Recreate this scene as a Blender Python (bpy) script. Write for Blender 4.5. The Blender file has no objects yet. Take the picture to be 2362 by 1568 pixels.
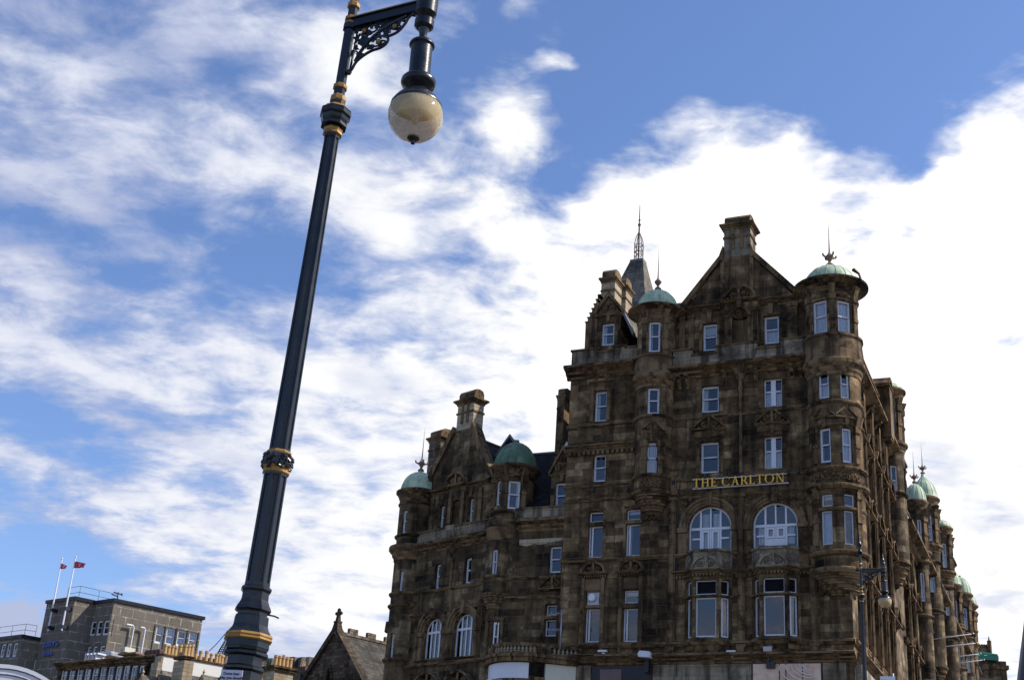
import bpy, bmesh, math, random
from math import sin, cos, tan, atan2, radians, degrees, pi, sqrt, hypot
from mathutils import Vector, Matrix
random.seed(7)
scene = bpy.context.scene
COL = scene.collection

# ------------------------------------------------------------------ camera
SW, SH, SF = 2361.0, 1568.0, 1.3151 * 2361.0          # survey frame used for measuring bearings
PITCH, ROLL = radians(23.0), radians(3.9)
EYE = Vector((0, 0, 1.6))
FWD = Vector((0, cos(PITCH), sin(PITCH)))
_u0 = Vector((0, -sin(PITCH), cos(PITCH)))
RIGHT = Vector((1, 0, 0)) * cos(ROLL) + _u0 * sin(ROLL)
UP = Vector((1, 0, 0)) * -sin(ROLL) + _u0 * cos(ROLL)
cam = bpy.data.cameras.new("camera")
cam.sensor_width = 36
cam.lens = 36 * 1.3151
cam.clip_start = 0.1
cam.clip_end = 20000
camo = bpy.data.objects.new("camera", cam)
COL.objects.link(camo)
M = Matrix((RIGHT, UP, -FWD)).transposed().to_4x4()
M.translation = EYE
camo.matrix_world = M
scene.camera = camo

def ray(px, py):
    return (FWD + RIGHT * ((px - SW / 2) / SF) - UP * ((py - SH / 2) / SF)).normalized()

# ------------------------------------------------------------------ light
SUN_AZ, SUN_EL = radians(91.0), radians(44.0)
SUN_DIR = Vector((sin(SUN_AZ) * cos(SUN_EL), cos(SUN_AZ) * cos(SUN_EL), sin(SUN_EL)))
sun = bpy.data.lights.new("sun", 'SUN')
sun.energy = 5.0
sun.angle = radians(0.53)
sun.color = (1.0, 0.93, 0.82)
suno = bpy.data.objects.new("sun", sun)
COL.objects.link(suno)
suno.rotation_euler = (-SUN_DIR).to_track_quat('-Z', 'Y').to_euler()

scene.view_settings.view_transform = 'Standard'
scene.view_settings.look = 'None'
scene.view_settings.gamma = 1
scene.view_settings.exposure = 0.0
scene.view_settings.use_curve_mapping = False
scene.render.film_transparent = False
scene.cycles.max_bounces = 6
scene.cycles.transparent_max_bounces = 8
scene.cycles.use_denoising = True

# ------------------------------------------------------------------ sky with broken cloud
world = bpy.data.worlds.new("World")
scene.world = world
world.use_nodes = True
NT = world.node_tree
NT.nodes.clear()

class NB:
    """tiny node helper"""
    def __init__(s, nt): s.nt = nt
    def n(s, t, **kw):
        nd = s.nt.nodes.new(t)
        for k, v in kw.items(): setattr(nd, k, v)
        return nd
    def set(s, sock, v):
        if hasattr(v, 'is_output') or isinstance(v, bpy.types.NodeSocket): s.nt.links.new(v, sock)
        else: sock.default_value = v
    def math(s, op, a, b=None, c=None, clamp=False):
        nd = s.n('ShaderNodeMath', operation=op, use_clamp=clamp)
        for i, v in enumerate((a, b, c)):
            if v is not None: s.set(nd.inputs[i], v)
        return nd.outputs[0]
    def vmath(s, op, a, b=None):
        nd = s.n('ShaderNodeVectorMath', operation=op)
        s.set(nd.inputs[0], a)
        if b is not None: s.set(nd.inputs[1], b)
        return nd.outputs['Value'] if op in ('DOT_PRODUCT', 'LENGTH') else nd.outputs[0]
    def comb(s, x, y, z):
        nd = s.n('ShaderNodeCombineXYZ')
        for i, v in enumerate((x, y, z)): s.set(nd.inputs[i], v)
        return nd.outputs[0]
    def sep(s, v):
        nd = s.n('ShaderNodeSeparateXYZ'); s.set(nd.inputs[0], v); return nd.outputs
    def noise(s, vec, scale, detail=4, rough=.55, dist=0, out='Fac', lac=2.0):
        nd = s.n('ShaderNodeTexNoise')
        if vec is not None: s.set(nd.inputs['Vector'], vec)
        s.set(nd.inputs['Scale'], scale); s.set(nd.inputs['Detail'], detail)
        s.set(nd.inputs['Roughness'], rough); s.set(nd.inputs['Distortion'], dist); s.set(nd.inputs['Lacunarity'], lac)
        return nd.outputs[out]
    def mapr(s, v, a, b, c=0.0, d=1.0, interp='LINEAR'):
        nd = s.n('ShaderNodeMapRange', interpolation_type=interp)
        for i, x in enumerate((v, a, b, c, d)): s.set(nd.inputs[i], x)
        return nd.outputs[0]
    def mix(s, f, a, b, blend='MIX'):
        nd = s.n('ShaderNodeMix', data_type='RGBA', blend_type=blend)
        s.set(nd.inputs[0], f)
        for sock, v in ((nd.inputs[6], a), (nd.inputs[7], b)):
            if isinstance(v, (tuple, list)) and len(v) == 3: v = (*v, 1)
            s.set(sock, v)
        return nd.outputs[2]
    def ramp(s, f, stops, interp='LINEAR'):
        nd = s.n('ShaderNodeValToRGB'); cr = nd.color_ramp; cr.interpolation = interp
        while len(cr.elements) < len(stops): cr.elements.new(0.5)
        for e, (p, c) in zip(cr.elements, stops):
            e.position = p; e.color = (*c, 1) if len(c) == 3 else c
        s.set(nd.inputs[0], f)
        return nd.outputs[0]

def build_sky():
    b = NB(NT)
    d = b.n('ShaderNodeTexCoord').outputs['Generated']
    x, y, z = b.sep(d)
    az = b.math('ARCTAN2', x, y)
    el = b.math('ARCSINE', z)
    zc = b.math('ADD', b.math('MAXIMUM', z, 0.0), 0.16)
    plane = b.comb(b.math('DIVIDE', x, zc), b.math('DIVIDE', y, zc), 0.0)     # flat cloud deck seen in perspective
    ang = b.comb(az, el, 0.0)
    w1 = b.noise(plane, 3.2, 3, .55, out='Color')
    warp = b.vmath('MULTIPLY', b.vmath('SUBTRACT', w1, (.5, .5, .5)), (.055, .040, 0))
    w2 = b.noise(plane, 11, 3, .6, out='Color')
    warp2 = b.vmath('MULTIPLY', b.vmath('SUBTRACT', w2, (.5, .5, .5)), (.05, .04, 0))
    p = b.vmath('ADD', b.vmath('ADD', ang, warp), warp2)
    acc = None
    for (cx, cy, rx, ry, rot, wgt) in CLOUD_BANKS:
        mp = b.n('ShaderNodeMapping', vector_type='TEXTURE')
        b.set(mp.inputs[0], p)
        mp.inputs[1].default_value = (cx, cy, 0)
        mp.inputs[2].default_value = (0, 0, rot)
        mp.inputs[3].default_value = (rx, ry, 1)
        g = b.n('ShaderNodeTexGradient', gradient_type='SPHERICAL')
        b.set(g.inputs[0], mp.outputs[0])
        sm = b.mapr(g.outputs['Fac'], 0, .9, 0, 1, 'SMOOTHSTEP')
        acc = b.math('MULTIPLY_ADD', sm, wgt, acc if acc is not None else 0.0)
    # coverage out of the surveyed banks, elsewhere plain fair-weather cover
    n1 = b.noise(plane, 8.5, 11, .58, .35)
    n2 = b.noise(b.vmath('MULTIPLY', plane, (1.0, 1.5, 1)), 5.0, 9, .58, .35)
    nn = b.math('ADD', b.math('MULTIPLY', n1, .62), b.math('MULTIPLY', n2, .38))
    acc = b.math('MINIMUM', b.math('MAXIMUM', acc, -.85), b.mapr(az, -.22, .20, .62, 1.02))
    acc = b.math('ADD', acc, b.mapr(y, -.55, .25, -.55, 0.0, 'SMOOTHSTEP'))          # clearer behind the viewer
    acc = b.math('ADD', acc, b.math('MULTIPLY', b.mapr(el, .32, .24, 0, .75), b.mapr(y, -.1, -.5, 0, 1)))
    acc = b.math('ADD', acc, b.math('MULTIPLY', b.mapr(el, .30, .12, 0, .34), b.mapr(y, -.2, .5, 0, 1)))
    cov = b.math('ADD', acc, b.math('MULTIPLY', b.math('SUBTRACT', nn, .5), 4.3))
    wisp = b.noise(b.vmath('MULTIPLY', plane, (1.0, 1.5, 1)), 17, 8, .62, .6)
    cov = b.math('ADD', cov, b.math('MULTIPLY', b.math('SUBTRACT', wisp, .5), .8))
    dens = b.mapr(cov, -.38, .80, 0, 1, 'SMOOTHSTEP')
    # thickness and sunward brightness shade the cloud
    sund = b.vmath('DOT_PRODUCT', d, tuple(SUN_DIR))
    glow = b.mapr(sund, .25, .80, 0, 1)
    n3 = b.noise(plane, 5.5, 8, .6, .4)
    thick = b.mapr(cov, .2, 1.0, 0, 1)
    lum = b.math('ADD', b.math('MULTIPLY', b.mapr(az, -.32, .08, -.07, .33), 1.0), b.math('ADD', b.math('MULTIPLY', glow, .34), b.math('ADD', b.math('MULTIPLY', thick, .34), b.math('MULTIPLY', n3, .42))))
    sh = None
    for (cx, cy, rx, ry, rot, wgt) in CLOUD_SHADE:
        mp = b.n('ShaderNodeMapping', vector_type='TEXTURE')
        b.set(mp.inputs[0], p)
        mp.inputs[1].default_value = (cx, cy, 0); mp.inputs[2].default_value = (0, 0, rot); mp.inputs[3].default_value = (rx, ry, 1)
        g = b.n('ShaderNodeTexGradient', gradient_type='SPHERICAL')
        b.set(g.inputs[0], mp.outputs[0])
        sh = b.math('MULTIPLY_ADD', b.mapr(g.outputs['Fac'], 0, .8, 0, 1, 'SMOOTHSTEP'), wgt, sh if sh is not None else 0.0)
    lum = b.math('SUBTRACT', lum, b.math('MULTIPLY', sh, b.mapr(n1, .35, .6, .3, 1.2)))
    cl = b.ramp(lum, [(0.10, (.47, .53, .74)), (.38, (.72, .76, .90)), (.62, (.96, .97, 1.0)), (.95, (1.25, 1.22, 1.2))])
    sky = b.n('ShaderNodeTexSky', sky_type='NISHITA')
    sky.sun_disc = False
    sky.sun_elevation = SUN_EL
    sky.sun_rotation = SUN_AZ
    sky.air_density = 1.0; sky.dust_density = .6; sky.ozone_density = 2.0
    skyc = b.vmath('MULTIPLY', sky.outputs[0], SKY_TINT)
    col = b.mix(dens, skyc, b.vmath('SCALE', cl, None))
    sc = [n for n in NT.nodes if n.type == 'VECT_MATH' and n.operation == 'SCALE'][-1]
    sc.inputs['Scale'].default_value = CLOUD_GAIN
    bg = b.n('ShaderNodeBackground')
    b.set(bg.inputs[0], col)
    bg.inputs[1].default_value = 0.1
    out = b.n('ShaderNodeOutputWorld')
    NT.links.new(bg.outputs[0], out.inputs[0])
CLOUD_GAIN = 10.0
SKY_TINT = (1.32, 1.46, 1.82)
def _bank(px, py, rx, ry, tilt, w):
    """a cloud bank measured on the photograph, turned into bearing and elevation"""
    def ae(X, Y):
        d = ray(X, Y); return atan2(d.x, d.y), math.asin(d.z)
    a, e = ae(px, py)
    k = 1 / SF
    return (a, e, rx * k / cos(e), ry * k, radians(-tilt) , w)
CLOUD_BANKS = [_bank(*t) for t in (
    # bright mass over the roofs and to the right
    (1640, 620, 520, 420, 0, 1.0), (1720, 420, 260, 200, 0, .9), (2310, 480, 340, 400, 0, 1.2), (2150, 900, 800, 620, 0, 1.2),
    (1480, 950, 520, 520, 0, .9), (1400, 560, 330, 240, 0, .35),
    # central masses
    (930, 450, 430, 170, 8, .85), (1190, 270, 170, 170, 35, .75), (1040, 640, 480, 240, 20, .38), (1000, 950, 420, 300, 0, .7),
    (720, 150, 300, 170, 10, .75), (880, 30, 220, 120, 0, .35), (1290, 155, 75, 42, 0, 1.1), (1370, 215, 80, 90, 0, .55), (1600, 270, 200, 70, 0, .5), (1960, 185, 90, 40, 0, .7), (1150, 5, 200, 60, 0, .55), (1290, 85, 160, 70, 0, .45), (1660, 240, 230, 70, 0, .4), (1880, 250, 80, 60, 0, .45),
    # thin upper left
    (60, 190, 330, 300, 20, .55), (330, 60, 330, 150, 0, .45), (380, 330, 420, 170, -20, .42), (130, 420, 300, 100, -10, .25),
    # lower left banks
    (120, 780, 420, 240, 15, .6), (560, 830, 520, 260, 10, .62), (250, 1120, 560, 105, 16, .75), (760, 1100, 460, 240, 12, .55),
    (620, 1310, 620, 140, 8, .5), (60, 1440, 190, 100, 0, .6), (760, 1460, 360, 130, 0, .75), (420, 950, 460, 150, 14, .4), (820, 1180, 560, 330, 8, .6), (1150, 1350, 420, 300, 0, .6), (2200, 1250, 600, 420, 0, 1.0), (640, 1010, 420, 140, 14, .45),
    # gaps
    (1750, 90, 1050, 330, 4, -1.1), (1350, 330, 260, 180, -30, -.55), (1470, 130, 420, 200, 0, -.5), (2000, 265, 280, 130, 15, -.6),
    (540, 640, 250, 140, -10, -.70), (250, 600, 200, 60, 0, -.25), (860, 330, 240, 120, 0, -.5), (560, 140, 130, 110, -30, -.5),
    (1060, 560, 170, 80, 20, -.5), (130, 1010, 260, 110, 15, -.9), (100, 1290, 330, 150, 5, -.8), (480, 1190, 330, 60, 14, -.45),
    (1270, 440, 110, 110, 0, -.4), (2270, 490, 55, 35, 0, -1.2), (760, 600, 200, 90, 20, -.3), (2100, 380, 70, 60, 0, -.6),
)]
CLOUD_SHADE = [_bank(*t) for t in ((2180, 1085, 190, 90, 20, .50), (2310, 1180, 170, 70, -10, .48), (2290, 1395, 240, 70, 0, .42), (2330, 1300, 200, 50, 0, .3), (70, 1450, 230, 110, 0, .42), (690, 1520, 320, 90, 0, .35),
    (300, 60, 420, 170, 0, .25), (120, 470, 420, 260, 0, .2), (860, 870, 160, 60, 0, .22), (420, 1010, 420, 60, 14, .2))]
build_sky()
world.cycles.sampling_method = 'MANUAL'
world.cycles.sample_map_resolution = 512

# ------------------------------------------------------------------ frames and mesh building
ZUP = Vector((0, 0, 1))
class Fr:
    """a vertical plane: U runs along it, N out of it, z is height"""
    def __init__(s, o, U, N): s.o = Vector((o[0], o[1], 0)); s.U = Vector(U).normalized(); s.N = Vector(N).normalized()
    def P(s, u, n, z): return s.o + s.U * u + s.N * n + ZUP * z
    def hit(s, px, py, n=0.0):
        d = ray(px, py); t = ((s.o + s.N * n - EYE).dot(s.N)) / d.dot(s.N)
        p = EYE + d * t
        return (p - s.o).dot(s.U), p.z
    def rect(s, x0, y0, x1, y1, n=0.0):
        """opening measured by its outer corners (mean of the four)"""
        xm, ym = (x0 + x1) / 2, (y0 + y1) / 2
        a, b = s.hit(x0, ym, n), s.hit(x1, ym, n); c, d = s.hit(xm, y0, n), s.hit(xm, y1, n)
        return a[0], b[0], d[1], c[1]
    def sub(s, u, n): return Fr(s.P(u, n, 0), s.U, s.N)
    def turned(s, u, n, ang):
        """frame at (u,n), its normal swung by ang towards +U"""
        N = s.N * cos(ang) + s.U * sin(ang); U = s.U * cos(ang) - s.N * sin(ang)
        return Fr(s.P(u, n, 0), U, N)
def az_vec(a): return Vector((sin(radians(a)), cos(radians(a)), 0))
def place(px, py, dist):
    d = ray(px, py); return EYE + d * (dist / hypot(d.x, d.y))
def px_m(p, px): return px * (Vector(p) - EYE).dot(FWD) / SF

class MB:
    def __init__(s): s.v = []; s.f = []; s.uv = []; s.m = []; s.sm = []
    def face(s, pts, m=0, uv=None, smooth=False):
        pts = [Vector(p) for p in pts]
        i = len(s.v); s.v += pts; s.f.append(tuple(range(i, i + len(pts)))); s.m.append(m); s.sm.append(smooth)
        if uv is None:
            n = (pts[1] - pts[0]).cross(pts[2] - pts[0])
            if n.length < 1e-12 and len(pts) > 3: n = (pts[2] - pts[0]).cross(pts[3] - pts[0])
            if n.length > 1e-12: n.normalize()
            if abs(n.z) > .9: uv = [(p.x, p.y) for p in pts]
            else:
                t = Vector((-n.y, n.x, 0)).normalized()
                if t.x < 0: t = -t
                k = 1 / sqrt(max(1 - n.z * n.z, .04))
                uv = [(p.dot(t), p.z * k) for p in pts]
        s.uv.append(uv)
    def hexa(s, c, m=0):
        a, b, cc, d, e, f, g, h = c
        for q in ((a, b, cc, d), (e, f, g, h), (a, b, f, e), (b, cc, g, f), (cc, d, h, g), (d, a, e, h)): s.face(q, m)
    def box(s, fr, u0, u1, n0, n1, z0, z1, m=0):
        P = fr.P
        s.hexa([P(u0, n0, z0), P(u1, n0, z0), P(u1, n1, z0), P(u0, n1, z0), P(u0, n0, z1), P(u1, n0, z1), P(u1, n1, z1), P(u0, n1, z1)], m)
    def taper(s, fr, uc, nc, z0, z1, a0, b0, a1, b1, m=0):
        P = fr.P; q = []
        for z, a, b in ((z0, a0, b0), (z1, a1, b1)):
            q += [P(uc - a, nc - b, z), P(uc + a, nc - b, z), P(uc + a, nc + b, z), P(uc - a, nc + b, z)]
        s.hexa(q, m)
    def prism(s, fr, out, n0, n1, m=0, back=True):
        """outline in (u,z) pushed from n0 to n1"""
        A = [fr.P(u, n1, z) for u, z in out]; B = [fr.P(u, n0, z) for u, z in out]
        s.face(A, m)
        if back: s.face(B[::-1], m)
        for i in range(len(out)):
            j = (i + 1) % len(out); s.face([A[i], A[j], B[j], B[i]], m)
    def mould(s, fr, u0, u1, z, prof, m=0, n=0.0):
        """moulding profile [(out, up)] run along the wall"""
        A = [fr.P(u0, n + a, z + b) for a, b in prof]; B = [fr.P(u1, n + a, z + b) for a, b in prof]
        s.face(A, m); s.face(B, m)
        for i in range(len(prof)):
            j = (i + 1) % len(prof); s.face([A[i], A[j], B[j], B[i]], m)
    def lathe(s, c, prof, seg=24, a0=0.0, a1=2 * pi, m=0, smooth=True, axis=None, cap=False, x0=None, uvr=None):
        """profile [(r,z)] turned about a vertical (or given) axis through c; a measured from x0 counter-clockwise"""
        c = Vector(c); ax = Vector(axis).normalized() if axis is not None else ZUP
        X = Vector(x0) if x0 is not None else Vector((1, 0, 0))
        X = (X - ax * X.dot(ax)).normalized(); Y = ax.cross(X)
        rings = []
        for k in range(seg + 1):
            a = a0 + (a1 - a0) * k / seg
            d = X * cos(a) + Y * sin(a)
            rings.append([c + d * r + ax * z for r, z in prof])
        for k in range(seg):
            for i in range(len(prof) - 1):
                r0, r1 = prof[i][0], prof[i + 1][0]
                q = [rings[k][i], rings[k + 1][i], rings[k + 1][i + 1], rings[k][i + 1]]
                R = uvr or max(r0, r1); ua, ub = (a0 + (a1 - a0) * k / seg) * R, (a0 + (a1 - a0) * (k + 1) / seg) * R
                za, zb = c.z + prof[i][1], c.z + prof[i + 1][1]
                if abs(za - zb) < 1e-6: zb = za + (r1 - r0)
                uv = [(ua, za), (ub, za), (ub, zb), (ua, zb)]
                if r0 < 1e-6: q = [q[0], q[2], q[3]]; uv = [uv[0], uv[2], uv[3]]
                elif r1 < 1e-6: q = q[:3]; uv = uv[:3]
                s.face(q, m, uv, smooth)
        if cap:
            for i in (0, -1):
                if prof[i][0] > 1e-6: s.face([rings[k][i] for k in range(seg)], m)
    def tube(s, pts, r, seg=6, m=0, smooth=True):
        pts = [Vector(p) for p in pts]; rad = r if isinstance(r, (list, tuple)) else [r] * len(pts)
        prev = None; R = []
        for i, p in enumerate(pts):
            t = (pts[min(i + 1, len(pts) - 1)] - pts[max(i - 1, 0)]).normalized()
            x = (prev - t * prev.dot(t)) if prev is not None else t.orthogonal()
            if x.length < 1e-6: x = t.orthogonal()
            x.normalize(); prev = x; y = t.cross(x)
            R.append([p + (x * cos(2 * pi * k / seg) + y * sin(2 * pi * k / seg)) * rad[i] for k in range(seg)])
        for i in range(len(pts) - 1):
            for k in range(seg):
                l = (k + 1) % seg; s.face([R[i][k], R[i][l], R[i + 1][l], R[i + 1][k]], m, None, smooth)
        s.face(R[0], m); s.face(R[-1], m)
    def ball(s, c, r, seg=10, m=0, sq=1.0):
        s.lathe(c, [(r * sin(pi * k / (seg // 2)), -r * sq * cos(pi * k / (seg // 2))) for k in range(seg // 2 + 1)], seg, m=m)
    def build(s, name, mats, parent=None, origin=None, root=False):
        if not isinstance(mats, (list, tuple)): mats = [mats]
        if parent is not None:
            top = parent
            while top.parent: top = top.parent
            org = Vector(top.location)
        else:
            org = Vector(origin) if origin is not None else Vector((0, 0, 0))
        me = bpy.data.meshes.new(name)
        me.from_pydata([tuple(v - org) for v in s.v], [], s.f)
        for mt in mats: me.materials.append(mt)
        me.polygons.foreach_set('material_index', s.m)
        me.polygons.foreach_set('use_smooth', s.sm)
        ul = me.uv_layers.new(name='UVMap')
        flat = [c for f in s.uv for p in f for c in p]
        ul.data.foreach_set('uv', flat)
        if any(s.sm):
            bm = bmesh.new(); bm.from_mesh(me); bmesh.ops.remove_doubles(bm, verts=bm.verts, dist=1e-4)
            bmesh.ops.recalc_face_normals(bm, faces=bm.faces)
            for e in bm.edges:
                if len(e.link_faces) == 2 and e.calc_face_angle(0) > .7: e.smooth = False
            bm.to_mesh(me); bm.free()
        me.update()
        o = bpy.data.objects.new(name, me); COL.objects.link(o)
        if parent is not None: o.parent = parent
        else: o.location = org
        return o

def thing(name, label, cat, loc, group=None):
    o = bpy.data.objects.new(name, None); COL.objects.link(o); o.location = loc; o.empty_display_size = .3
    o['label'] = label; o['category'] = cat
    if group: o['group'] = group
    return o
def tag(o, label, cat, group=None):
    o['label'] = label; o['category'] = cat
    if group: o['group'] = group
    return o
def structure(o, kind='structure'): o['kind'] = kind; return o

# ------------------------------------------------------------------ materials
def material(name):
    m = bpy.data.materials.new(name); m.use_nodes = True; nt = m.node_tree
    bs = nt.nodes['Principled BSDF']; return m, NB(nt), bs
def plain(name, col, rough=.6, metal=0.0, var=.25, scale=3.0, bump=0.0, spec=.5):
    m, b, bs = material(name)
    tc = b.n('ShaderNodeTexCoord').outputs['Object']
    n1 = b.noise(tc, scale, 6, .6); n2 = b.noise(tc, scale * 9, 3, .6)
    f = b.math('ADD', b.math('MULTIPLY', n1, .65), b.math('MULTIPLY', n2, .35))
    k = b.mapr(f, .3, .7, 1 - var, 1 + var)
    b.set(bs.inputs['Base Color'], b.vmath('MULTIPLY', (*col,), b.comb(k, k, k)))
    b.set(bs.inputs['Roughness'], b.mapr(n1, .3, .7, max(rough - .1, 0.02), min(rough + .1, 1)))
    bs.inputs['Metallic'].default_value = metal
    bs.inputs['Specular IOR Level'].default_value = spec
    if bump:
        bp = b.n('ShaderNodeBump'); bp.inputs['Strength'].default_value = bump; bp.inputs['Distance'].default_value = .02
        b.set(bp.inputs['Height'], f); b.set(bs.inputs['Normal'], bp.outputs[0])
    return m
def ashlar(name, stops, bw=.86, bh=.335, mortar=.010, soot=.62, mort_col=(.17, .13, .08), bump=.5, patch=.34, fine=.3):
    """coursed stone: every block its own tone, soot patches and run-off streaks over it"""
    m, b, bs = material(name)
    uv = b.n('ShaderNodeTexCoord').outputs['UV']
    wob = b.noise(uv, 1.7, 3, out='Color')
    uvw = b.vmath('ADD', uv, b.vmath('MULTIPLY', b.vmath('SUBTRACT', wob, (.5, .5, .5)), (.03, .02, 0)))
    br = b.n('ShaderNodeTexBrick', offset=.5, offset_frequency=2, squash=1.0)
    b.set(br.inputs['Vector'], uvw)
    br.inputs['Color1'].default_value = (0, 0, 0, 1); br.inputs['Color2'].default_value = (1, 1, 1, 1)
    br.inputs['Mortar'].default_value = (.5, .5, .5, 1)
    for k, v in (('Scale', 1), ('Mortar Size', mortar), ('Mortar Smooth', .3), ('Bias', 0), ('Brick Width', bw), ('Row Height', bh)): br.inputs[k].default_value = v
    tone = b.sep(br.outputs['Color'])[0]
    n_patch = b.noise(uv, .55, 5, .6)
    n_mid = b.noise(uv, 3.1, 6, .65)
    n_fine = b.noise(uv, 26, 4, .7)
    t = b.math('ADD', b.math('MULTIPLY', tone, .24), b.math('ADD', b.math('MULTIPLY', n_patch, patch * 2.3), b.math('MULTIPLY', n_mid, fine * 1.5)))
    t = b.mapr(t, .37, .92, 0, 1)
    col = b.ramp(t, stops)
    st = b.noise(b.vmath('MULTIPLY', uv, (1.9, .16, 1)), 1.0, 5, .6)
    streak = b.mapr(st, .45, .64, 1.0, 1 - soot, 'SMOOTHSTEP')
    sp = b.mapr(b.noise(uv, .42, 7, .66), .48, .62, 1.0, 1 - soot * .9, 'SMOOTHSTEP')
    k = b.math('MULTIPLY', b.math('MULTIPLY', streak, sp), b.mapr(n_fine, .25, .75, .78, 1.2))
    col = b.vmath('MULTIPLY', col, b.comb(k, k, k))
    mort = b.mapr(b.noise(uv, 1.3, 4), .45, .62, .35, 1.0)
    colm = b.mix(b.math('MULTIPLY', br.outputs['Fac'], .75), col, b.vmath('MULTIPLY', (*mort_col,), b.comb(mort, mort, mort)))
    b.set(bs.inputs['Base Color'], colm)
    bs.inputs['Roughness'].default_value = .9; bs.inputs['Specular IOR Level'].default_value = .25
    bp = b.n('ShaderNodeBump'); bp.inputs['Strength'].default_value = bump; bp.inputs['Distance'].default_value = .03
    h = b.math('ADD', b.math('MULTIPLY', b.math('SUBTRACT', 1.0, br.outputs['Fac']), .6), b.math('ADD', b.math('MULTIPLY', n_fine, .22), b.math('MULTIPLY', n_mid, .35)))
    b.set(bp.inputs['Height'], h); b.set(bs.inputs['Normal'], bp.outputs[0])
    return m
def slates(name, stops, bw=.42, bh=.2, bump=.8):
    return ashlar(name, stops, bw, bh, .012, .3, (.02, .02, .022), bump, .25, .35)

SOOT = [(0, (.010, .007, .0045)), (.30, (.033, .0205, .0105)), (.55, (.118, .072, .033)), (.80, (.215, .138, .066)), (1, (.42, .29, .15))]
SOOT_DARK = [(0, (.007, .0052, .0036)), (.44, (.019, .0125, .007)), (.72, (.068, .042, .020)), (1, (.24, .155, .078))]
MS = {}
MS['stone'] = ashlar('stone_ashlar', SOOT)
MS['trim'] = ashlar('stone_dressed', SOOT_DARK, 1.3, .9, .006, .68, (.07, .055, .04), .4, .4, .45)
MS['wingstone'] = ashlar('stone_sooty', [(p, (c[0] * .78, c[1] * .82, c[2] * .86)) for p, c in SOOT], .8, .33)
MS['warmstone'] = ashlar('stone_street', [(0, (.014, .010, .0065)), (.34, (.048, .032, .018)), (.64, (.125, .085, .046)), (1, (.34, .245, .145))], .9, .34, .010, .65)
MS['cleanstone'] = ashlar('stone_clean', [(0, (.22, .18, .13)), (.5, (.36, .30, .22)), (1, (.5, .43, .33))], .9, .42, .008, .45)
MS['parapet'] = ashlar('stone_grey', [(0, (.06, .048, .032)), (.4, (.21, .168, .112)), (1, (.42, .34, .235))], 1.0, .4, .008, .75)
MS['rubble'] = ashlar('stone_rubble', [(0, (.03, .026, .022)), (.4, (.10, .075, .055)), (.7, (.20, .15, .10)), (1, (.32, .26, .2))], .48, .2, .02, .5, (.12, .10, .08), 1.0)
MS['lightstone'] = ashlar('stone_buff', [(0, (.24, .16, .09)), (.5, (.42, .32, .2)), (1, (.56, .46, .32))], .6, .25, .012, .15)
MS['concrete'] = ashlar('concrete_panels', [(0, (.148, .126, .10)), (.5, (.185, .158, .126)), (1, (.225, .194, .156))], 1.25, .82, .04, .12, (.62, .56, .46), .3, .25, .3)
MS['slate'] = slates('roof_slate', [(0, (.008, .008, .009)), (.5, (.019, .019, .020)), (1, (.045, .044, .045))])
MS['churchslate'] = slates('roof_slate_church', [(0, (.03, .027, .022)), (.5, (.072, .064, .053)), (1, (.13, .115, .096))], .55, .3)
MS['slategrey'] = slates('roof_slate_grey', [(0, (.075, .066, .052)), (.5, (.17, .148, .116)), (1, (.28, .245, .195))], .5, .24)
MS['rubbledark'] = ashlar('stone_rubble_dark', [(0, (.012, .010, .008)), (.4, (.04, .028, .02)), (.7, (.10, .07, .045)), (1, (.2, .15, .1))], .55, .24, .02, .5, (.09, .07, .05), 1.0)
MS['copper'] = None
MS['white'] = plain('white_paint', (.74, .74, .78), .45, 0, .10, 2.0)
MS['whitewall'] = plain('white_render', (.82, .80, .74), .85, 0, .06, 1.2)
MS['cream'] = plain('cream_paint', (.62, .60, .47), .6, 0, .12, 1.5)
MS['dark'] = plain('dark_interior', (.018, .018, .02), .95, 0, .3)
MS['curtain'] = plain('net_curtain', (.80, .81, .82), .95, 0, .15, 6)
MS['blind'] = plain('roller_blind', (.78, .77, .74), .9, 0, .06, 2)
MS['lead'] = plain('lead_flashing', (.16, .165, .18), .5, .3, .2, 3)
MS['iron'] = plain('painted_iron', (.0055, .0078, .0105), .30, 0, .45, 7, 0.12)
MS['ironblack'] = plain('black_iron', (.012, .012, .014), .35, 0, .3, 8, .1)
MS['gold'] = plain('gold_paint', (.36, .195, .045), .38, .25, .22, 14)
MS['goldsign'] = plain('gilt_letter', (.98, .60, .085), .45, .1, .12, 4)
MS['rail'] = plain('pale_rail', (.62, .62, .64), .5, 0, .1)
MS['terracotta'] = plain('terracotta', (.54, .34, .15), .85, 0, .22, 5)
MS['red'] = plain('red_cloth', (.72, .035, .055), .8, 0, .15, 6)
MS['whitepole'] = plain('white_pole', (.80, .80, .82), .35, 0, .06)
MS['alu'] = plain('weathered_metal', (.42, .43, .45), .4, .6, .2)
MS['rust'] = plain('rusty_iron', (.22, .15, .12), .75, .2, .4, 9)
MS['louvre'] = plain('black_louvre', (.008, .008, .009), .7, 0, .3)
MS['board'] = plain('dark_board', (.012, .013, .02), .5, 0, .4, 1.2)
MS['brownpanel'] = plain('mauve_panel', (.17, .115, .105), .6, 0, .2, 2)
MS['blue'] = plain('blue_letter', (.10, .16, .42), .5, 0, .1)
MS['paper'] = plain('paper_notice', (.62, .62, .70), .8, 0, .06)
MS['ink'] = plain('printed_ink', (.02, .02, .10), .8, 0, .1)
MS['asphalt'] = plain('asphalt', (.05, .05, .052), .9, 0, .2, 2)
MS['pave'] = plain('paving_stone', (.11, .105, .10), .9, 0, .2, 1.2)
MS['grass'] = plain('hill_grass', (.075, .085, .03), 1, 0, .5, .05)
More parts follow.
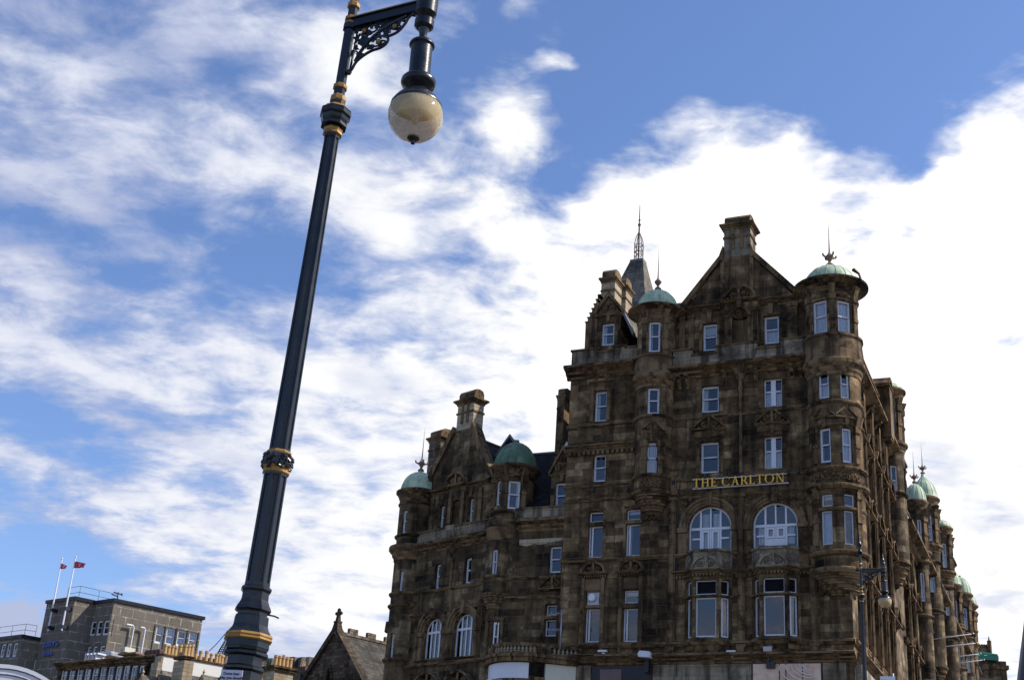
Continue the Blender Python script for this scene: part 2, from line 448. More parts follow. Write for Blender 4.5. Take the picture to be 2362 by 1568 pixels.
MS['rock'] = plain('crag_rock', (.10, .085, .075), 1, 0, .6, .08)

def _copper(name='green_copper', stops=((.25, (.25, .33, .20)), (.5, (.45, .55, .365)), (.75, (.62, .69, .49)))):
    m, b, bs = material(name)
    tc = b.n('ShaderNodeTexCoord').outputs['Object']
    n1 = b.noise(tc, 2.2, 6, .65, .5); n2 = b.noise(b.vmath('MULTIPLY', tc, (7, 7, .8)), 1.0, 5, .6)
    c = b.ramp(n1, list(stops))
    k = b.mapr(n2, .5, .75, 1, .35, 'SMOOTHSTEP')
    b.set(bs.inputs['Base Color'], b.mix(b.math('SUBTRACT', 1.0, k), c, (.13, .115, .05)))
    bs.inputs['Roughness'].default_value = .62; bs.inputs['Metallic'].default_value = .0
    return m
MS['copper'] = _copper()
MS['copperdark'] = _copper('dark_copper', ((.25, (.045, .085, .045)), (.5, (.09, .165, .095)), (.75, (.19, .28, .175))))
def _glass(name, tint, refl_ior, milky=0.0):
    m, b, bs = material(name); nt = m.node_tree
    nt.nodes.remove(bs)
    tr = b.n('ShaderNodeBsdfTransparent'); tr.inputs[0].default_value = (*tint, 1)
    gl = b.n('ShaderNodeBsdfGlossy'); gl.inputs['Roughness'].default_value = .015; gl.inputs[0].default_value = (1, 1, 1, 1)
    tc = b.n('ShaderNodeTexCoord').outputs['Object']
    bp = b.n('ShaderNodeBump'); bp.inputs['Strength'].default_value = .06; bp.inputs['Distance'].default_value = .05
    b.set(bp.inputs['Height'], b.noise(tc, .9, 2)); b.set(gl.inputs['Normal'], bp.outputs[0])
    fr = b.n('ShaderNodeFresnel'); fr.inputs[0].default_value = refl_ior
    mx = b.n('ShaderNodeMixShader'); b.set(mx.inputs[0], fr.outputs[0])
    nt.links.new(tr.outputs[0], mx.inputs[1]); nt.links.new(gl.outputs[0], mx.inputs[2])
    outp = mx.outputs[0]
    if milky:
        df = b.n('ShaderNodeBsdfDiffuse'); df.inputs[0].default_value = (.80, .68, .46, 1)
        tl = b.n('ShaderNodeBsdfTranslucent'); tl.inputs[0].default_value = (.90, .78, .54, 1)
        ad = b.n('ShaderNodeMixShader'); ad.inputs[0].default_value = .55
        nt.links.new(df.outputs[0], ad.inputs[1]); nt.links.new(tl.outputs[0], ad.inputs[2])
        nz = b.mapr(b.noise(tc, 5.5, 5, .6, .8), .35, .7, milky * .55, min(milky * 1.35, 1))
        m2 = b.n('ShaderNodeMixShader'); b.set(m2.inputs[0], nz)
        nt.links.new(tr.outputs[0], m2.inputs[1]); nt.links.new(ad.outputs[0], m2.inputs[2])
        nt.links.new(m2.outputs[0], mx.inputs[1])
    nt.links.new(outp, nt.nodes['Material Output'].inputs[0])
    return m
MS['glass'] = _glass('window_glass', (.86, .90, .95), 1.9)
def _globe():
    m, b, bs = material('yellowed_globe'); nt = m.node_tree
    tc = b.n('ShaderNodeTexCoord').outputs['Object']
    n1 = b.noise(tc, 3.5, 4, .5, .6)
    b.set(bs.inputs['Base Color'], b.ramp(n1, [(.25, (.50, .36, .17)), (.5, (.64, .49, .26)), (.8, (.76, .62, .38))]))
    bs.inputs['Subsurface Weight'].default_value = 1.0; bs.inputs['Subsurface Radius'].default_value = (1.0, .85, .6); bs.inputs['Subsurface Scale'].default_value = .22
    bs.inputs['Roughness'].default_value = .06; bs.inputs['Specular IOR Level'].default_value = .6
    tr = b.n('ShaderNodeBsdfTransparent'); mx = b.n('ShaderNodeMixShader'); mx.inputs[0].default_value = .66
    nt.links.new(tr.outputs[0], mx.inputs[1]); nt.links.new(bs.outputs[0], mx.inputs[2]); nt.links.new(mx.outputs[0], nt.nodes['Material Output'].inputs[0])
    return m
MS['globe'] = _globe()

# ------------------------------------------------------------------ architectural pieces
def p_string(h=.16, p=.09): return [(-.06, 0), (p * .45, 0), (p, h * .45), (p, h * .8), (p * .5, h), (-.06, h)]
def p_cornice(h, p): return [(-.08, 0), (.12 * p, 0), (.16 * p, .2 * h), (.42 * p, .34 * h), (.48 * p, .52 * h), (.86 * p, .66 * h), (p, .74 * h), (p, .93 * h), (.9 * p, h), (-.08, h)]
def ring(mb, c, r, z, prof, m=0, a0=0, a1=2 * pi, seg=32, x0=None):
    mb.lathe((c[0], c[1], z), [(r + a, b) for a, b in prof] + [(r + prof[0][0], prof[0][1])], seg, a0, a1, m, smooth=False, x0=x0)

def arc_pts(uc, z, r, n=14, a0=0.0, a1=pi): return [(uc + r * cos(a0 + (a1 - a0) * k / n), z + r * sin(a0 + (a1 - a0) * k / n)) for k in range(n + 1)]

def wall(mb, fr, u0, u1, z0, z1, holes, n=0.0, rev=.24, m=0, dark=1, top=None):
    """sheet with openings (u0,u1,z0,z1[,'arch']), their reveals and a dark room behind each"""
    us = sorted({u0, u1} | {x for h in holes for x in h[:2]}); zs = sorted({z0, z1} | {x for h in holes for x in h[2:4]})
    P = fr.P
    for a, b in zip(us, us[1:]):
        for c, d in zip(zs, zs[1:]):
            um, zm = (a + b) / 2, (c + d) / 2
            if any(h[0] < um < h[1] and h[2] < zm < h[3] for h in holes): continue
            mb.face([P(a, n, c), P(b, n, c), P(b, n, d), P(a, n, d)], m)
    for h in holes:
        a, b, c, d = h[:4]; e = n - rev
        if len(h) > 4:
            uc, r = (a + b) / 2, (b - a) / 2; zs_ = d - r; arc = arc_pts(uc, zs_, r, 20)
            out = [(b, c)] + arc + [(a, c)]
            for i in range(10):
                mb.face([P(b, n, d), P(*_un(arc[i], n)), P(*_un(arc[i + 1], n))], m)
                mb.face([P(a, n, d), P(*_un(arc[20 - i], n)), P(*_un(arc[19 - i], n))], m)
            mb.face([P(a, n, d), P(uc, n, d), P(*_un(arc[10], n))], m)
        else: out = [(a, c), (b, c), (b, d), (a, d)]
        for i in range(len(out)):
            j = (i + 1) % len(out)
            mb.face([P(out[i][0], n, out[i][1]), P(out[j][0], n, out[j][1]), P(out[j][0], e, out[j][1]), P(out[i][0], e, out[i][1])], m)
        g = .12; f = e - .75
        q = [(a - g, c - g), (b + g, c - g), (b + g, d + g), (a - g, d + g)]
        mb.face([P(u, f, z) for u, z in q], dark)
        for i in range(4):
            j = (i + 1) % 4; mb.face([P(q[i][0], e, q[i][1]), P(q[j][0], e, q[j][1]), P(q[j][0], f, q[j][1]), P(q[i][0], f, q[i][1])], dark)
def _un(p, n): return (p[0], n, p[1])

def window(parent, fr, u0, u1, z0, z1, n, style='sash', cur='none', t=.056, label=None):
    """white timber window standing at depth n: frame > pane, curtain"""
    f = MB(); g = MB(); gap = .004
    u0 += gap; u1 -= gap; z0 += gap; z1 -= gap
    d = .05
    def bar(a, b, c, e, dn=0): f.box(fr, a, b, n - d + dn, n + dn + .02, c, e)
    if style == 'arch':
        uc, r = (u0 + u1) / 2, (u1 - u0) / 2; zs = z1 - r
        o = arc_pts(uc, zs, r, 20); i_ = arc_pts(uc, zs, r - t * 1.3, 20)
        for k in range(20): f.prism(fr, [o[k], o[k + 1], i_[k + 1], i_[k]], n - d, n + .02)
        bar(u0, u0 + t * 1.3, z0, zs); bar(u1 - t * 1.3, u1, z0, zs); bar(u0 + t * 1.3, u1 - t * 1.3, z0, z0 + t * .9)
        w = u1 - u0; zm = zs - .02
        bar(u0 + t * 1.3, u1 - t * 1.3, zm - .06, zm + .06, .012)
        for k in (.27, .5, .73):
            x = u0 + w * k; hh = sqrt(max((r - t) ** 2 - (x - uc) ** 2, .01)); tt = .085 if k != .5 else .07
            bar(x - tt / 2, x + tt / 2, zm + .06, zs + hh, .006); bar(x - tt / 2, x + tt / 2, z0 + t * .9, zm - .06, .006)
        g.face([fr.P(x, n - .02, z) for x, z in [(u1 - .03, z0 + .03)] + arc_pts(uc, zs, r - .03, 20) + [(u0 + .03, z0 + .03)]])
        if cur in ('doors', 'panel'):
            xs = [u0 + w * k for k in (.27, .5, .73)]
            for k in range(2):
                a, b = xs[k] + .05, xs[k + 1] - .05
                zb = z0 + .1 if cur == 'doors' else z0 + .55
                for (c1, c2, e1, e2) in ((a, a + .08, zb, zm - .08), (b - .08, b, zb, zm - .08), (a + .08, b - .08, zb, zb + .09), (a + .08, b - .08, zm - .17, zm - .08)): bar(c1, c2, e1, e2, .024)
            if cur == 'panel': bar(xs[0] + .05, xs[2] - .05, z0 + .05, z0 + .53, .004)
            for a, b in ((u0 + .14, xs[0] - .05), (xs[2] + .05, u1 - .14)):
                bar(a, b, zm - .50, zm - .42, .01)
    else:
        bar(u0, u0 + t, z0, z1); bar(u1 - t, u1, z0, z1); bar(u0 + t, u1 - t, z1 - t, z1); bar(u0 + t, u1 - t, z0, z0 + t * 1.35)
        if style == 'sash':
            zm = z0 + (z1 - z0) * .52
            bar(u0 + t, u1 - t, zm - .026, zm + .026, .02)
            s = .034
            for a in (u0 + t, u1 - t - s):
                bar(a, a + s, z0 + t * 1.35, zm - .035, -.03); bar(a, a + s, zm + .035, z1 - t, .008)
            bar(u0 + t + s, u1 - t - s, z0 + t * 1.35, z0 + t * 1.35 + .05, -.03); bar(u0 + t + s, u1 - t - s, z1 - t - .04, z1 - t, .008)
        elif style == 'twin':
            um = (u0 + u1) / 2
            bar(um - .11, um + .11, z0 + t * 1.35, z1 - t, .03)
            zm = z0 + (z1 - z0) * .56
            for a, b in ((u0 + t, um - .11), (um + .11, u1 - t)): bar(a, b, zm - .035, zm + .035, .015)
        elif style == 'fixed': pass
        elif style == 'case':
            um = u0 + (u1 - u0) * .22
            bar(um - .035, um + .035, z0 + t * 1.35, z1 - t, .01)
        elif style == 'louvre':
            L = MB(); k = int((z1 - z0) / .075)
            for i in range(k):
                z = z0 + t + (z1 - z0 - 2 * t) * (i + .5) / k
                P = fr.P; a, b = u0 + t * .5, u1 - t * .5
                L.face([P(a, n - .06, z + .035), P(b, n - .06, z + .035), P(b, n - .01, z - .035), P(a, n - .01, z - .035)])
            wf = f.build('window', MS['white'], parent); L.build('louvre', MS['louvre'], wf); return wf
        zq = [z0 + t * .6, z1 - t * .6] if style not in ('sash', 'twin') else [z0 + t * .6, zm, z1 - t * .6]
        for za, zb in zip(zq, zq[1:]):                                     # old panes never sit quite true
            k1, k2 = random.uniform(-.018, .012), random.uniform(-.012, .012)
            g.face([fr.P(u0 + t * .6, n - .03 - k1, za), fr.P(u1 - t * .6, n - .03 - k1 + k2, za), fr.P(u1 - t * .6, n - .03 + k1 + k2, zb), fr.P(u0 + t * .6, n - .03 + k1, zb)])
    wf = f.build('window', MS['white'], parent)
    if label: wf['label'] = label
    g.build('pane', MS['glass'], wf)
    c = MB(); nb = n - .10
    def drape(a, b, za, zb, amp=.025):
        k = max(int((b - a) / .035), 4)
        pts = [(a + (b - a) * i / k, nb + amp * sin(i * 1.9 + a * 7)) for i in range(k + 1)]
        for (x0_, y0_), (x1_, y1_) in zip(pts, pts[1:]): c.face([fr.P(x0_, y0_, za), fr.P(x1_, y1_, za), fr.P(x1_, y1_, zb), fr.P(x0_, y0_, zb)], 0, None, True)
    w = u1 - u0; nm = 'curtain'; mt = MS['curtain']
    if cur == 'left': drape(u0, u0 + w * .32, z0, z1)
    elif cur == 'right': drape(u1 - w * .3, u1, z0, z1)
    elif cur == 'full': drape(u0, u1, z0, z1, .025)
    elif cur == 'doors': drape(u0 + w * .3, u0 + w * .45, z0, z1 - .3); drape(u0 + w * .55, u0 + w * .72, z0, z1 - .3)
    elif cur == 'panel': drape(u0 + w * .1, u1 - w * .1, z0 + .3, z0 + 1.2)
    elif cur == 'half': drape(u0, u1, z0, z0 + (z1 - z0) * .55, .025)
    elif cur == 'both': drape(u0, u0 + w * .24, z0, z1); drape(u1 - w * .24, u1, z0, z1)
    elif cur == 'blind': c.face([fr.P(u0, nb, z0 + (z1 - z0) * .62), fr.P(u1, nb, z0 + (z1 - z0) * .62), fr.P(u1, nb, z1), fr.P(u0, nb, z1)]); nm = 'blind'; mt = MS['blind']
    if c.f: c.build(nm, mt, wf)
    return wf

def scroll(mb, fr, uc, z, r, n, turn=1, m=0):
    """carved volute standing proud of the wall"""
    pts = []
    for k in range(22):
        a = k / 21 * 3.6 * pi; rr = r * (1 - k / 25)
        pts.append(fr.P(uc + turn * rr * cos(a), n, z + rr * sin(a)))
    mb.tube(pts, r * .24, 5, m)
def pediment(mb, fr, uc, z, w, kind='tri', p=.22, n=0.0, m=0):
    """carved window hood: bed moulding, raking or curved top, scrolls and a finial"""
    h = w * (.44 if kind == 'tri' else .38)
    mb.mould(fr, uc - w / 2 - .08, uc + w / 2 + .08, z - .12, [(-.05, 0), (p * .5, 0), (p, .06), (p, .12), (-.05, .12)], m, n)
    if kind == 'tri':
        for sgn in (-1, 1):
            a, b = uc + sgn * w / 2, uc + sgn * w * .10
            mb.prism(fr, [(a, z), (a, z + .10), (b, z + h * .82 + .10), (b, z + h * .82)], n - .05, n + p, m)
    else:
        o = arc_pts(uc, z, w / 2, 14); i_ = arc_pts(uc, z, w / 2 - .11, 14)
        k1, k2 = 6, 8
        for k in range(14):
            if k1 <= k < k2: continue
            q = [o[k], o[k + 1], i_[k + 1], i_[k]]; mb.prism(fr, [(u, z + (v - z) * .8) for u, v in q], n - .05, n + p, m)
    for sgn in (-1, 1): scroll(mb, fr, uc + sgn * w * .155, z + h * .30, w * .115, n + .08, sgn, m)
    mb.prism(fr, [(uc - .12, z), (uc + .12, z), (uc + .045, z + h * .42), (uc + .065, z + h * .55), (uc + .05, z + h * .92), (uc - .05, z + h * .92), (uc - .065, z + h * .55), (uc - .045, z + h * .42)], n - .05, n + p * .7, m)
    mb.ball(fr.P(uc - w * .34, n + .05, z + h * .10), w * .05, 8, m); mb.ball(fr.P(uc + w * .34, n + .05, z + h * .10), w * .05, 8, m)
def architrave(mb, fr, u0, u1, z0, z1, t=.16, p=.07, n=0.0, m=0):
    for a, b, c, d in ((u0 - t, u0 - .012, z0, z1 + t), (u1 + .012, u1 + t, z0, z1 + t), (u0 - .012, u1 + .012, z1 + .012, z1 + t)):
        mb.box(fr, a, b, n - .03, n + p, c, d, m)
    for a, b, c, d in ((u0 - t - .05, u0 - t, z0, z1 + t + .05), (u1 + t, u1 + t + .05, z0, z1 + t + .05), (u0 - t, u1 + t, z1 + t, z1 + t + .05)):
        mb.box(fr, a, b, n - .03, n + p * .55, c, d, m)
def keystone(mb, fr, uc, z, w=.26, h=.42, p=.16, n=0.0, m=0):
    mb.prism(fr, [(uc - w * .36, z), (uc + w * .36, z), (uc + w / 2, z + h), (uc - w / 2, z + h)], n - .04, n + p, m)
def bracket(mb, fr, u, z, w=.14, h=.5, p=.4, n=0.0, m=0):
    mb.face; P = fr.P
    prof = [(-.04, 0), (.06, 0), (.10, h * .2), (p * .45, h * .5), (p * .55, h * .72), (p, h * .85), (p, h), (-.04, h)]
    A = [P(u - w / 2, n + a, z + b) for a, b in prof]; B = [P(u + w / 2, n + a, z + b) for a, b in prof]
    mb.face(A, m); mb.face(B, m)
    for i in range(len(prof)):
        j = (i + 1) % len(prof); mb.face([A[i], A[j], B[j], B[i]], m)
def finial(mb, c, z, s=1.0, m=0, spike=1.9, cross=False):
    c = Vector((c[0], c[1], z))
    mb.lathe(c, [(.16 * s, 0), (.20 * s, .06 * s), (.12 * s, .12 * s), (.06 * s, .22 * s), (.10 * s, .30 * s), (.19 * s, .42 * s), (.20 * s, .50 * s), (.10 * s, .62 * s), (.045 * s, .72 * s), (.035 * s, .9 * s), (.03 * s, 1.1 * s), (.012 * s, (1.1 + spike * .6) * s), (.004, (1.1 + spike) * s)], 10, m=m)
    if cross:
        for k in range(4):
            a = k * pi / 2 + .3; d = Vector((cos(a), sin(a), 0))
            mb.tube([c + d * .15 * s + ZUP * .42 * s, c + d * .34 * s + ZUP * .5 * s, c + d * .36 * s + ZUP * .6 * s], .05 * s, 5, m)
def chimney_stack(root, fr, u0, u1, n0, n1, z0, z1, m='trim', name='chimney', flutes=2, pots=0, capm='trim', arch=True):
    c = MB(); H = z1 - z0; zc = z1 - .78; ks = min(1.0, (u1 - u0) / 1.2)
    c.box(fr, u0, u1, n0, n1, z0, zc)
    for k, (e, a, b) in enumerate((e_ * ks, a_, b_) for e_, a_, b_ in ((.05, zc - .56, zc - .46), (.05, zc - .06, zc + .05), (.12, zc + .05, zc + .13), (.20, zc + .13, zc + .22))):
        c.box(fr, u0 - e, u1 + e, n0 - e, n1 + e, a, b, 1)
    # rounded hood over the flues
    w = n1 - n0; P = fr.P; zt = zc + .22; hh = z1 - zt
    sec = [(n0 + .02, zt), (n0 + .02, zt + hh * .6), (n0 + w * .16, zt + hh * .9), ((n0 + n1) / 2, z1), (n1 - w * .16, zt + hh * .9), (n1 - .02, zt + hh * .6), (n1 - .02, zt)]
    A = [P(u0 + .02, n, z) for n, z in sec]; B = [P(u1 - .02, n, z) for n, z in sec]
    c.face(A, 1); c.face(B, 1)
    for i in range(len(sec)):
        j = (i + 1) % len(sec); c.face([A[i], A[j], B[j], B[i]], 1)
    for k in range(flutes + 1):
        if not arch: break
        u = u0 + (u1 - u0) * (k + .5) / (flutes + 1)
        c.prism(fr, arc_pts(u, zt + .02, min((u1 - u0) / (flutes + 1) * .34, .28), 8), n1 - .1, n1 + .05, 1)
    for k in range(flutes):
        u = u0 + (u1 - u0) * (k + 1) / (flutes + 1)
        c.box(fr, u - .09, u + .09, n1 - .02, n1 + .045, z0 + H * .22, zc - .57, 1)
        c.prism(fr, [(u + .09, z0 + H * .22)] + [(u + .09 * cos(-t), z0 + H * .22 + .09 * sin(-t)) for t in (.5, 1, 1.57, 2.1, 2.6)] + [(u - .09, z0 + H * .22)], n1 - .02, n1 + .045, 1)
        c.box(fr, u - .07, u + .07, n1, n1 + .05, zc - .45, zc - .07, 1)
    return c.build(name, [MS[m], MS[capm]], root)
def pot(root, p, r=.14, h=.7, name='chimney_pot', mat='terracotta'):
    c = MB(); c.lathe(p, [(r * 1.12, 0), (r * 1.12, .08 * h), (r, .10 * h), (r * .92, .78 * h), (r * 1.15, .80 * h), (r * 1.15, .88 * h), (r * .98, .9 * h), (r * 1.05, h), (r * .8, h), (r * .75, h * .6)], 12)
    return c.build(name, MS[mat], root)
def dome(root, c, r, z0, h, name='dome', ogee=False, mat='copper'):
    d = MB()
    if ogee: pr = [(r * 1.05, 0), (r, .06 * h), (r * .96, .2 * h), (r * .82, .42 * h), (r * .58, .60 * h), (r * .33, .72 * h), (r * .18, .82 * h), (r * .12, .95 * h), (r * .12, h), (.0, h)]
    else: pr = [(r * 1.02, 0)] + [(r * cos(k * pi / 20), h * .9 * sin(k * pi / 20)) for k in range(0, 10)] + [(r * .13, .9 * h), (r * .11, h), (0, h)]
    d.lathe((c[0], c[1], z0), pr, 32)
    for k in range(16):                                                     # standing seams of the sheeting
        a = 2 * pi * k / 16
        d.tube([Vector((c[0] + cos(a) * q * 1.004, c[1] + sin(a) * q * 1.004, z0 + z)) for q, z in pr[1:-3]], .016, 4)
    return d.build(name, MS[mat], root)
def drum(mb, c, r, z0, z1, x0, holes=(), a0=-pi, a1=pi, seg=48, m=0, rev=.2, dark=1):
    """round wall with flat-sided openings [(angle0, angle1, zb, zt)] measured from x0"""
    As = sorted({a0 + (a1 - a0) * k / seg for k in range(seg + 1)} | {a for h in holes for a in h[:2]})
    zs = sorted({z0, z1} | {z for h in holes for z in h[2:4]})
    X = Vector(x0).normalized(); Y = ZUP.cross(X)
    def P(a, q, z): return Vector((c[0], c[1], z)) + (X * cos(a) + Y * sin(a)) * q
    for a, b in zip(As, As[1:]):
        if b - a < 1e-5: continue
        for za, zb in zip(zs, zs[1:]):
            am, zm = (a + b) / 2, (za + zb) / 2
            if any(h[0] < am < h[1] and h[2] < zm < h[3] for h in holes): continue
            mb.face([P(a, r, za), P(b, r, za), P(b, r, zb), P(a, r, zb)], m, [(a * r, za), (b * r, za), (b * r, zb), (a * r, zb)])
    for h in holes:
        a, b, za, zb = h; q = r * cos((b - a) / 2) - rev
        # reveals run square to the window, room behind
        ca, cb = P(a, r, 0), P(b, r, 0); Nn = (X * cos((a + b) / 2) + Y * sin((a + b) / 2)); Uu = (cb - ca).normalized()
        for s_, e_ in (((a, za), (b, za)), ((a, zb), (b, zb)), ((a, za), (a, zb)), ((b, za), (b, zb))):
            p1, p2 = P(s_[0], r, s_[1]), P(e_[0], r, e_[1]); mb.face([p1, p2, p2 - Nn * rev, p1 - Nn * rev], m)
        q = [P(a, r, za) - Nn * rev, P(b, r, za) - Nn * rev, P(b, r, zb) - Nn * rev, P(a, r, zb) - Nn * rev]
        q = [q[0] - Uu * .1 - ZUP * .1, q[1] + Uu * .1 - ZUP * .1, q[2] + Uu * .1 + ZUP * .1, q[3] - Uu * .1 + ZUP * .1]; w = [x - Nn * .6 for x in q]
        mb.face(w, dark)
        for i in range(4):
            j = (i + 1) % 4; mb.face([q[i], q[j], w[j], w[i]], dark)
def drum_frame(c, r, x0, a, b, rev):
    """frame of the flat window set between angles a and b"""
    X = Vector(x0).normalized(); Y = ZUP.cross(X)
    pa = Vector((c[0], c[1], 0)) + (X * cos(a) + Y * sin(a)) * r; pb = Vector((c[0], c[1], 0)) + (X * cos(b) + Y * sin(b)) * r
    U = pb - pa; N = X * cos((a + b) / 2) + Y * sin((a + b) / 2)
    return Fr(pa, U, N), U.length
def ang_at(px, py, c, r, x0):
    """angle on the round wall of the point seen at a bearing"""
    d = ray(px, py); d2 = Vector((d.x, d.y)).normalized(); o = Vector((EYE.x - c[0], EYE.y - c[1]))
    b = o.dot(d2); disc = b * b - (o.dot(o) - r * r)
    t = -b - sqrt(max(disc, 0)); p = o + d2 * t
    X = Vector(x0).normalized(); Y = ZUP.cross(X); p = Vector((p.x, p.y, 0))
    z = EYE.z + d.z / hypot(d.x, d.y) * t
    return atan2(p.dot(Y), p.dot(X)), z

# ------------------------------------------------------------------ ground
def build_ground():
    g = MB(); S = 6000
    g.face([(-S, -S, -9), (S, -S, -9), (S, S, -9), (-S, S, -9)])
    o = structure(g.build('ground', MS['pave']))
    def deckz(y): return -0.0 + max(0, min(y, 58)) * .128 + max(0, y - 58) * .02
    ax = az_vec(15.2); px = Vector((ax.y, -ax.x, 0))
    r = MB(); w = MB(); kb = MB(); pr = MB()
    ys = [-60, 0, 20, 40, 58, 80, 120, 200]
    def row(f, lo, hi, zz, m=0):
        for a, b in zip(ys, ys[1:]):
            A, B = ax * a, ax * b
            f.face([A + px * lo + ZUP * (deckz(a) + zz), A + px * hi + ZUP * (deckz(a) + zz), B + px * hi + ZUP * (deckz(b) + zz), B + px * lo + ZUP * (deckz(b) + zz)], m)
    row(r, 2.6, 14.0, -.13)
    structure(r.build('road', MS['asphalt']))
    row(w, -4.2, 2.6, 0.0)
    for a, b in zip(ys, ys[1:]):
        A, B = ax * a + px * 2.6, ax * b + px * 2.6
        w.face([A + ZUP * deckz(a), B + ZUP * deckz(b), B + ZUP * (deckz(b) - .13), A + ZUP * (deckz(a) - .13)])
    structure(w.build('pavement', MS['pave']))
build_ground()

# ------------------------------------------------------------------ cast iron bridge lamps
def oct_shaft(mb, fr, prof, rot=0.0, m=0, c=(0, 0)):
    """eight sided profile [(r, z)]"""
    P = fr.P
    def ringp(r, z): return [P(c[0] + r * sin(rot + (k + .5) * pi / 4), c[1] + r * cos(rot + (k + .5) * pi / 4), z) for k in range(8)]
    R = [ringp(r / cos(pi / 8), z) for r, z in prof]
    for a, b in zip(R, R[1:]):
        for k in range(8):
            l = (k + 1) % 8; mb.face([a[k], a[l], b[l], b[k]], m)
    mb.face(R[0], m); mb.face(R[-1], m)
def fluted(mb, fr, r0, z0, r1, z1, rot=0.0, m=0):
    """tapered octagon with a sunk panel in every face"""
    P = fr.P
    def sec(r, z):
        out = []
        for k in range(8):
            a = rot + k * pi / 4; h = r * tan(pi / 8); dx, dy = sin(a), cos(a); tx, ty = cos(a), -sin(a)
            for t, dp in ((-1, 0), (-.62, 0), (-.5, .11), (.5, .11), (.62, 0)):
                q = r * (1 - dp); out.append(P(dx * q + tx * h * t, dy * q + ty * h * t, z))
        return out
    A, B = sec(r0, z0), sec(r1, z1)
    for k in range(len(A)):
        l = (k + 1) % len(A); mb.face([A[k], A[l], B[l], B[k]], m)

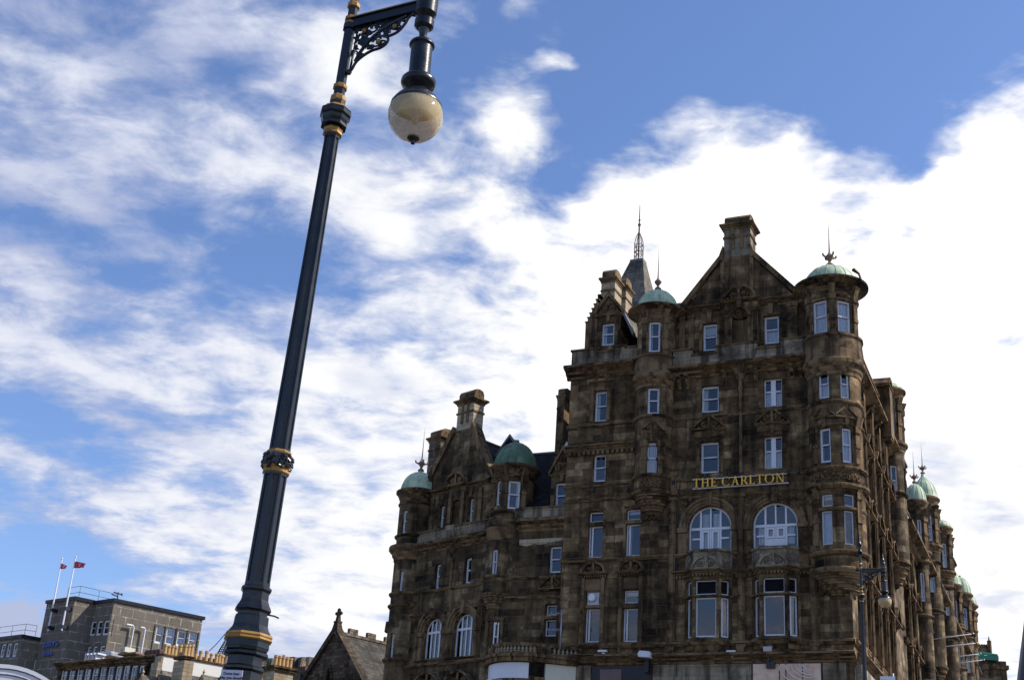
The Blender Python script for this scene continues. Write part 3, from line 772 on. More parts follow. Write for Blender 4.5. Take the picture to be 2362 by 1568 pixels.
def make_lamp(root, base, S, armdir, detail=True, tilt=0.0):
    """S holds the surveyed heights of the near lamp, base its foot, heights above the foot"""
    fr = Fr(base, armdir, Vector((armdir.y, -armdir.x, 0))); z0 = base[2]
    rot = S['rot']
    ir = MB(); go = MB()
    def z(h): return z0 + h
    for seg in S['iron']: oct_shaft(ir, fr, [(r, z(h)) for r, h in seg], rot)
    for seg in S['gold']:
        go = MB(); oct_shaft(go, fr, [(r, z(h)) for r, h in seg], rot); go.build('gilt_band', MS['gold'], root)
    for (r0, h0, r1, h1) in S['flute']: fluted(ir, fr, r0, z(h0), r1, z(h1), rot)
    if not detail:
        pass
    ht = S['top']
    ir.lathe(fr.P(0, 0, z(ht)), [(.07, 0), (.095, .05), (.05, .12), (.055, .2), (.09, .28), (.04, .36), (.025, .5), (.0, .62)], 10)
    post = ir.build('post', MS['iron'], root)
    # leaf collar
    rnd = random.Random(3); lc = MB(); hb, r = S['leaf']
    oct_shaft(lc, fr, [(r * .80, z(hb - .055)), (r * .93, z(hb - .03)), (r * .93, z(hb + .03)), (r * .80, z(hb + .055))], rot)
    for k in range(90 if detail else 30):
        a = rnd.random() * 2 * pi; hh = (rnd.random() - .5) * .095; q = r * (.94 - 1.6 * abs(hh))
        p0 = fr.P(q * sin(a), q * cos(a), z(hb + hh)); t = rnd.random() * 6.3
        d = fr.U * cos(a) * cos(t) * .024 - fr.N * sin(a) * cos(t) * .024 + ZUP * sin(t) * .024
        nn = fr.U * sin(a) + fr.N * cos(a)
        lc.tube([p0 - d, p0 + nn * .009, p0 + d + nn * .003], [.004, .010, .003], 5)
    lc.build('leaf_collar', MS['ironblack'], root)
    # arm
    L, ha = S['arm']; am = MB()
    am.box(fr, .02, L, -.028, .028, z(ha) - .045, z(ha) + .03)
    am.box(fr, .02, L, -.04, .04, z(ha) + .03, z(ha) + .045)
    am.lathe(fr.P(L, 0, z(ha)), [(.055, -.22), (.075, -.2), (.075, -.14), (.05, -.12), (.085, -.08), (.085, .09), (.10, .10), (.10, .13), (.07, .15), (.075, .2), (.05, .24), (.06, .30), (.02, .36), (.01, .52), (0, .54)], 12)
    arm = am.build('arm', MS['iron'], root)
    ag = MB(); ag.box(fr, .02, L, -.043, -.0405, z(ha) + .034, z(ha) + .044); ag.box(fr, .02, L, .0405, .043, z(ha) + .034, z(ha) + .044)
    ag.lathe(fr.P(L, 0, z(ha)), [(.087, .06), (.092, .075), (.087, .09)], 12); ag.build('gilt_line', MS['gold'], arm)
    # openwork spandrel bracket: a is along the arm, b down the post, both in metres
    br = MB(); bg = MB(); K = S['bk']
    def B(a, b): return fr.P(.06 + a * K[0], 0, z(ha) - .045 - b * K[1])
    rb = .012 if detail else .018
    def line(pts, r=rb, n=6):
        out = []
        for i in range(len(pts) - 1):
            p0, p1, p2, p3 = pts[max(i - 1, 0)], pts[i], pts[i + 1], pts[min(i + 2, len(pts) - 1)]
            for k in range(n):
                t = k / n; q = []
                for c in range(2): q.append(.5 * (2 * p1[c] + (p2[c] - p0[c]) * t + (2 * p0[c] - 5 * p1[c] + 4 * p2[c] - p3[c]) * t * t + (3 * p1[c] - p0[c] - 3 * p2[c] + p3[c]) * t ** 3))
                out.append(B(*q))
        out.append(B(*pts[-1])); br.tube(out, r, 6)
    line([(.86, .0), (.80, .10), (.76, .26), (.67, .46), (.55, .53), (.46, .50)])
    line([(.46, .50), (.53, .60), (.52, .74), (.43, .85), (.30, .88), (.18, .98), (.09, 1.12), (.04, 1.32), (.0, 1.40)])
    line([(.03, .02), (.03, .4), (.02, .9), (.01, 1.36)], rb * .9)
    line([(.07, 1.1), (.14, .80), (.26, .50), (.42, .28), (.62, .12), (.78, .03)], rb * 1.3)
    def curl(a, b, r, a0, turns, sgn):
        pts = [(a + r * (1 - k / 15) * cos(a0 + sgn * turns * 2 * pi * k / 14), b + .72 * r * (1 - k / 15) * sin(a0 + sgn * turns * 2 * pi * k / 14)) for k in range(15)]
        br.tube([B(*p) for p in pts], rb * .72, 5)
    for (a, b, r, a0, t, sg) in ((.62, .33, .15, 2.6, 1.2, 1), (.40, .68, .16, 3.2, 1.2, -1), (.20, .22, .16, 5.4, 1.2, 1), (.26, .76, .10, 4.2, 1.1, 1), (.12, .52, .11, 5, 1.1, 1),
                                 (.46, .14, .11, 3.3, 1.0, -1), (.38, .42, .11, .4, 1.0, 1), (.15, .92, .08, 4.5, 1, -1), (.72, .16, .08, 2, 1, 1), (.30, .10, .08, 2, 1, 1), (.09, .12, .08, 1, 1, -1)): curl(a, b, r, a0, t, sg)
    for k in range(110 if detail else 14):                           # leaves off the stems
        a = rnd.random() * .72; b = rnd.random() * (1.0 - a * 1.1)
        t = rnd.random() * 6.3; s = .018 + rnd.random() * .020
        p = B(a, b); d = (fr.U * cos(t) + ZUP * sin(t)) * s; e = (fr.U * -sin(t) + ZUP * cos(t)) * s * .45
        for nn in (-.006, .006):
            br.face([p + fr.N * nn - d, p + fr.N * nn + e - d * .2, p + fr.N * nn + d, p + fr.N * nn - e - d * .2])
    for sp in ((.88, .02), (.0, 1.40)): br.ball(B(*sp), .024, 8)
    bk = br.build('scroll_bracket', MS['iron'], root)
    for (a, b) in ((.62, .30), (.40, .66), (.15, .20)):
        bg = MB()
        for sgn in (-1, 1):
            c = B(a, b) + fr.N * sgn * .012
            bg.lathe(c, [(.022, 0), (.018, .010), (.008, .016), (0, .016)], 8, axis=fr.N * sgn)
        bg.build('gilt_rosette', MS['gold'], bk)
    # lantern hung from the end of the arm
    R, hg = S['globe']; ax = (ZUP - fr.U * tilt).normalized()
    top = fr.P(L, 0, z(ha) - .2); D = top.z - z(hg)
    c = top - ax * (D / ax.z)
    k = R / .225
    hd = MB()
    def prof(f, p): f.lathe(c, [(r * k, q * k) for r, q in p], 28, axis=ax, x0=fr.U)
    d2 = (D / ax.z) / k
    prof(hd, [(.05, d2), (.05, d2 - .03), (.034, d2 - .06), (.03, .77), (.045, .755), (.045, .735), (.05, .73), (.095, .715), (.104, .70), (.106, .685), (.089, .672), (.089, .39), (.089, .372), (.125, .36), (.142, .338), (.145, .31), (.134, .288), (.098, .268), (.084, .252), (.094, .235), (.104, .222), (.13, .200), (.165, .165), (.192, .126), (.208, .100), (.2095, .094), (.2095, .085), (.19, .085)])
    hd.build('lantern_hood', MS['iron'], root)
    gl = MB(); prof(gl, [(.2235 * cos(t), .2235 * sin(t)) for t in [-pi / 2 + .13 + (pi / 2 + .28) * i / 20 for i in range(21)]])
    globe = gl.build('globe', MS['globe'], root)
    it = MB(); prof(it, [(.0, .15), (.06, .14), (.13, .10), (.14, .08), (.12, .085), (.05, .11), (0, .115)]); prof(it, [(.028, .08), (.03, -.03), (.02, -.07), (0, -.075)])
    it.build('lamp_fitting', MS['alu'], root)
    kn = MB(); prof(kn, [(.052, -.205), (.050, -.219), (.035, -.232), (.014, -.236), (.012, -.243), (.02, -.252), (.016, -.265), (0, -.27)]); kn.build('globe_knob', MS['ironblack'], globe)
    return fr

def near_lamp():
    D = 9.0; AZ = -10.66; FIT_TILT = radians(1.6)                       # whole lamp tilted rightward to match its line in the image
    base = az_vec(AZ) * D; base.z = 0.0
    rotm = Matrix.Rotation(FIT_TILT, 3, Vector((base.x, base.y, 0)).normalized())
    if (rotm @ ZUP).x < 0: rotm = rotm.inverted()
    inv = rotm.inverted(); eye2 = inv @ (EYE - base) + base
    def st(px, py, w):
        d = ray(px, py); h = EYE.z + D * d.z / hypot(d.x, d.y); p = Vector((base.x, base.y, h)); r = px_m(p, w) * cos(pi / 8) * 1.03; h -= r * .9 * d.z / hypot(d.x, d.y); return (r, h)
    def L(*a): return [st(*t) for t in a][::-1]
    iron = [L((566, 1536, 42), (565, 1580, 43)), L((567, 1529, 41), (566, 1534, 49), (566, 1539, 49), (566, 1545, 42)),
            L((570, 1505, 41), (567, 1531, 42)), L((572, 1493, 45), (571, 1499, 52), (570, 1504, 53), (570, 1509, 44)), L((574, 1486, 50), (573, 1494, 49)),
            L((575, 1465, 50), (574, 1487, 52)), L((577, 1436, 41), (577, 1444, 44), (576, 1452, 50), (576, 1457, 53)), L((580, 1414, 38), (580, 1417, 40), (578, 1437, 41)),
            L((581, 1402, 35), (580, 1416, 35)), L((583, 1378, 32), (583, 1387, 36), (582, 1393, 40), (582, 1400, 43), (581, 1405, 38)), L((586, 1354, 31), (584, 1379, 32)),
            L((587, 1346, 30), (587, 1350, 36), (587, 1354, 36), (586, 1360, 32)), L((588, 1338, 30), (587, 1350, 30)),
            L((632, 1084, 28), (631, 1092, 28)),
            L((638, 1028, 25.5), (636, 1040, 26)), L((762, 302, 17.5), (762, 312, 18)),
            L((765, 279, 19), (765, 290, 19)), L((768, 270, 27), (768, 280, 30)), L((770, 254, 27), (770, 258, 33), (769, 266, 31), (769, 273, 28)), L((772, 238, 27), (772, 243, 36), (771, 252, 36), (770, 259, 30)), L((775, 222, 17), (774, 240, 19)),
            L((780, 194, 13), (778, 222, 13.5)), L((800, 62, 12.5), (781, 196, 12.5)), L((812, -60, 10.5), (804, 48, 11)), L((806, 62, 16), (805, 50, 16))[::-1]]
    gold = [L((575, 1454, 53), (575, 1459, 56.5), (575, 1463, 55), (574, 1467, 57), (574, 1471, 53)),
            L((637, 1033, 26), (637, 1036, 29), (636, 1040, 28.5), (636, 1046, 31), (635, 1051, 28)), L((633, 1066, 33), (633, 1070, 34), (632, 1076, 31), (632, 1083, 32), (632, 1087, 28)),
            L((763, 287, 18), (763, 290, 22.5), (763, 295, 21), (762, 301, 22.5), (762, 305, 18)), L((772, 236, 25), (772, 238.5, 28), (772, 240.5, 35)),
            L((776, 214, 14), (776, 217, 18.5), (775, 224, 19), (775, 229, 17)), L((781, 189, 13), (781, 191, 16.5), (780, 197, 16.5), (780, 200, 13)),
            L((804, 44, 12), (804, 46, 15), (803, 51, 15), (803, 53, 12)), L((806, 33, 12), (806, 35, 15), (805, 40, 15), (805, 42, 12)), L((812, 0, 11), (811, 3, 14.5), (811, 10, 14.5), (810, 13, 11))]
    f0, f1 = st(587, 1342, 29.5), st(632, 1090, 27.5); g0, g1 = st(638, 1033, 25.2), st(762, 308, 17.3)
    lf = st(634, 1056, 37)
    flute = [(f0[0], f0[1], f1[0], f1[1]), (g0[0], g0[1], g1[0], g1[1])]
    # foot below the frame
    hb = iron[0][0][1]; iron.append([(.25, -.02), (.25, .12), (.21, .16), (.20, .3), (.17, .34), (.165, hb)])
    ha = st(808, 56, 1)[1]
    de = inv @ ray(984, 14); e = eye2 + de * ((ha - eye2.z) / de.z)
    av = Vector((e.x - base.x, e.y - base.y, 0)); Larm = av.length
    dg = inv @ ray(943, 269); tt = hypot(e.x - eye2.x, e.y - eye2.y) / hypot(dg.x, dg.y); hg = eye2.z + dg.z * tt
    R = px_m(eye2 + dg * tt, 64.5)
    S = dict(rot=radians(AZ) * 0, iron=iron, gold=gold, flute=flute, leaf=(lf[1], lf[0]), arm=(Larm, ha), top=st(812, -70, 1)[1], globe=(R, hg), bk=(.87 * Larm, .30))
    avn = av.normalized()
    # turn one facet of the octagon towards the pavement
    to = Vector((-base.x, -base.y, 0)).normalized()
    S['rot'] = atan2(to.dot(avn), to.dot(Vector((avn.y, -avn.x, 0)))) + radians(3)
    root = thing('street_lamp', 'large dark blue cast iron lamp post with gilt bands in the foreground', 'street lamp', base, 'cast iron bridge lamps')
    make_lamp(root, base, S, avn, True, .045)
    root.rotation_euler = rotm.to_euler()
    # loose cable end and the notice stuck on the post
    un = lambda v: inv @ (v - base) + base
    w = MB(); p = un(place(622, 1418, D)); q = un(place(643, 1425, D)); w.tube([un(place(590, 1411, D)), p, (p + q) / 2 + ZUP * .004, q], .0055, 5); w.build('cable_end', MS['ironblack'], root)
    return S, root, base
LAMP, lamp_root, lamp_base = near_lamp()

def text_mesh(txt, size, fr, u, n, z, mat, name, parent=None, depth=.002, align='LEFT', sx=1.0, rotz=0.0):
    cu = bpy.data.curves.new('t', 'FONT'); cu.body = txt; cu.size = size; cu.align_x = align; cu.extrude = depth; cu.resolution_u = 3
    ob = bpy.data.objects.new('t', cu); COL.objects.link(ob)
    dg = bpy.context.evaluated_depsgraph_get(); dg.update()
    me = ob.evaluated_get(dg).to_mesh()
    b = MB(); cr, sr = cos(rotz), sin(rotz)
    for pl in me.polygons:
        pts = [me.vertices[i].co for i in pl.vertices]
        b.face([fr.P(u + (c.x * cr - c.y * sr) * sx, n + c.z, z + c.x * sr + c.y * cr) for c in pts])
    ob.evaluated_get(dg).to_mesh_clear(); bpy.data.objects.remove(ob); bpy.data.curves.remove(cu)
    return b.build(name, mat, parent) if name else b

def notice():
    D = 9.0 - .165
    c = place(535, 1568, D); to = Vector((-c.x, -c.y, 0)).normalized()
    ang = radians(-20); N = to * cos(ang) + Vector((-to.y, to.x, 0)) * sin(ang)
    U = Vector((-N.y, N.x, 0))
    if U.x < 0: U = -U
    fr = Fr(c, U, N); z1 = place(527, 1543, D).z; z0 = z1 - .30
    b = MB(); b.box(fr, -.078, .062, -.004, .002, z0, z1)
    o = thing('notice', 'small white printed notice stuck on the near lamp post', 'notice', (c.x, c.y, z0))
    b.build('sheet', MS['paper'], o)
    t = MB()
    for i, s in enumerate(('Come hear', 'why you should', 'vote socialist', 'in May 2015')):
        q = text_mesh(s, .0235, fr, -.008, .0042, z1 - .030 - i * .0265, None, None, align='CENTER')
        t.v += []; k = len(t.v); t.v += q.v; t.f += [tuple(x + k for x in f) for f in q.f]; t.uv += q.uv; t.m += q.m; t.sm += q.sm
    t.build('print', MS['ink'], o)
notice()

# ------------------------------------------------------------------ the hotel, front to the bridge
AF, AS = radians(64.5), radians(23.78)
O2 = (15.1674, 56.5685)
FF = Fr(O2, (cos(radians(25.5)), -sin(radians(25.5)), 0), (-sin(radians(25.5)), -cos(radians(25.5)), 0))
SFr = Fr(O2, (sin(AS), cos(AS), 0), (cos(AS), -sin(AS), 0))
GZ = 5.0                                                      # foot of the walls, out of sight

hotel = thing('hotel_building', 'tall sooty baronial stone hotel with green domed turrets on the street corner', 'hotel', (O2[0], O2[1], GZ))
def zat(x, y, n=0.0): return FF.hit(x, y, n)[1]

def hotel_front():
    W = []                                                     # windows to glaze: rect, style, curtain
    holes = []
    def add(x0, y0, x1, y1, style='sash', cur='none', arch=False, n=0.0, list_=None):
        r = FF.rect(x0, y0, x1, y1, n); r = tuple(round(v, 3) for v in r)
        (holes if list_ is None else list_).append(r + (('arch',) if arch else ()))
        W.append((r, style, cur, n)); return r
    # left bay
    a4 = add(1370, 901, 1399, 971, cur='left'); a3 = add(1367, 1046, 1396, 1110, cur='none')
    a2u = add(1358, 1179, 1391, 1203, 'fixed'); a2l = add(1355.5, 1212, 1389, 1285, 'case', 'none')
    b2u = add(1444, 1173, 1476.5, 1198, 'fixed', 'blind'); b2l = add(1442, 1207, 1475.5, 1281, 'case', 'left')
    a1u = add(1351, 1363, 1384, 1394, 'fixed', 'blind'); a1l = add(1348, 1402, 1382, 1480, 'case')
    b1u = add(1438, 1359, 1471.5, 1390, 'fixed', 'blind'); b1l = add(1435.5, 1401, 1470, 1479, 'case')
    # middle bays
    c4 = add(1616.5, 889, 1657, 950, cur='left'); c3 = add(1614.5, 1018, 1657, 1090, cur='none')
    d4 = add(1760.5, 872, 1802.5, 937, 'twin', 'half'); d3 = add(1761, 1005, 1803, 1080, 'twin', 'half')
    e1 = add(1587, 1166, 1686, 1273, 'arch', 'doors', True); e2 = add(1735, 1157, 1839, 1266, 'arch', 'panel', True)
    ZC0, ZC = 25.55, 25.98                                    # cornice of the middle bays
    w = MB()
    bayholes = [(-7.35, -5.25, 13.15, 15.75), (-4.3, -2.25, 13.15, 15.75)]
    wall(w, FF, -13.42, 0.0, GZ, ZC + .9, holes + [b for b in bayholes])
    w.face([FF.P(-13.42, 0, GZ), FF.P(-13.42, -14, GZ), FF.P(-13.42, -14, ZC + .9), FF.P(-13.42, 0, ZC + .9)])
    w.build('front_wall', [MS['stone'], MS['dark']], hotel)
    for r, st, cu, n in W: window(hotel, FF, *r, n - .2, st, cu)

    t = MB()                                                  # strings and sills
    T = MS['trim']
    for (u0, u1, z, h, p) in ((-13.5, -10.0, 23.52, .16, .09), (-8.05, -1.75, 23.50, .16, .09), (-13.5, -9.95, 20.50, .16, .10), (-8.05, -1.75, 20.47, .16, .10),
                              (-13.5, -9.9, 22.28, .10, .07), (-13.5, -7.8, 19.78, .16, .10), (-7.8, -1.6, 19.62, .14, .09), (-13.5, -7.42, 16.86, .2, .13), (-5.1, -4.45, 16.83, .2, .13), (-2.1, -1.55, 16.83, .2, .13),
                              (-13.5, .1, 12.86, .24, .20)):
        t.mould(FF, u0, u1, z, p_string(h, p))
    t.mould(FF, -13.5, -9.9, 22.35, p_cornice(.26, .24))
    for k in range(14): t.box(FF, -13.3 + k * .245, -13.3 + k * .245 + .13, -.02, .15, 22.10, 22.27)
    t.mould(FF, -13.55, .12, 12.12, p_cornice(.42, .48))       # over the shops
    t.mould(FF, -8.0, -.9, 16.0, p_cornice(.22, .24))
    for k in range(44): t.box(FF, -7.95 + k * .16, -7.95 + k * .16 + .09, -.02, .13, 15.89, 15.99)
    # crowning cornices
    t.mould(FF, -13.6, -10.0, 26.08, p_cornice(.62, .62))
    t.mould(FF, -8.2, -1.75, ZC0, p_cornice(ZC - ZC0 + .1, .62))
    for u in (-7.75, -7.35, -5.55, -4.05, -2.35, -1.95): bracket(t, FF, u, ZC0 - .52, .15, .62, .5)
    t.build('cornice', T, hotel)
    def part(name, mb): return mb.build(name, T, hotel)
    t = MB()
    # slender shaft and its corbelled head between the middle windows
    c = FF.P(-4.80, .03, 0)
    t.lathe((c.x, c.y, 20.4), [(.11, 0), (.11, .1), (.075, .16), (.075, 4.3), (.12, 4.36), (.12, 4.46), (.09, 4.5), (.09, 4.75), (.16, 4.85), (.24, 5.05), (.26, 5.1), (.38, 5.35), (.42, 5.4), (.42, 5.55), (0, 5.55)], 12); part('colonnette', t)
    for u, z0, z1 in ((-8.0, 12.9, 19.7), (-4.80, 16.3, 19.7), (-1.62, 12.9, 19.7), (-4.80, 12.9, 16.0), (-8.0, 19.9, 20.9)):
        t = MB(); t.box(FF, u - .16, u + .16, -.03, .10, z0, z1); t.box(FF, u - .09, u + .09, .0, .16, z0 + .1, z1 - .05)
        t.box(FF, u - .22, u + .22, -.03, .15, z0 - .08, z0 + .12); t.box(FF, u - .22, u + .22, -.03, .18, z1 - .16, z1 + .02)
        if z0 == 12.9: t.taper(FF, u, .12, 12.3, 12.82, .05, .05, .2, .16)
        part('pilaster', t)
    # architraves, hoods and keystones
    for r in (c3, d3):
        t = MB(); architrave(t, FF, *r); pediment(t, FF, (r[0] + r[1]) / 2, r[3] + .62, 1.5); keystone(t, FF, (r[0] + r[1]) / 2, r[3] + .10, .22, .42)
        t.box(FF, r[0] - .28, r[1] + .28, -.03, .10, r[3] + .22, r[3] + .49); part('window_hood', t)
    t = MB(); architrave(t, FF, *a4); t.mould(FF, a4[0] - .3, a4[1] + .3, a4[3] + .42, p_string(.1, .16))
    for k in range(5): scroll(t, FF, a4[0] + .05 + k * .15, a4[3] + .72 + .12 * (1 if k in (1, 2, 3) else 0), .13, .05, 1 if k < 2 else -1)
    t.ball(FF.P((a4[0] + a4[1]) / 2, .05, a4[3] + .80), .16, 8); part('window_hood', t)
    for u, l in ((a1u, a1l), (b1u, b1l)):
        uc = (u[0] + u[1]) / 2; t = MB()
        for x in (u[0] - .22, u[1] + .06): t.box(FF, x, x + .16, -.03, .12, l[2] - .1, u[3] + .62)
        t.box(FF, u[0] - .06, u[1] + .06, -.1, .06, l[3] + .01, u[2] - .01)
        t.box(FF, u[0] - .06, u[1] + .06, -.03, .05, u[3] + .05, u[3] + .55)
        pediment(t, FF, uc, u[3] + .86, 1.26, 'seg', .26)
        for k in range(12): t.box(FF, uc - .66 + k * .113, uc - .66 + k * .113 + .06, -.02, .17, u[3] + .63, u[3] + .72)
        for x in (u[0] - .14, u[1] + .14): bracket(t, FF, x, l[2] - .45, .14, .4, .2)
        part('window_hood', t)
    for u, l in ((a2u, a2l), (b2u, b2l)): t = MB(); t.box(FF, u[0] - .10, u[1] + .10, -.1, .05, l[3] + .01, u[2] - .01); t.mould(FF, u[0] - .1, u[1] + .1, u[3] + .05, p_string(.12, .09)); part('window_transom', t)
    # arch rings
    for r in (e1, e2):
        uc, R = (r[0] + r[1]) / 2, (r[1] - r[0]) / 2; zs = r[3] - R; t = MB()
        for q, p in ((R + .012, .05), (R + .13, .10), (R + .27, .15)):
            o, i_ = arc_pts(uc, zs, q + .13, 24), arc_pts(uc, zs, q, 24)
            for k in range(24): t.prism(FF, [o[k], o[k + 1], i_[k + 1], i_[k]], -.03, p)
        keystone(t, FF, uc, zs + R - .02, .30, .62, .24)
        for s in (-1, 1):
            x = uc + s * (R + .25); t.box(FF, x - .24, x + .24, -.03, .17, zs - .22, zs + .0); t.box(FF, x - .2, x + .2, -.03, .10, r[2] - .1, zs - .24)
            # carved spandrel
            xx = uc + s * (R + .20); scroll(t, FF, xx, zs + R + .12, .14, .03, s); scroll(t, FF, xx - s * .27, zs + R + .32, .09, .03, -s)
            t.box(FF, xx - .28, xx + .28, -.02, .04, zs + R + .46, zs + R + .52); t.box(FF, xx + s * .26 - .03, xx + s * .26 + .03, -.02, .04, zs + R - .5, zs + R + .46)
        part('arch_surround', t)

    # canted stone bays of the first floor with their parapets
    for (ua, ub, xs) in ((-7.38, -5.22, ((1585, 1594, 1350, 1381, 1392, 1478), (1607, 1645, 1350, 1382, 1391, 1478), (1658, 1680, 1351, 1382, 1392, 1478))),
                         (-4.33, -2.2, ((1737, 1748.5, 1345, 1377, 1389, 1477), (1762, 1801, 1342, 1375, 1385, 1477), (1814, 1836, 1343, 1376, 1386, 1477)))):
        b = MB(); p = .42; uc = (ua + ub) / 2; hw = (ub - ua) / 2; fw = hw * .56
        F0 = FF.sub(uc, p); sl = hypot(hw - fw, p); th = atan2(p, hw - fw)
        FL = FF.turned(uc - hw, 0, -th); FR = FF.turned(uc + fw, p, th)
        zl, zt_, zu = (13.2, 14.95), (15.07, 15.72), 15.95
        for f, a0, a1 in ((FL, 0, sl), (F0, -fw, fw), (FR, 0, sl)):
            m1 = (a0 + .13, a1 - .13) if f is F0 else (a0 + .10, a1 - .12)
            hs = [(m1[0], m1[1], *zl), (m1[0], m1[1], *zt_)]
            wall(b, f, a0, a1, 12.9, zu + .3, hs, rev=.18)
            window(hotel, f, *hs[0], -.14, 'case' if f is FR else 'fixed', 'none', .06)
            window(hotel, f, *hs[1], -.14, 'louvre', 'none', .04)
            b.mould(f, a0 - .03, a1 + .03, 14.965, [(-.03, 0), (.06, .0), (.09, .045), (.06, .09), (-.03, .09)], 2)
            b.mould(f, a0 - .05, a1 + .05, 12.86, p_string(.26, .14), 2); b.mould(f, a0 - .05, a1 + .05, 16.0, p_cornice(.2, .2), 2)
            for k in range(int((a1 - a0) / .16)): b.box(f, a0 + k * .16, a0 + k * .16 + .09, -.02, .12, 15.9, 15.99, 2)
            # pale parapet standing on the bay
            b.box(f, a0, a1, -.12, .0, 16.25, 17.0, 3); b.mould(f, a0 - .02, a1 + .02, 17.0, [(-.16, 0), (.06, 0), (.08, .06), (.03, .12), (-.16, .12)], 3)
        for k in range(4):                                     # stepped corbels under the bay
            q = p * (1 - k / 4); h = hw * (1 - k * .10); g = fw * (1 - k * .14)
            z1_, z0_ = 12.86 - k * .19, 12.86 - (k + 1) * .19
            out = [(uc - h, -.03), (uc - g, q), (uc + g, q), (uc + h, -.03)]
            A = [FF.P(x, y, z1_) for x, y in out]; B_ = [FF.P(x * .97 + uc * .03, y * .8, z0_) for x, y in out]
            b.face(A, 2); b.face(B_, 2)
            for i in range(4): b.face([A[i], A[(i + 1) % 4], B_[(i + 1) % 4], B_[i]], 2)
        pediment(b, F0, 0, 16.28, 1.34, 'seg', .1, 0.0, 3)
        for f, x in ((FL, sl * .5), (FR, sl * .5)):
            for a, z, s in ((0, .26, 1), (-.1, .36, 1), (.1, .36, -1), (0, .48, -1)): scroll(b, f, x + a, 16.3 + z, .1, .015, s, 3)
        b.face([FF.P(ua, 0, 16.26), FF.P(uc - fw, p, 16.26), FF.P(uc + fw, p, 16.26), FF.P(ub, 0, 16.26)], 2)
        b.build('bay_window', [MS['stone'], MS['dark'], MS['trim'], MS['parapet']], hotel)

    # parapet walk, stepped down at each attic window
    q = MB()
    def para(pts, z0, n0, n1, m=0):
        for (a, z), (c, _) in zip(pts, pts[1:]):
            q.box(FF, a, c, n0, n1, z0, z, m)
            q.box(FF, a - .06, c + .06, n0 - .05, n1 + .06, z + .003, z + .09, 1)
    para([(-13.42, 27.62), (-12.0, 27.40), (-11.2, 27.62), (-10.55, 27.50), (-9.95, 0)], 26.7, -.2, .03); q.build('parapet', [MS['parapet'], MS['trim']], hotel); q = MB()
    para([(-8.05, 26.95), (-7.1, 26.62), (-5.95, 26.95), (-3.95, 26.62), (-2.85, 26.95), (-1.75, 0)], ZC + .1, -.05, .22)
    q.box(FF, -5.1, -4.5, -.05, .34, ZC + .1, 26.9, 0)
    q.build('parapet', [MS['parapet'], MS['trim']], hotel)

    # attic wall and great gable
    nA = -.5; g = MB(); Fg = FF.sub(0, nA)
    lst = []
    h1 = add(1620, 746, 1653.5, 808, 'sash', 'blind', n=nA, list_=lst); h2 = add(1761, 728, 1796, 792, 'sash', 'half', n=nA, list_=lst)
    nich = FF.rect(1687, 713, 1724, 800, nA); lst.append(tuple(nich) + ('arch',))
    uL, zL = FF.hit(1577, 721, nA); uR, zR = FF.hit(1837, 686, nA); zL = zR = (zL + zR) / 2
    uT0, uT1 = FF.hit(1669, 600, nA)[0], FF.hit(1731, 597, nA)[0]; zT = FF.hit(1700, 592, nA)[1]
    wall(g, Fg, uL - .5, uR + .4, 25.6, zL, lst, rev=.22)
    for r, st, cu, n in W[-2:]: window(hotel, FF, *r, nA - .18, st, cu)
    g.prism(Fg, [(uL, zL), (uR, zL), (uT1, zT), (uT1, zT + .02), (uT0, zT + .02), (uT0, zT)], -.45, 0.0)
    # niche back with its shell
    nb = MB(); uc, rr = (nich[0] + nich[1]) / 2, (nich[1] - nich[0]) / 2; zs = nich[3] - rr
    Xn = FF.N; cc = FF.P(uc, nA, 0)
    nb.lathe((cc.x, cc.y, 0), [(rr, nich[2]), (rr, zs)], 14, pi * .5, pi * 1.5, 0, True, x0=FF.N)
    for k in range(9):
        a0_, a1_ = k * pi / 9, (k + 1) * pi / 9
        p0, p1 = (uc + rr * cos(a0_), zs + rr * sin(a0_)), (uc + rr * cos(a1_), zs + rr * sin(a1_)); bk = FF.P(uc, nA - rr * .9, zs)
        pm = FF.P((p0[0] + p1[0]) / 2, nA - .10, (p0[1] + p1[1]) / 2)
        nb.face([FF.P(p0[0], nA, p0[1]), pm, bk]); nb.face([pm, FF.P(p1[0], nA, p1[1]), bk])
    nb.build('niche', MS['trim'], hotel)
    gt = MB()
    for (x0, x1) in ((uL - .3, uc - .95), (uc + .95, uR + .1)): gt.mould(Fg, x0, x1, zL - .12, p_cornice(.26, .26))
    for s, (x, z) in ((-1, (uL - .12, zL)), (1, (uR + .12, zL))):
        tx = uT0 - .06 if s < 0 else uT1 + .06
        out = [(x, z), (x + s * .10, z + .26), (tx + s * .02, zT + .26), (tx, zT - .05)]
        gt.prism(Fg, out, -.5, .16); gt.prism(Fg, [(tx - s * .02, zT - .2), (tx + s * .2, zT - .1), (tx + s * .06, zT + .32), (tx - s * .06, zT + .62)], -.3, .2)
        gt.box(Fg, tx - .09, tx + .09, -.02, .11, zL + .2, zT)
    o, i_ = arc_pts(uc, nich[3] - rr, rr + .2, 16), arc_pts(uc, nich[3] - rr, rr + .02, 16)
    for k in range(16): gt.prism(Fg, [o[k], o[k + 1], i_[k + 1], i_[k]], -.02, .10)
    pediment(gt, Fg, uc, zL + .28, 1.75, 'seg', .26); keystone(gt, Fg, uc, nich[3] + .02, .3, .52, .2)
    for r in (h1, h2): keystone(gt, Fg, (r[0] + r[1]) / 2, r[3] + .06, .26, .55, .12); architrave(gt, Fg, *r, t=.12, p=.06)
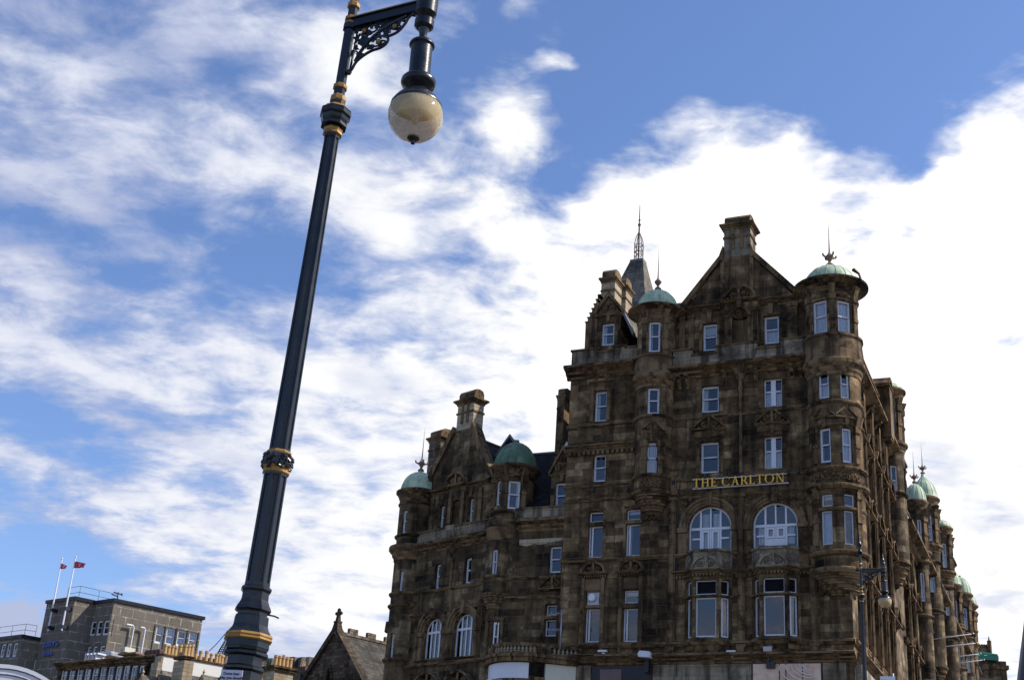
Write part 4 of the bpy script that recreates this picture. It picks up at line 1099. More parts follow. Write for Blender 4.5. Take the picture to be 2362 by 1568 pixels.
    for x in (h1[0] - .55, h1[1] + .38, h2[0] - .38, h2[1] + .55, uc - .75, uc + .75, uL - .05, uR - .1):
        gt.box(Fg, x - .13, x + .13, -.03, .12, 26.3, zL - .3); gt.box(Fg, x - .17, x + .17, -.03, .17, 26.3, 26.9); gt.box(Fg, x - .18, x + .18, -.03, .18, zL - .45, zL - .25)
    xr = FF.hit(1637, 692, nA)
    for k in range(7): gt.ball(Fg.P(xr[0] - .9 + .13 * cos(k), .03, xr[1] + .3 + .13 * sin(k)), .1, 6)
    g.build('gable', [MS['stone'], MS['dark']], hotel); gt.build('gable_mouldings', MS['trim'], hotel)
    chimney_stack(hotel, Fg, uT0, uT1 - .02, -1.05, -.02, zT, FF.hit(1705, 492, nA)[1], 'parapet', flutes=2)

    # roofs
    rf = MB(); P = FF.P
    zr = zT - 1.0; um = (uT0 + uT1) / 2
    rf.face([P(uL + .1, -.6, zL), P(um, -.6, zr), P(um, -9, zr), P(uL + .1, -9, zL)]); rf.face([P(uR - .1, -.6, zL), P(um, -.6, zr), P(um, -9, zr), P(uR - .1, -9, zL)])
    zz = FF.hit(1840, 665, -4)[1]
    rf.face([P(-13.4, -.8, 27.0), P(-.8, -.8, 27.0), P(-1.6, -4.2, zz), P(-9.4, -4.2, zz)]); rf.face([P(-13.4, -8, 27.0), P(-.8, -8, 27.0), P(-1.6, -4.2, zz), P(-9.4, -4.2, zz)]); rf.face([P(-.8, -.8, 27.0), P(-.8, -8, 27.0), P(-1.6, -4.2, zz)])
    rf.face([P(-13.4, -.8, 27.0), P(-13.4, -8, 27.0), P(-9.4, -4.2, zz)])
    rf.tube([P(-1.6, -4.2, zz), P(-9.4, -4.2, zz)], .09, 6, 1)
    rf.build('roof', [MS['slate'], MS['lead']], hotel)

    # left dormer, crow steps, paired stack and slated spire with iron crown
    nD = -.55; Fd = FF.sub(0, nD); d = MB(); l2 = []
    h3 = add(1386.5, 745, 1416, 796, 'sash', 'left', n=nD, list_=l2)
    x0, x1 = FF.hit(1373, 760, nD)[0], FF.hit(1432, 760, nD)[0]; zf = FF.hit(1403, 726, nD)[1]; za = FF.hit(1403, 676, nD)[1]
    wall(d, Fd, x0, x1, 26.6, zf, l2, rev=.2)
    window(hotel, FF, *h3, nD - .16, 'sash', 'left')
    xm = (x0 + x1) / 2
    d.prism(Fd, [(x0, zf), (x1, zf), (xm, za - .25)], -.4, .0)
    d.face([Fd.P(x1, 0, 26.6), Fd.P(x1, -3, 26.6), Fd.P(x1, -3, zf), Fd.P(x1, 0, zf)]); d.face([Fd.P(x0, 0, 26.6), Fd.P(x0, -3, 26.6), Fd.P(x0, -3, zf), Fd.P(x0, 0, zf)])
    for s, x in ((-1, x0), (1, x1)):
        d.prism(Fd, [(x + s * .16, zf - .08), (x + s * .2, zf + .1), (xm, za + .05), (xm, za - .22)], -.42, .14, 2)
        d.box(Fd, x - .12 if s > 0 else x, x if s > 0 else x + .12, -.03, .1, 27.2, zf - .2, 2)
    scroll(d, Fd, xm - .22, zf + .28, .17, .05, 1, 2); scroll(d, Fd, xm + .22, zf + .28, .17, .05, -1, 2); d.ball(Fd.P(xm, .06, zf + .55), .15, 8, 2)
    d.mould(Fd, x0 - .1, x1 + .1, zf - .12, p_string(.12, .12), 2); keystone(d, Fd, xm, h3[3] + .04, .2, .36, .1, 0, 2)
    d.build('dormer', [MS['stone'], MS['dark'], MS['trim']], hotel)
    rr_ = MB(); rr_.face([Fd.P(x1 + .2, .1, zf - .05), Fd.P(xm, .1, za), Fd.P(xm, -3.5, za), Fd.P(x1 + .2, -3.5, zf - .05)]); rr_.face([Fd.P(x0 - .1, .1, zf - .05), Fd.P(xm, .1, za), Fd.P(xm, -3.5, za), Fd.P(x0 - .1, -3.5, zf - .05)])
    ua, zq = FF.hit(1432, 738, nD); ub, zw = FF.hit(1460, 772, nD)
    rr_.face([Fd.P(ua + .1, .05, zq + .5), Fd.P(ub, .05, zw), Fd.P(ub, -3, zw + .4), Fd.P(ua + .1, -3, zq + 1.2)])
    rr_.prism(Fd, [(ua + .05, zq + .42), (ua + .08, zq + .62), (ub + .05, zw + .1), (ub, zw - .08)], -.2, .1, 1)
    rr_.build('dormer_roof', [MS['slategrey'], MS['lead']], hotel)
    cs = MB()
    zbs = 27.0
    for k in range(7):
        u1_ = x0 + .05; u0_ = -12.98 + k * .105; zt = FF.hit(1347, 745, nD)[1] + k * .24
        cs.box(Fd, u0_, u1_, -.7, .02, zbs if k == 0 else zt - .26, zt, 0); cs.box(Fd, u0_ - .04, u0_ + .16, -.74, .05, zt + .003, zt + .06, 0)
    cs.build('crow_steps', MS['trim'], hotel)
    c0, c1 = FF.hit(1386.5, 660, -1.6)[0], FF.hit(1418, 660, -1.6)[0]
    chimney_stack(hotel, FF, c0, c1, -2.6, -1.6, 26.5, FF.hit(1405, 618, -1.6)[1], 'lightstone', flutes=0)
    chimney_stack(hotel, FF, c0 + .12, c1 + .12, -3.9, -2.95, 26.5, FF.hit(1405, 618, -1.6)[1] + .1, 'lightstone', flutes=0)
    sp = MB(); ns = -6.5; uq, zq1 = FF.hit(1462, 608, ns); ul, zl = FF.hit(1428, 700, ns); ur = FF.hit(1502, 700, ns)[0]
    ul0, ur0 = ul - (uq - ul) * 1.0, ur + (ur - uq) * 1.0; zb = zl - (zq1 - zl) * 1.05
    P = FF.P; wt = .30; dpt = (ur0 - ul0) / 2
    uqt = uq + .15
    T4 = [P(uqt - wt, ns + wt, zq1), P(uqt + wt * 1.6, ns + wt, zq1), P(uqt + wt * 1.6, ns - wt, zq1), P(uqt - wt, ns - wt, zq1)]
    Md = [P(ul, ns + dpt * .62, zl), P(ur, ns + dpt * .62, zl), P(ur, ns - dpt * .62, zl), P(ul, ns - dpt * .62, zl)]
    Bt = [P(ul0 + .25, ns + dpt * 1.1, zb), P(ur0 - .15, ns + dpt * 1.1, zb), P(ur0 - .15, ns - dpt * 1.1, zb), P(ul0 + .25, ns - dpt * 1.1, zb)]
    for A, B_ in ((Bt, Md), (Md, T4)):
        for i in range(4): sp.face([A[i], A[(i + 1) % 4], B_[(i + 1) % 4], B_[i]], 0)
    sp.hexa([*T4, *[p + ZUP * .12 for p in T4]], 1)
    sp.build('spire_roof', [MS['slategrey'], MS['lead']], hotel)
    cr = MB(); tip = FF.hit(1468, 478, ns); base = zq1 + .12; cu = uqt + .1
    zk = base + 1.75
    cr.tube([P(cu, ns, base - .1), P(cu, ns, zk), P(cu, ns, zk + .6)], .05, 6); cr.tube([P(cu, ns, zk + .5), P(cu, ns, tip[1] + .1)], [.045, .02], 6)
    cr.ball(P(cu, ns, zk + .55), .1, 8); cr.ball(P(cu, ns, zk + .85), .07, 8)
    for dx, dy in ((-.19, -.17), (.21, -.17), (.21, .17), (-.19, .17)):
        cr.tube([P(cu + dx, ns + dy, base - .02), P(cu + dx, ns + dy, base + 1.05), P(cu + dx * .75, ns + dy * .75, base + 1.4), P(cu + dx * .2, ns + dy * .2, zk), P(cu, ns, zk + .1)], .026, 5)
    for (a, b) in (((-.19, -.17), (.21, -.17)), ((.21, -.17), (.21, .17)), ((.21, .17), (-.19, .17)), ((-.19, .17), (-.19, -.17))):
        for h in (.06, .55, 1.0): cr.tube([P(cu + a[0], ns + a[1], base + h), P(cu + b[0], ns + b[1], base + h)], .018, 4)
        for k in range(3): cr.tube([P(cu + a[0], ns + a[1], base + .1 + k * .3), P(cu + (a[0] + b[0]) / 2, ns + (a[1] + b[1]) / 2, base + .4 + k * .3), P(cu + b[0], ns + b[1], base + .1 + k * .3)], .014, 4)
    cr.build('iron_crown', MS['rust'], hotel)
hotel_front()

def turret(root, fr, u, n, r, seg, wins, re, zeave, hd, ogee=False, spike=True, cross=False, x0=None, fm='stone', dm='copper', name='turret', ringseg=28, s_fin=1.0, dome_r=None, spk=1.9):
    """round corner turret. seg: list of ('drum', z0, z1, r) / ('ring', z, profile, r) / ('corbel', z0, z1, r0, r1)"""
    x0 = x0 or fr.N; c = fr.P(u, n, 0); t = MB()
    for s in seg:
        if s[0] == 'drum':
            _, z0, z1, q = s
            hs = []
            for (a, b, za, zb, st, cu) in wins:
                if z0 < (za + zb) / 2 < z1: hs.append((a, b, za, zb))
            drum(t, c, q, z0, z1, x0, hs, rev=.16)
        elif s[0] == 'ring': ring(t, c, s[3], s[1], s[2], 2, seg=ringseg)
        elif s[0] == 'corbel':
            _, z0, z1, q0, q1 = s; k = max(int((z1 - z0) / .22), 2); pr = [(.02, z0 - .12), (q0 * .5, z0 - .05)]
            for i in range(k):
                a = q0 + (q1 - q0) * (i / k) ** .75; b = q0 + (q1 - q0) * ((i + 1) / k) ** .75
                za, zb = z0 + (z1 - z0) * i / k, z0 + (z1 - z0) * (i + 1) / k
                pr += [(a, za), (a + (b - a) * .4, za + (zb - za) * .55), (b, za + (zb - za) * .6), (b, zb - .02), (b - .03, zb)]
            t.lathe((c.x, c.y, 0), pr, ringseg, m=2, smooth=False)
        elif s[0] == 'rib':
            _, z0, z1, q, angs = s
            X = Vector(x0).normalized(); Y = ZUP.cross(X)
            for a in angs:
                N = X * cos(a) + Y * sin(a); f2 = Fr(c, ZUP.cross(N), N)
                t.box(f2, -.13, .13, q - .08, q + .1, z0, z1, 2); t.box(f2, -.17, .17, q - .08, q + .14, z0 + (z1 - z0) * .42, z0 + (z1 - z0) * .5, 2); t.box(f2, -.18, .18, q - .08, q + .16, z1 - .3, z1, 2)
                t.taper(f2, 0, q + .04, z1, z1 + .45, .12, .1, .16, .26, 2)
        elif s[0] == 'ped':
            _, z, q, angs, w = s; X = Vector(x0).normalized(); Y = ZUP.cross(X)
            for a in angs:
                N = X * cos(a) + Y * sin(a); f2 = Fr(c, ZUP.cross(N), N); pediment(t, f2, 0, z, w, 'tri', .16, q - .1, 2); keystone(t, f2, 0, z - .5, .2, .4, .12, q - .04, 2)
        elif s[0] == 'lumps':
            _, z, q, angs = s; X = Vector(x0).normalized(); Y = ZUP.cross(X)
            for i, a in enumerate(angs):
                N = X * cos(a) + Y * sin(a); f2 = Fr(c, ZUP.cross(N), N); scroll(t, f2, 0, z, .17, q + .02, 1 if i % 2 else -1, 2)
    # bell-cast eaves
    t.lathe((c.x, c.y, zeave), [(r * .96, -.62), (r * 1.03, -.56), (r * 1.03, -.46), (r * 1.08, -.36), (r + (re - r) * .45, -.24), (re * .965, -.12), (re, -.085), (re, .015), (re * .95, .05), (re * .70, .10)], 40, m=2, smooth=True)
    tb = t.build(name, [MS[fm], MS['dark'], MS['trim']], root)
    for (a, b, za, zb, st, cu) in wins:
        q = [s[3] for s in seg if s[0] == 'drum' and s[1] < (za + zb) / 2 < s[2]][0]
        f2, L = drum_frame(c, q, x0, a, b, .16); window(root, f2, 0, L, za, zb, -.13, st, cu, .055)
    dr = dome_r or re * .72
    d = dome(tb, c, dr, zeave + .10, hd, 'dome', ogee, dm)
    if spike: f = MB(); finial(f, c, zeave + .10 + hd - .05, s_fin, 0, spk, cross); f.build('finial', MS['alu' if cross == 2 else 'rust'], tb)
    return tb
def rng(a, b, k): return [a + (b - a) * i / (k - 1) for i in range(k)]

def corner_turret():
    u, n, r = -.58, -.5, 1.20; c = FF.P(u, n, 0); wins = []
    def W(x0, x1, y0, y1, q, st='sash', cu='half'):
        a, _ = ang_at(x0, (y0 + y1) / 2, c, q, FF.N); b, _ = ang_at(x1, (y0 + y1) / 2, c, q, FF.N)
        zt = ang_at((x0 + x1) / 2, y0, c, q, FF.N)[1]; zb = ang_at((x0 + x1) / 2, y1, c, q, FF.N)[1]
        wins.append((a, b, zb, zt, st, cu)); return zb, zt
    z5 = W(1873.5, 1906, 692, 768, r, cu='full'); W(1932, 1962, 692, 768, r, cu='full')
    z4 = W(1886, 1911, 853, 918, r); W(1938, 1959, 853, 918, r)
    z3 = W(1889.5, 1915, 986, 1066, r, cu='both'); W(1942.5, 1965, 986, 1066, r, cu='full')
    z2 = W(1893.5, 1919, 1176, 1255, r, 'fixed', 'full'); W(1947.5, 1970.5, 1176, 1255, r, 'fixed', 'left')
    z2u = W(1893.5, 1919, 1138, 1167, r, 'fixed', 'blind'); W(1947.5, 1970.5, 1138, 1167, r, 'fixed', 'none')
    zz = lambda y: ang_at(1925, y, c, r, FF.N)[1]
    am = [(w[0] + w[1]) / 2 for w in wins]
    ze = ang_at(1912, 632, c, 1.72, FF.N)[1]
    rb = sorted([(wins[0][1] + wins[1][0]) / 2, wins[0][0] - .17, wins[1][1] + .17])
    seg = [('drum', zz(1272), zz(1125), r), ('drum', zz(1125), zz(935), r), ('drum', zz(935), zz(855) + .5, r), ('drum', z5[0] - .9, ze - .2, r),
           ('drum', zz(1312), zz(1272) - .1, r - .04), ('corbel', zz(1372), zz(1312), .42, r + .05),
           ('ring', zz(1272) - .08, p_string(.2, .14), r), ('ring', zz(1312) - .05, p_string(.2, .1), r),
           ('ring', zz(1125), p_string(.24, .22), r), ('ring', zz(1082), p_string(.18, .16), r), ('ring', z2u[0] - .17, p_string(.14, .06), r),
           ('ring', zz(928), p_string(.16, .1), r), ('ring', zz(975) - .1, p_string(.1, .1), r),
           ('ring', zz(862), p_cornice(zz(826) - zz(862), .26), r), ('ring', zz(826), [(-.05, 0), (.20, 0), (.18, .1), (.14, zz(775) - zz(826)), (.2, zz(773) - zz(826)), (.2, zz(768) - zz(826)), (-.05, zz(768) - zz(826))], r),
           ('rib', z5[0] - .35, z5[1] + .25, r, rb), ('ring', z5[1] + .12, p_string(.12, .08), r), ('ring', z5[1] + .55, p_string(.1, .1), r),
           ('ped', z3[1] + .52, r, [am[4], am[5]], 1.05), ('lumps', zz(1098), r, rng(am[4] - .4, am[5] + .4, 9)), ('lumps', zz(1088), r, rng(am[4] - .3, am[5] + .3, 8)),
           ('rib', z3[0], z3[1] + .1, r - .03, [am[4] - .42, am[5] + .42]), ('rib', z2[0], z2u[1] + .1, r - .04, [am[6] - .42, am[7] + .42])]
    hd = ang_at(1907, 601, c, .3, FF.N)[1] - ze
    turret(hotel, FF, u, n, r, seg, wins, 1.74, ze, hd * .85, cross=True, name='corner_turret', s_fin=1.0, dome_r=1.22, spk=1.35)
    g = MB(); p = FF.P(.9, .35, ze); g.tube([p - ZUP * .1 + FF.U * .1, p + ZUP * .25, p + ZUP * .5 - FF.U * .25], [.05, .06, .1], 5); g.build('gutter_spout', MS['trim'], hotel)
    w = MB(); e = zz(1290)
    for k in range(8): w.ball(FF.P(-1.25 + k * .15, .04, zz(1360) + .1 * (k % 2)), .12, 6)
    w.build('carved_boss', MS['trim'], hotel)
corner_turret()

def oriel():
    u, n, r = -9.02, -.12, .93; c = FF.P(u, n, 0); wins = []
    def W(x0, x1, y0, y1, q, st='sash', cu='left'):
        a, _ = ang_at(x0, (y0 + y1) / 2, c, q, FF.N); b, _ = ang_at(x1, (y0 + y1) / 2, c, q, FF.N)
        zt = ang_at((x0 + x1) / 2, y0, c, q, FF.N)[1]; zb = ang_at((x0 + x1) / 2, y1, c, q, FF.N)[1]
        wins.append((a, b, zb, zt, st, cu)); return zb, zt
    z5 = W(1496, 1522, 741, 811, r, cu='left'); z4 = W(1493, 1520, 893, 954, r, cu='none'); z3 = W(1489.5, 1517, 1019, 1093, r, cu='full')
    zz = lambda y: ang_at(1512, y, c, r, FF.N)[1]
    am = [(w[0] + w[1]) / 2 for w in wins]; ze = ang_at(1528, 696, c, 1.45, FF.N)[1]
    seg = [('drum', zz(1140), zz(965), r), ('drum', zz(965), zz(880), r), ('drum', zz(845), ze - .2, r + .02), ('corbel', zz(1178), zz(1130), .3, r + .06),
           ('ring', zz(1098), p_string(.16, .12), r), ('ring', zz(1134), p_string(.16, .12), r), ('ring', zz(960), p_string(.14, .09), r),
           ('ring', zz(890), p_cornice(zz(860) - zz(890), .24), r), ('ring', zz(860), [(-.05, 0), (.18, 0), (.14, .1), (.10, zz(822) - zz(860)), (.17, zz(820) - zz(860)), (.17, zz(816) - zz(860)), (-.05, zz(816) - zz(860))], r),
           ('rib', z5[0] - .1, z5[1] + .2, r, [am[0] - .5, am[0] + .55]), ('ring', z5[1] + .15, p_string(.12, .08), r), ('ring', z5[1] + .55, p_string(.1, .1), r),
           ('ped', z3[1] + .52, r, [am[2]], 1.15), ('lumps', zz(1116), r, rng(am[2] - .35, am[2] + .35, 4)), ('lumps', zz(1108), r, rng(am[2] - .3, am[2] + .3, 3)), ('rib', z3[0], z3[1] + .1, r - .04, [am[2] - .42, am[2] + .42])]
    hd = ang_at(1530, 660, c, .3, FF.N)[1] - ze
    turret(hotel, FF, u, n, r, seg, wins, 1.45, ze, hd * .86, cross=False, name='oriel_turret', s_fin=.9, dome_r=1.02, spk=1.5)
    w = MB()
    for k in range(7): w.ball(FF.P(-9.35 + k * .11, .03, zz(1186) + .07 * (k % 2)), .1, 6)
    w.build('carved_boss', MS['trim'], hotel)
    return wins
oriel()

# ------------------------------------------------------------------ lower wing round the bend
def bow_balcony(b, cx):
    """curved balustraded porch top between wing and hotel"""
WINGO = FF.P(*(FF.hit(1150, 1250, -.35)[0], -.35), 0)
WA = radians(-44.6)
W1 = Fr(WINGO, (-sin(WA), -cos(WA), 0), (-cos(WA), sin(WA), 0))
if W1.N.dot(EYE - WINGO) < 0: W1.N = -W1.N
W2 = FF.sub(0, -.35)
wing = thing('hotel_wing', 'lower sooty stone hotel wing with green domes and gable, left of the tall hotel', 'hotel wing', (WINGO.x, WINGO.y, GZ))
def wing_build():
    lst1, lst2, G = [], [], []
    def add(fr, lst, x0, y0, x1, y1, style='sash', cur='none', arch=False, n=0.0):
        r = tuple(round(v, 3) for v in fr.rect(x0, y0, x1, y1, n)); lst.append(r + (('arch',) if arch else ())); G.append((fr, r, style, cur, n)); return r
    uL = W1.hit(930, 1300)[0]; u2L = W2.hit(1150, 1250)[0]
    zp = W1.hit(1040, 1217)[1]; zc = W1.hit(1040, 1243)[1]
    f1 = add(W1, lst1, 1001.5, 1300, 1014, 1356, cur='left'); f2 = add(W1, lst1, 1070, 1285, 1085.5, 1344)
    A1 = add(W1, lst1, 977.5, 1425, 1019, 1517, 'arch', 'none', True); A2 = add(W1, lst1, 1046, 1414, 1092, 1512, 'arch', 'none', True)
    nA = -.45; WA1 = W1.sub(0, nA)
    la = []
    g1 = add(W1, la, 1012, 1165, 1025, 1221, 'sash', 'none', False, nA); g2 = add(W1, la, 1079, 1148, 1092, 1206, 'sash', 'none', False, nA)
    w = MB(); zt = zc
    wall(w, W1, uL, .3, GZ, zt, lst1)
    w.face([W1.P(uL, 0, GZ), W1.P(uL, -9, GZ), W1.P(uL, -9, zt), W1.P(uL, 0, zt)])
    d1 = add(W2, lst2, 1265.6, 1258, 1293.5, 1320, 'sash', 'none'); d2 = add(W2, lst2, 1258, 1393, 1285, 1418, 'fixed'); d3 = add(W2, lst2, 1255, 1427, 1283, 1466, 'fixed')
    zw2 = W2.hit(1250, 1196)[1]; zw2p = W2.hit(1250, 1172)[1]
    wall(w, W2, u2L - .2, -13.3, GZ, zw2, lst2)
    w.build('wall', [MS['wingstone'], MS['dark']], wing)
    for fr, r, st, cu, n in G: window(wing, fr, *r, n - .2, st, cu, .055)

    t = MB()
    for y, h, p in ((1352, .16, .10), (1402, .2, .12), (1522, .2, .14)):
        z = W1.hit(1040, y)[1]; t.mould(W1, uL, .2, z - h, p_string(h, p))
    zcor = W1.hit(1040, 1266)[1]
    t.mould(W1, uL, .2, zcor, p_cornice(zc - zcor, .4))
    t.mould(W2, u2L, -13.35, zw2 - .62, p_cornice(.62, .4))
    for y in (1327, 1372): t.mould(W2, u2L, -13.35, W2.hit(1240, y)[1] - .16, p_string(.16, .1))
    for x in (964, 1035, 1106):
        u = W1.hit(x, 1440)[0]; t.box(W1, u - .12, u + .12, -.03, .09, W1.hit(x, 1520)[1], W1.hit(x, 1362)[1])
    u = W1.hit(1041, 1330)[0]; cc = W1.P(u, .03, 0); t.lathe((cc.x, cc.y, 0), [(.08, W1.hit(1038, 1400)[1]), (.08, zcor - .7), (.14, zcor - .6), (.1, zcor - .5), (.26, zcor - .05), (.3, zcor)], 10)
    t.build('cornice', MS['trim'], wing)
    for r in (A1, A2):
        a = MB(); uc, R = (r[0] + r[1]) / 2, (r[1] - r[0]) / 2; zs = r[3] - R
        for q, p in ((R + .012, .05), (R + .15, .12), (R + .3, .18)):
            o, i_ = arc_pts(uc, zs, q + .15, 20), arc_pts(uc, zs, q, 20)
            for k in range(20): a.prism(W1, [o[k], o[k + 1], i_[k + 1], i_[k]], -.03, p)
        keystone(a, W1, uc, zs + R - .02, .3, .6, .26)
        for s in (-1, 1): a.box(W1, uc + s * (R + .25) - .22, uc + s * (R + .25) + .22, -.03, .17, zs - .22, zs); a.box(W1, uc + s * (R + .25) - .18, uc + s * (R + .25) + .18, -.03, .10, r[2] - .1, zs - .24)
        a.build('arch_surround', MS['trim'], wing)
        a = MB(); pediment(a, W1, uc, r[2] - 1.45, 1.9, 'seg', .3); a.mould(W1, uc - 1.2, uc + 1.2, r[2] - .12, p_string(.12, .14)); a.build('window_hood', MS['trim'], wing)
    a = MB(); uc = (d2[0] + d2[1]) / 2; pediment(a, W2, uc, d2[3] + .75, 1.25, 'tri', .25); architrave(a, W2, d2[0], d2[1], d3[2], d2[3], .14, .08); a.box(W2, d2[0] - .02, d2[1] + .02, -.15, .06, d3[3] + .01, d2[2] - .01); a.build('window_hood', MS['trim'], wing)
    # pale patched lintel over the upper window of the return
    a = MB(); z = W2.hit(1260, 1241)[1]; u0, u1 = W2.hit(1198, 1245)[0], W2.hit(1300, 1245)[0]
    a.prism(W2, [(u0, z), (u1, z), (u1, z - .12), (u1 - .7, z - .2), (u0 + 1.1, z - .3), (u0 + .8, z - .24), (u0 + .4, z - .34), (u0, z - .26)], -.02, .012); a.build('stone_repair', MS['lightstone'], wing)

    # parapets, attic storey and gable of the bent front
    q = MB(); q.box(W1, uL, .1, -.15, .05, zc, zp); q.box(W1, uL - .02, .12, -.2, .11, zp + .003, zp + .09, 1)
    um = W1.hit(1040, 1225)[0]; q.box(W1, um - .3, um + .3, -.15, .14, zc, zp + .12, 0); q.build('parapet', [MS['parapet'], MS['trim']], wing)
    q = MB(); q.box(W2, u2L + .8, -13.38, -.15, .05, zw2, zw2p); q.box(W2, u2L + .8, -13.36, -.2, .1, zw2p + .003, zw2p + .08, 1); q.build('parapet', [MS['parapet'], MS['trim']], wing)
    g = MB(); gl, z1 = W1.hit(976, 1149, nA); gr, z2 = W1.hit(1129, 1104, nA); zg = (z1 + z2) / 2
    t0, zt0 = W1.hit(1051, 994, nA); t1, zt1 = W1.hit(1089, 985, nA); zT = (zt0 + zt1) / 2
    ncc = W1.hit(1050, 1170, nA)[0]
    nz0, nz1 = W1.hit(1050, 1215, nA)[1], W1.hit(1050, 1156, nA)[1]
    la2 = la + [(ncc - .45, ncc + .45, nz0, nz1 + .1, 'arch')]
    wall(g, WA1, uL + .2, .35, zc - .2, zg, la2)
    g.prism(WA1, [(gl, zg), (gr, zg), (t1, zT), (t0, zT)], -.4, 0)
    g.face([WA1.P(ncc - .5, -.19, nz0 - .1), WA1.P(ncc + .5, -.19, nz0 - .1), WA1.P(ncc + .5, -.19, nz1 + .2), WA1.P(ncc - .5, -.19, nz1 + .2)])
    g.build('gable', [MS['wingstone'], MS['dark']], wing)
    a = MB()
    for s, x, tx in ((-1, gl, t0), (1, gr, t1)):
        a.prism(WA1, [(x, zg - .05), (x + s * .2, zg + .2), (tx + s * .1, zT + .25), (tx, zT - .1)], -.5, .16)
    a.mould(WA1, gl - .3, ncc - .85, zg - .12, p_cornice(.24, .24)); a.mould(WA1, ncc + .85, gr + .1, zg - .12, p_cornice(.24, .24))
    pediment(a, WA1, ncc, zg + .2, 1.6, 'seg', .25)
    for r in (g1, g2): keystone(a, WA1, (r[0] + r[1]) / 2, r[3] + .05, .24, .5, .12); architrave(a, WA1, *r, t=.12, p=.06)
    for x in (g1[0] - .5, g1[1] + .4, g2[0] - .4, g2[1] + .5): a.box(WA1, x - .12, x + .12, -.03, .1, zp, zg - .25)
    a.build('gable_mouldings', MS['trim'], wing)
    chimney_stack(wing, WA1, t0, t1 - .02, -.75, -.02, zT - .1, W1.hit(1070, 900, nA)[1], 'lightstone', flutes=2)
    c0 = W1.hit(990, 1020, -2.4)[0]; c1 = W1.hit(1016, 1020, -2.4)[0]
    chimney_stack(wing, W1, c0, c1, -4.2, -2.4, zg - .5, W1.hit(1005, 986, -2.4)[1], 'rubble', flutes=0)
    rf = MB(); P = WA1.P; ut = (t0 + t1) / 2; zr = zT - .25
    rf.face([P(gr - .1, -.3, zg), P(ut, -.3, zr), P(ut, -12, zr), P(gr - .1, -12, zg)]); rf.face([P(gl + .1, -.3, zg), P(ut, -.3, zr), P(ut, -12, zr), P(gl + .1, -12, zg)])
    Q = W2.P; a0 = u2L - .5; ze = zw2p - .1
    rf.face([Q(a0, -.5, ze), Q(-13.3, -.5, ze), Q(-13.3, -4.2, ze + 4.4), Q(a0 - 1, -4.2, ze + 4.4)])
    rf.tube([P(ut, -.4, zr + .04), P(ut, -12, zr + .04)], .07, 6, 1); rf.tube([Q(-13.3, -4.2, ze + 4.42), Q(a0 - 1, -4.2, ze + 4.42)], .07, 6, 1)
    rf.build('roof', [MS['slate'], MS['lead']], wing)
    # small gabled roof dormers, one slated, one painted white
    for (xa, ya, hw, n, is_white) in ((1176, 1004, .9, -3.2, 0), (1307, 1022, .6, -2.4, 1)):
        u, z = W2.hit(xa, ya, n); d = MB(); F = W2.sub(u, n)
        d.prism(F, [(-hw, -1.35 + z), (hw, -1.35 + z), (0, z - .1)], -2.5, -.02, 0 if not is_white else 2)
        if is_white:
            d.box(F, -hw * .7, hw * .7, -2.5, -.05, z - 3.0, z - 1.35, 2); d.box(F, -hw * .45, hw * .45, -.06, -.01, z - 2.9, z - 1.6, 3)
            for k in range(3): d.mould(F, -hw * .8, hw * .8, z - 1.5 - k * .22, p_string(.1, .08), 2, -.04)
        for s in (-1, 1): d.prism(F, [(s * hw * 1.08, z - 1.45), (s * hw * 1.08, z - 1.28), (0, z + .08), (0, z - .1)], -.1, .06, 2 if is_white else 1)
        d.face([F.P(hw, -.02, z - 1.35), F.P(0, -.02, z - .02), F.P(0, -2.5, z - .02), F.P(hw, -2.5, z - 1.35)], 0)
        d.build('roof_dormer', [MS['slate'], MS['lead'], MS['white'], MS['dark']], wing)
    chimney_stack(wing, W2, W2.hit(1283, 960, -3)[0], W2.hit(1300, 960, -3)[0], -5.2, -3.0, ze - .5, W2.hit(1297, 888, -3)[1], 'trim', flutes=0)
    # stone dormer of the return
    nD = -.3; F = W2.sub(0, nD); l3 = []; r = add(W2, l3, 1278.8, 1112, 1306, 1173, 'sash', 'none', False, nD)
    x0, x1 = W2.hit(1270, 1130, nD)[0], W2.hit(1321, 1130, nD)[0]; zf = W2.hit(1295, 1093, nD)[1]; za = W2.hit(1294, 1034, nD)[1]; xm = (x0 + x1) / 2
    d = MB(); wall(d, F, x0, x1, zw2 - .1, zf, l3); window(wing, W2, *r, nD - .18, 'sash', 'none', .055)
    d.prism(F, [(x0, zf), (x1, zf), (xm, za)], -.5, 0)
    for x in (x0, x1): d.face([F.P(x, 0, zw2), F.P(x, -4, zw2), F.P(x, -4, zf), F.P(x, 0, zf)])
    for s, x in ((-1, x0), (1, x1)): d.prism(F, [(x + s * .12, zf - .06), (x + s * .14, zf + .1), (xm, za + .14), (xm, za - .1)], -.5, .12, 2)
    for s in (-1, 1): scroll(d, F, xm + s * .24, zf + .34, .2, .05, s, 2)
    d.ball(F.P(xm, .05, zf + .75), .16, 8, 2); d.mould(F, x0 - .06, x1 + .06, zf - .1, p_string(.12, .12), 2); keystone(d, F, xm, r[3] + .05, .2, .4, .1, 0, 2)
    d.build('dormer', [MS['wingstone'], MS['dark'], MS['trim']], wing)
    rr_ = MB(); rr_.face([F.P(x0 - .1, 0, zf), F.P(xm, 0, za), F.P(xm, -5, za), F.P(x0 - .1, -5, zf)]); rr_.face([F.P(x1 + .1, 0, zf), F.P(xm, 0, za), F.P(xm, -5, za), F.P(x1 + .1, -5, zf)]); rr_.build('dormer_roof', MS['slate'], wing)

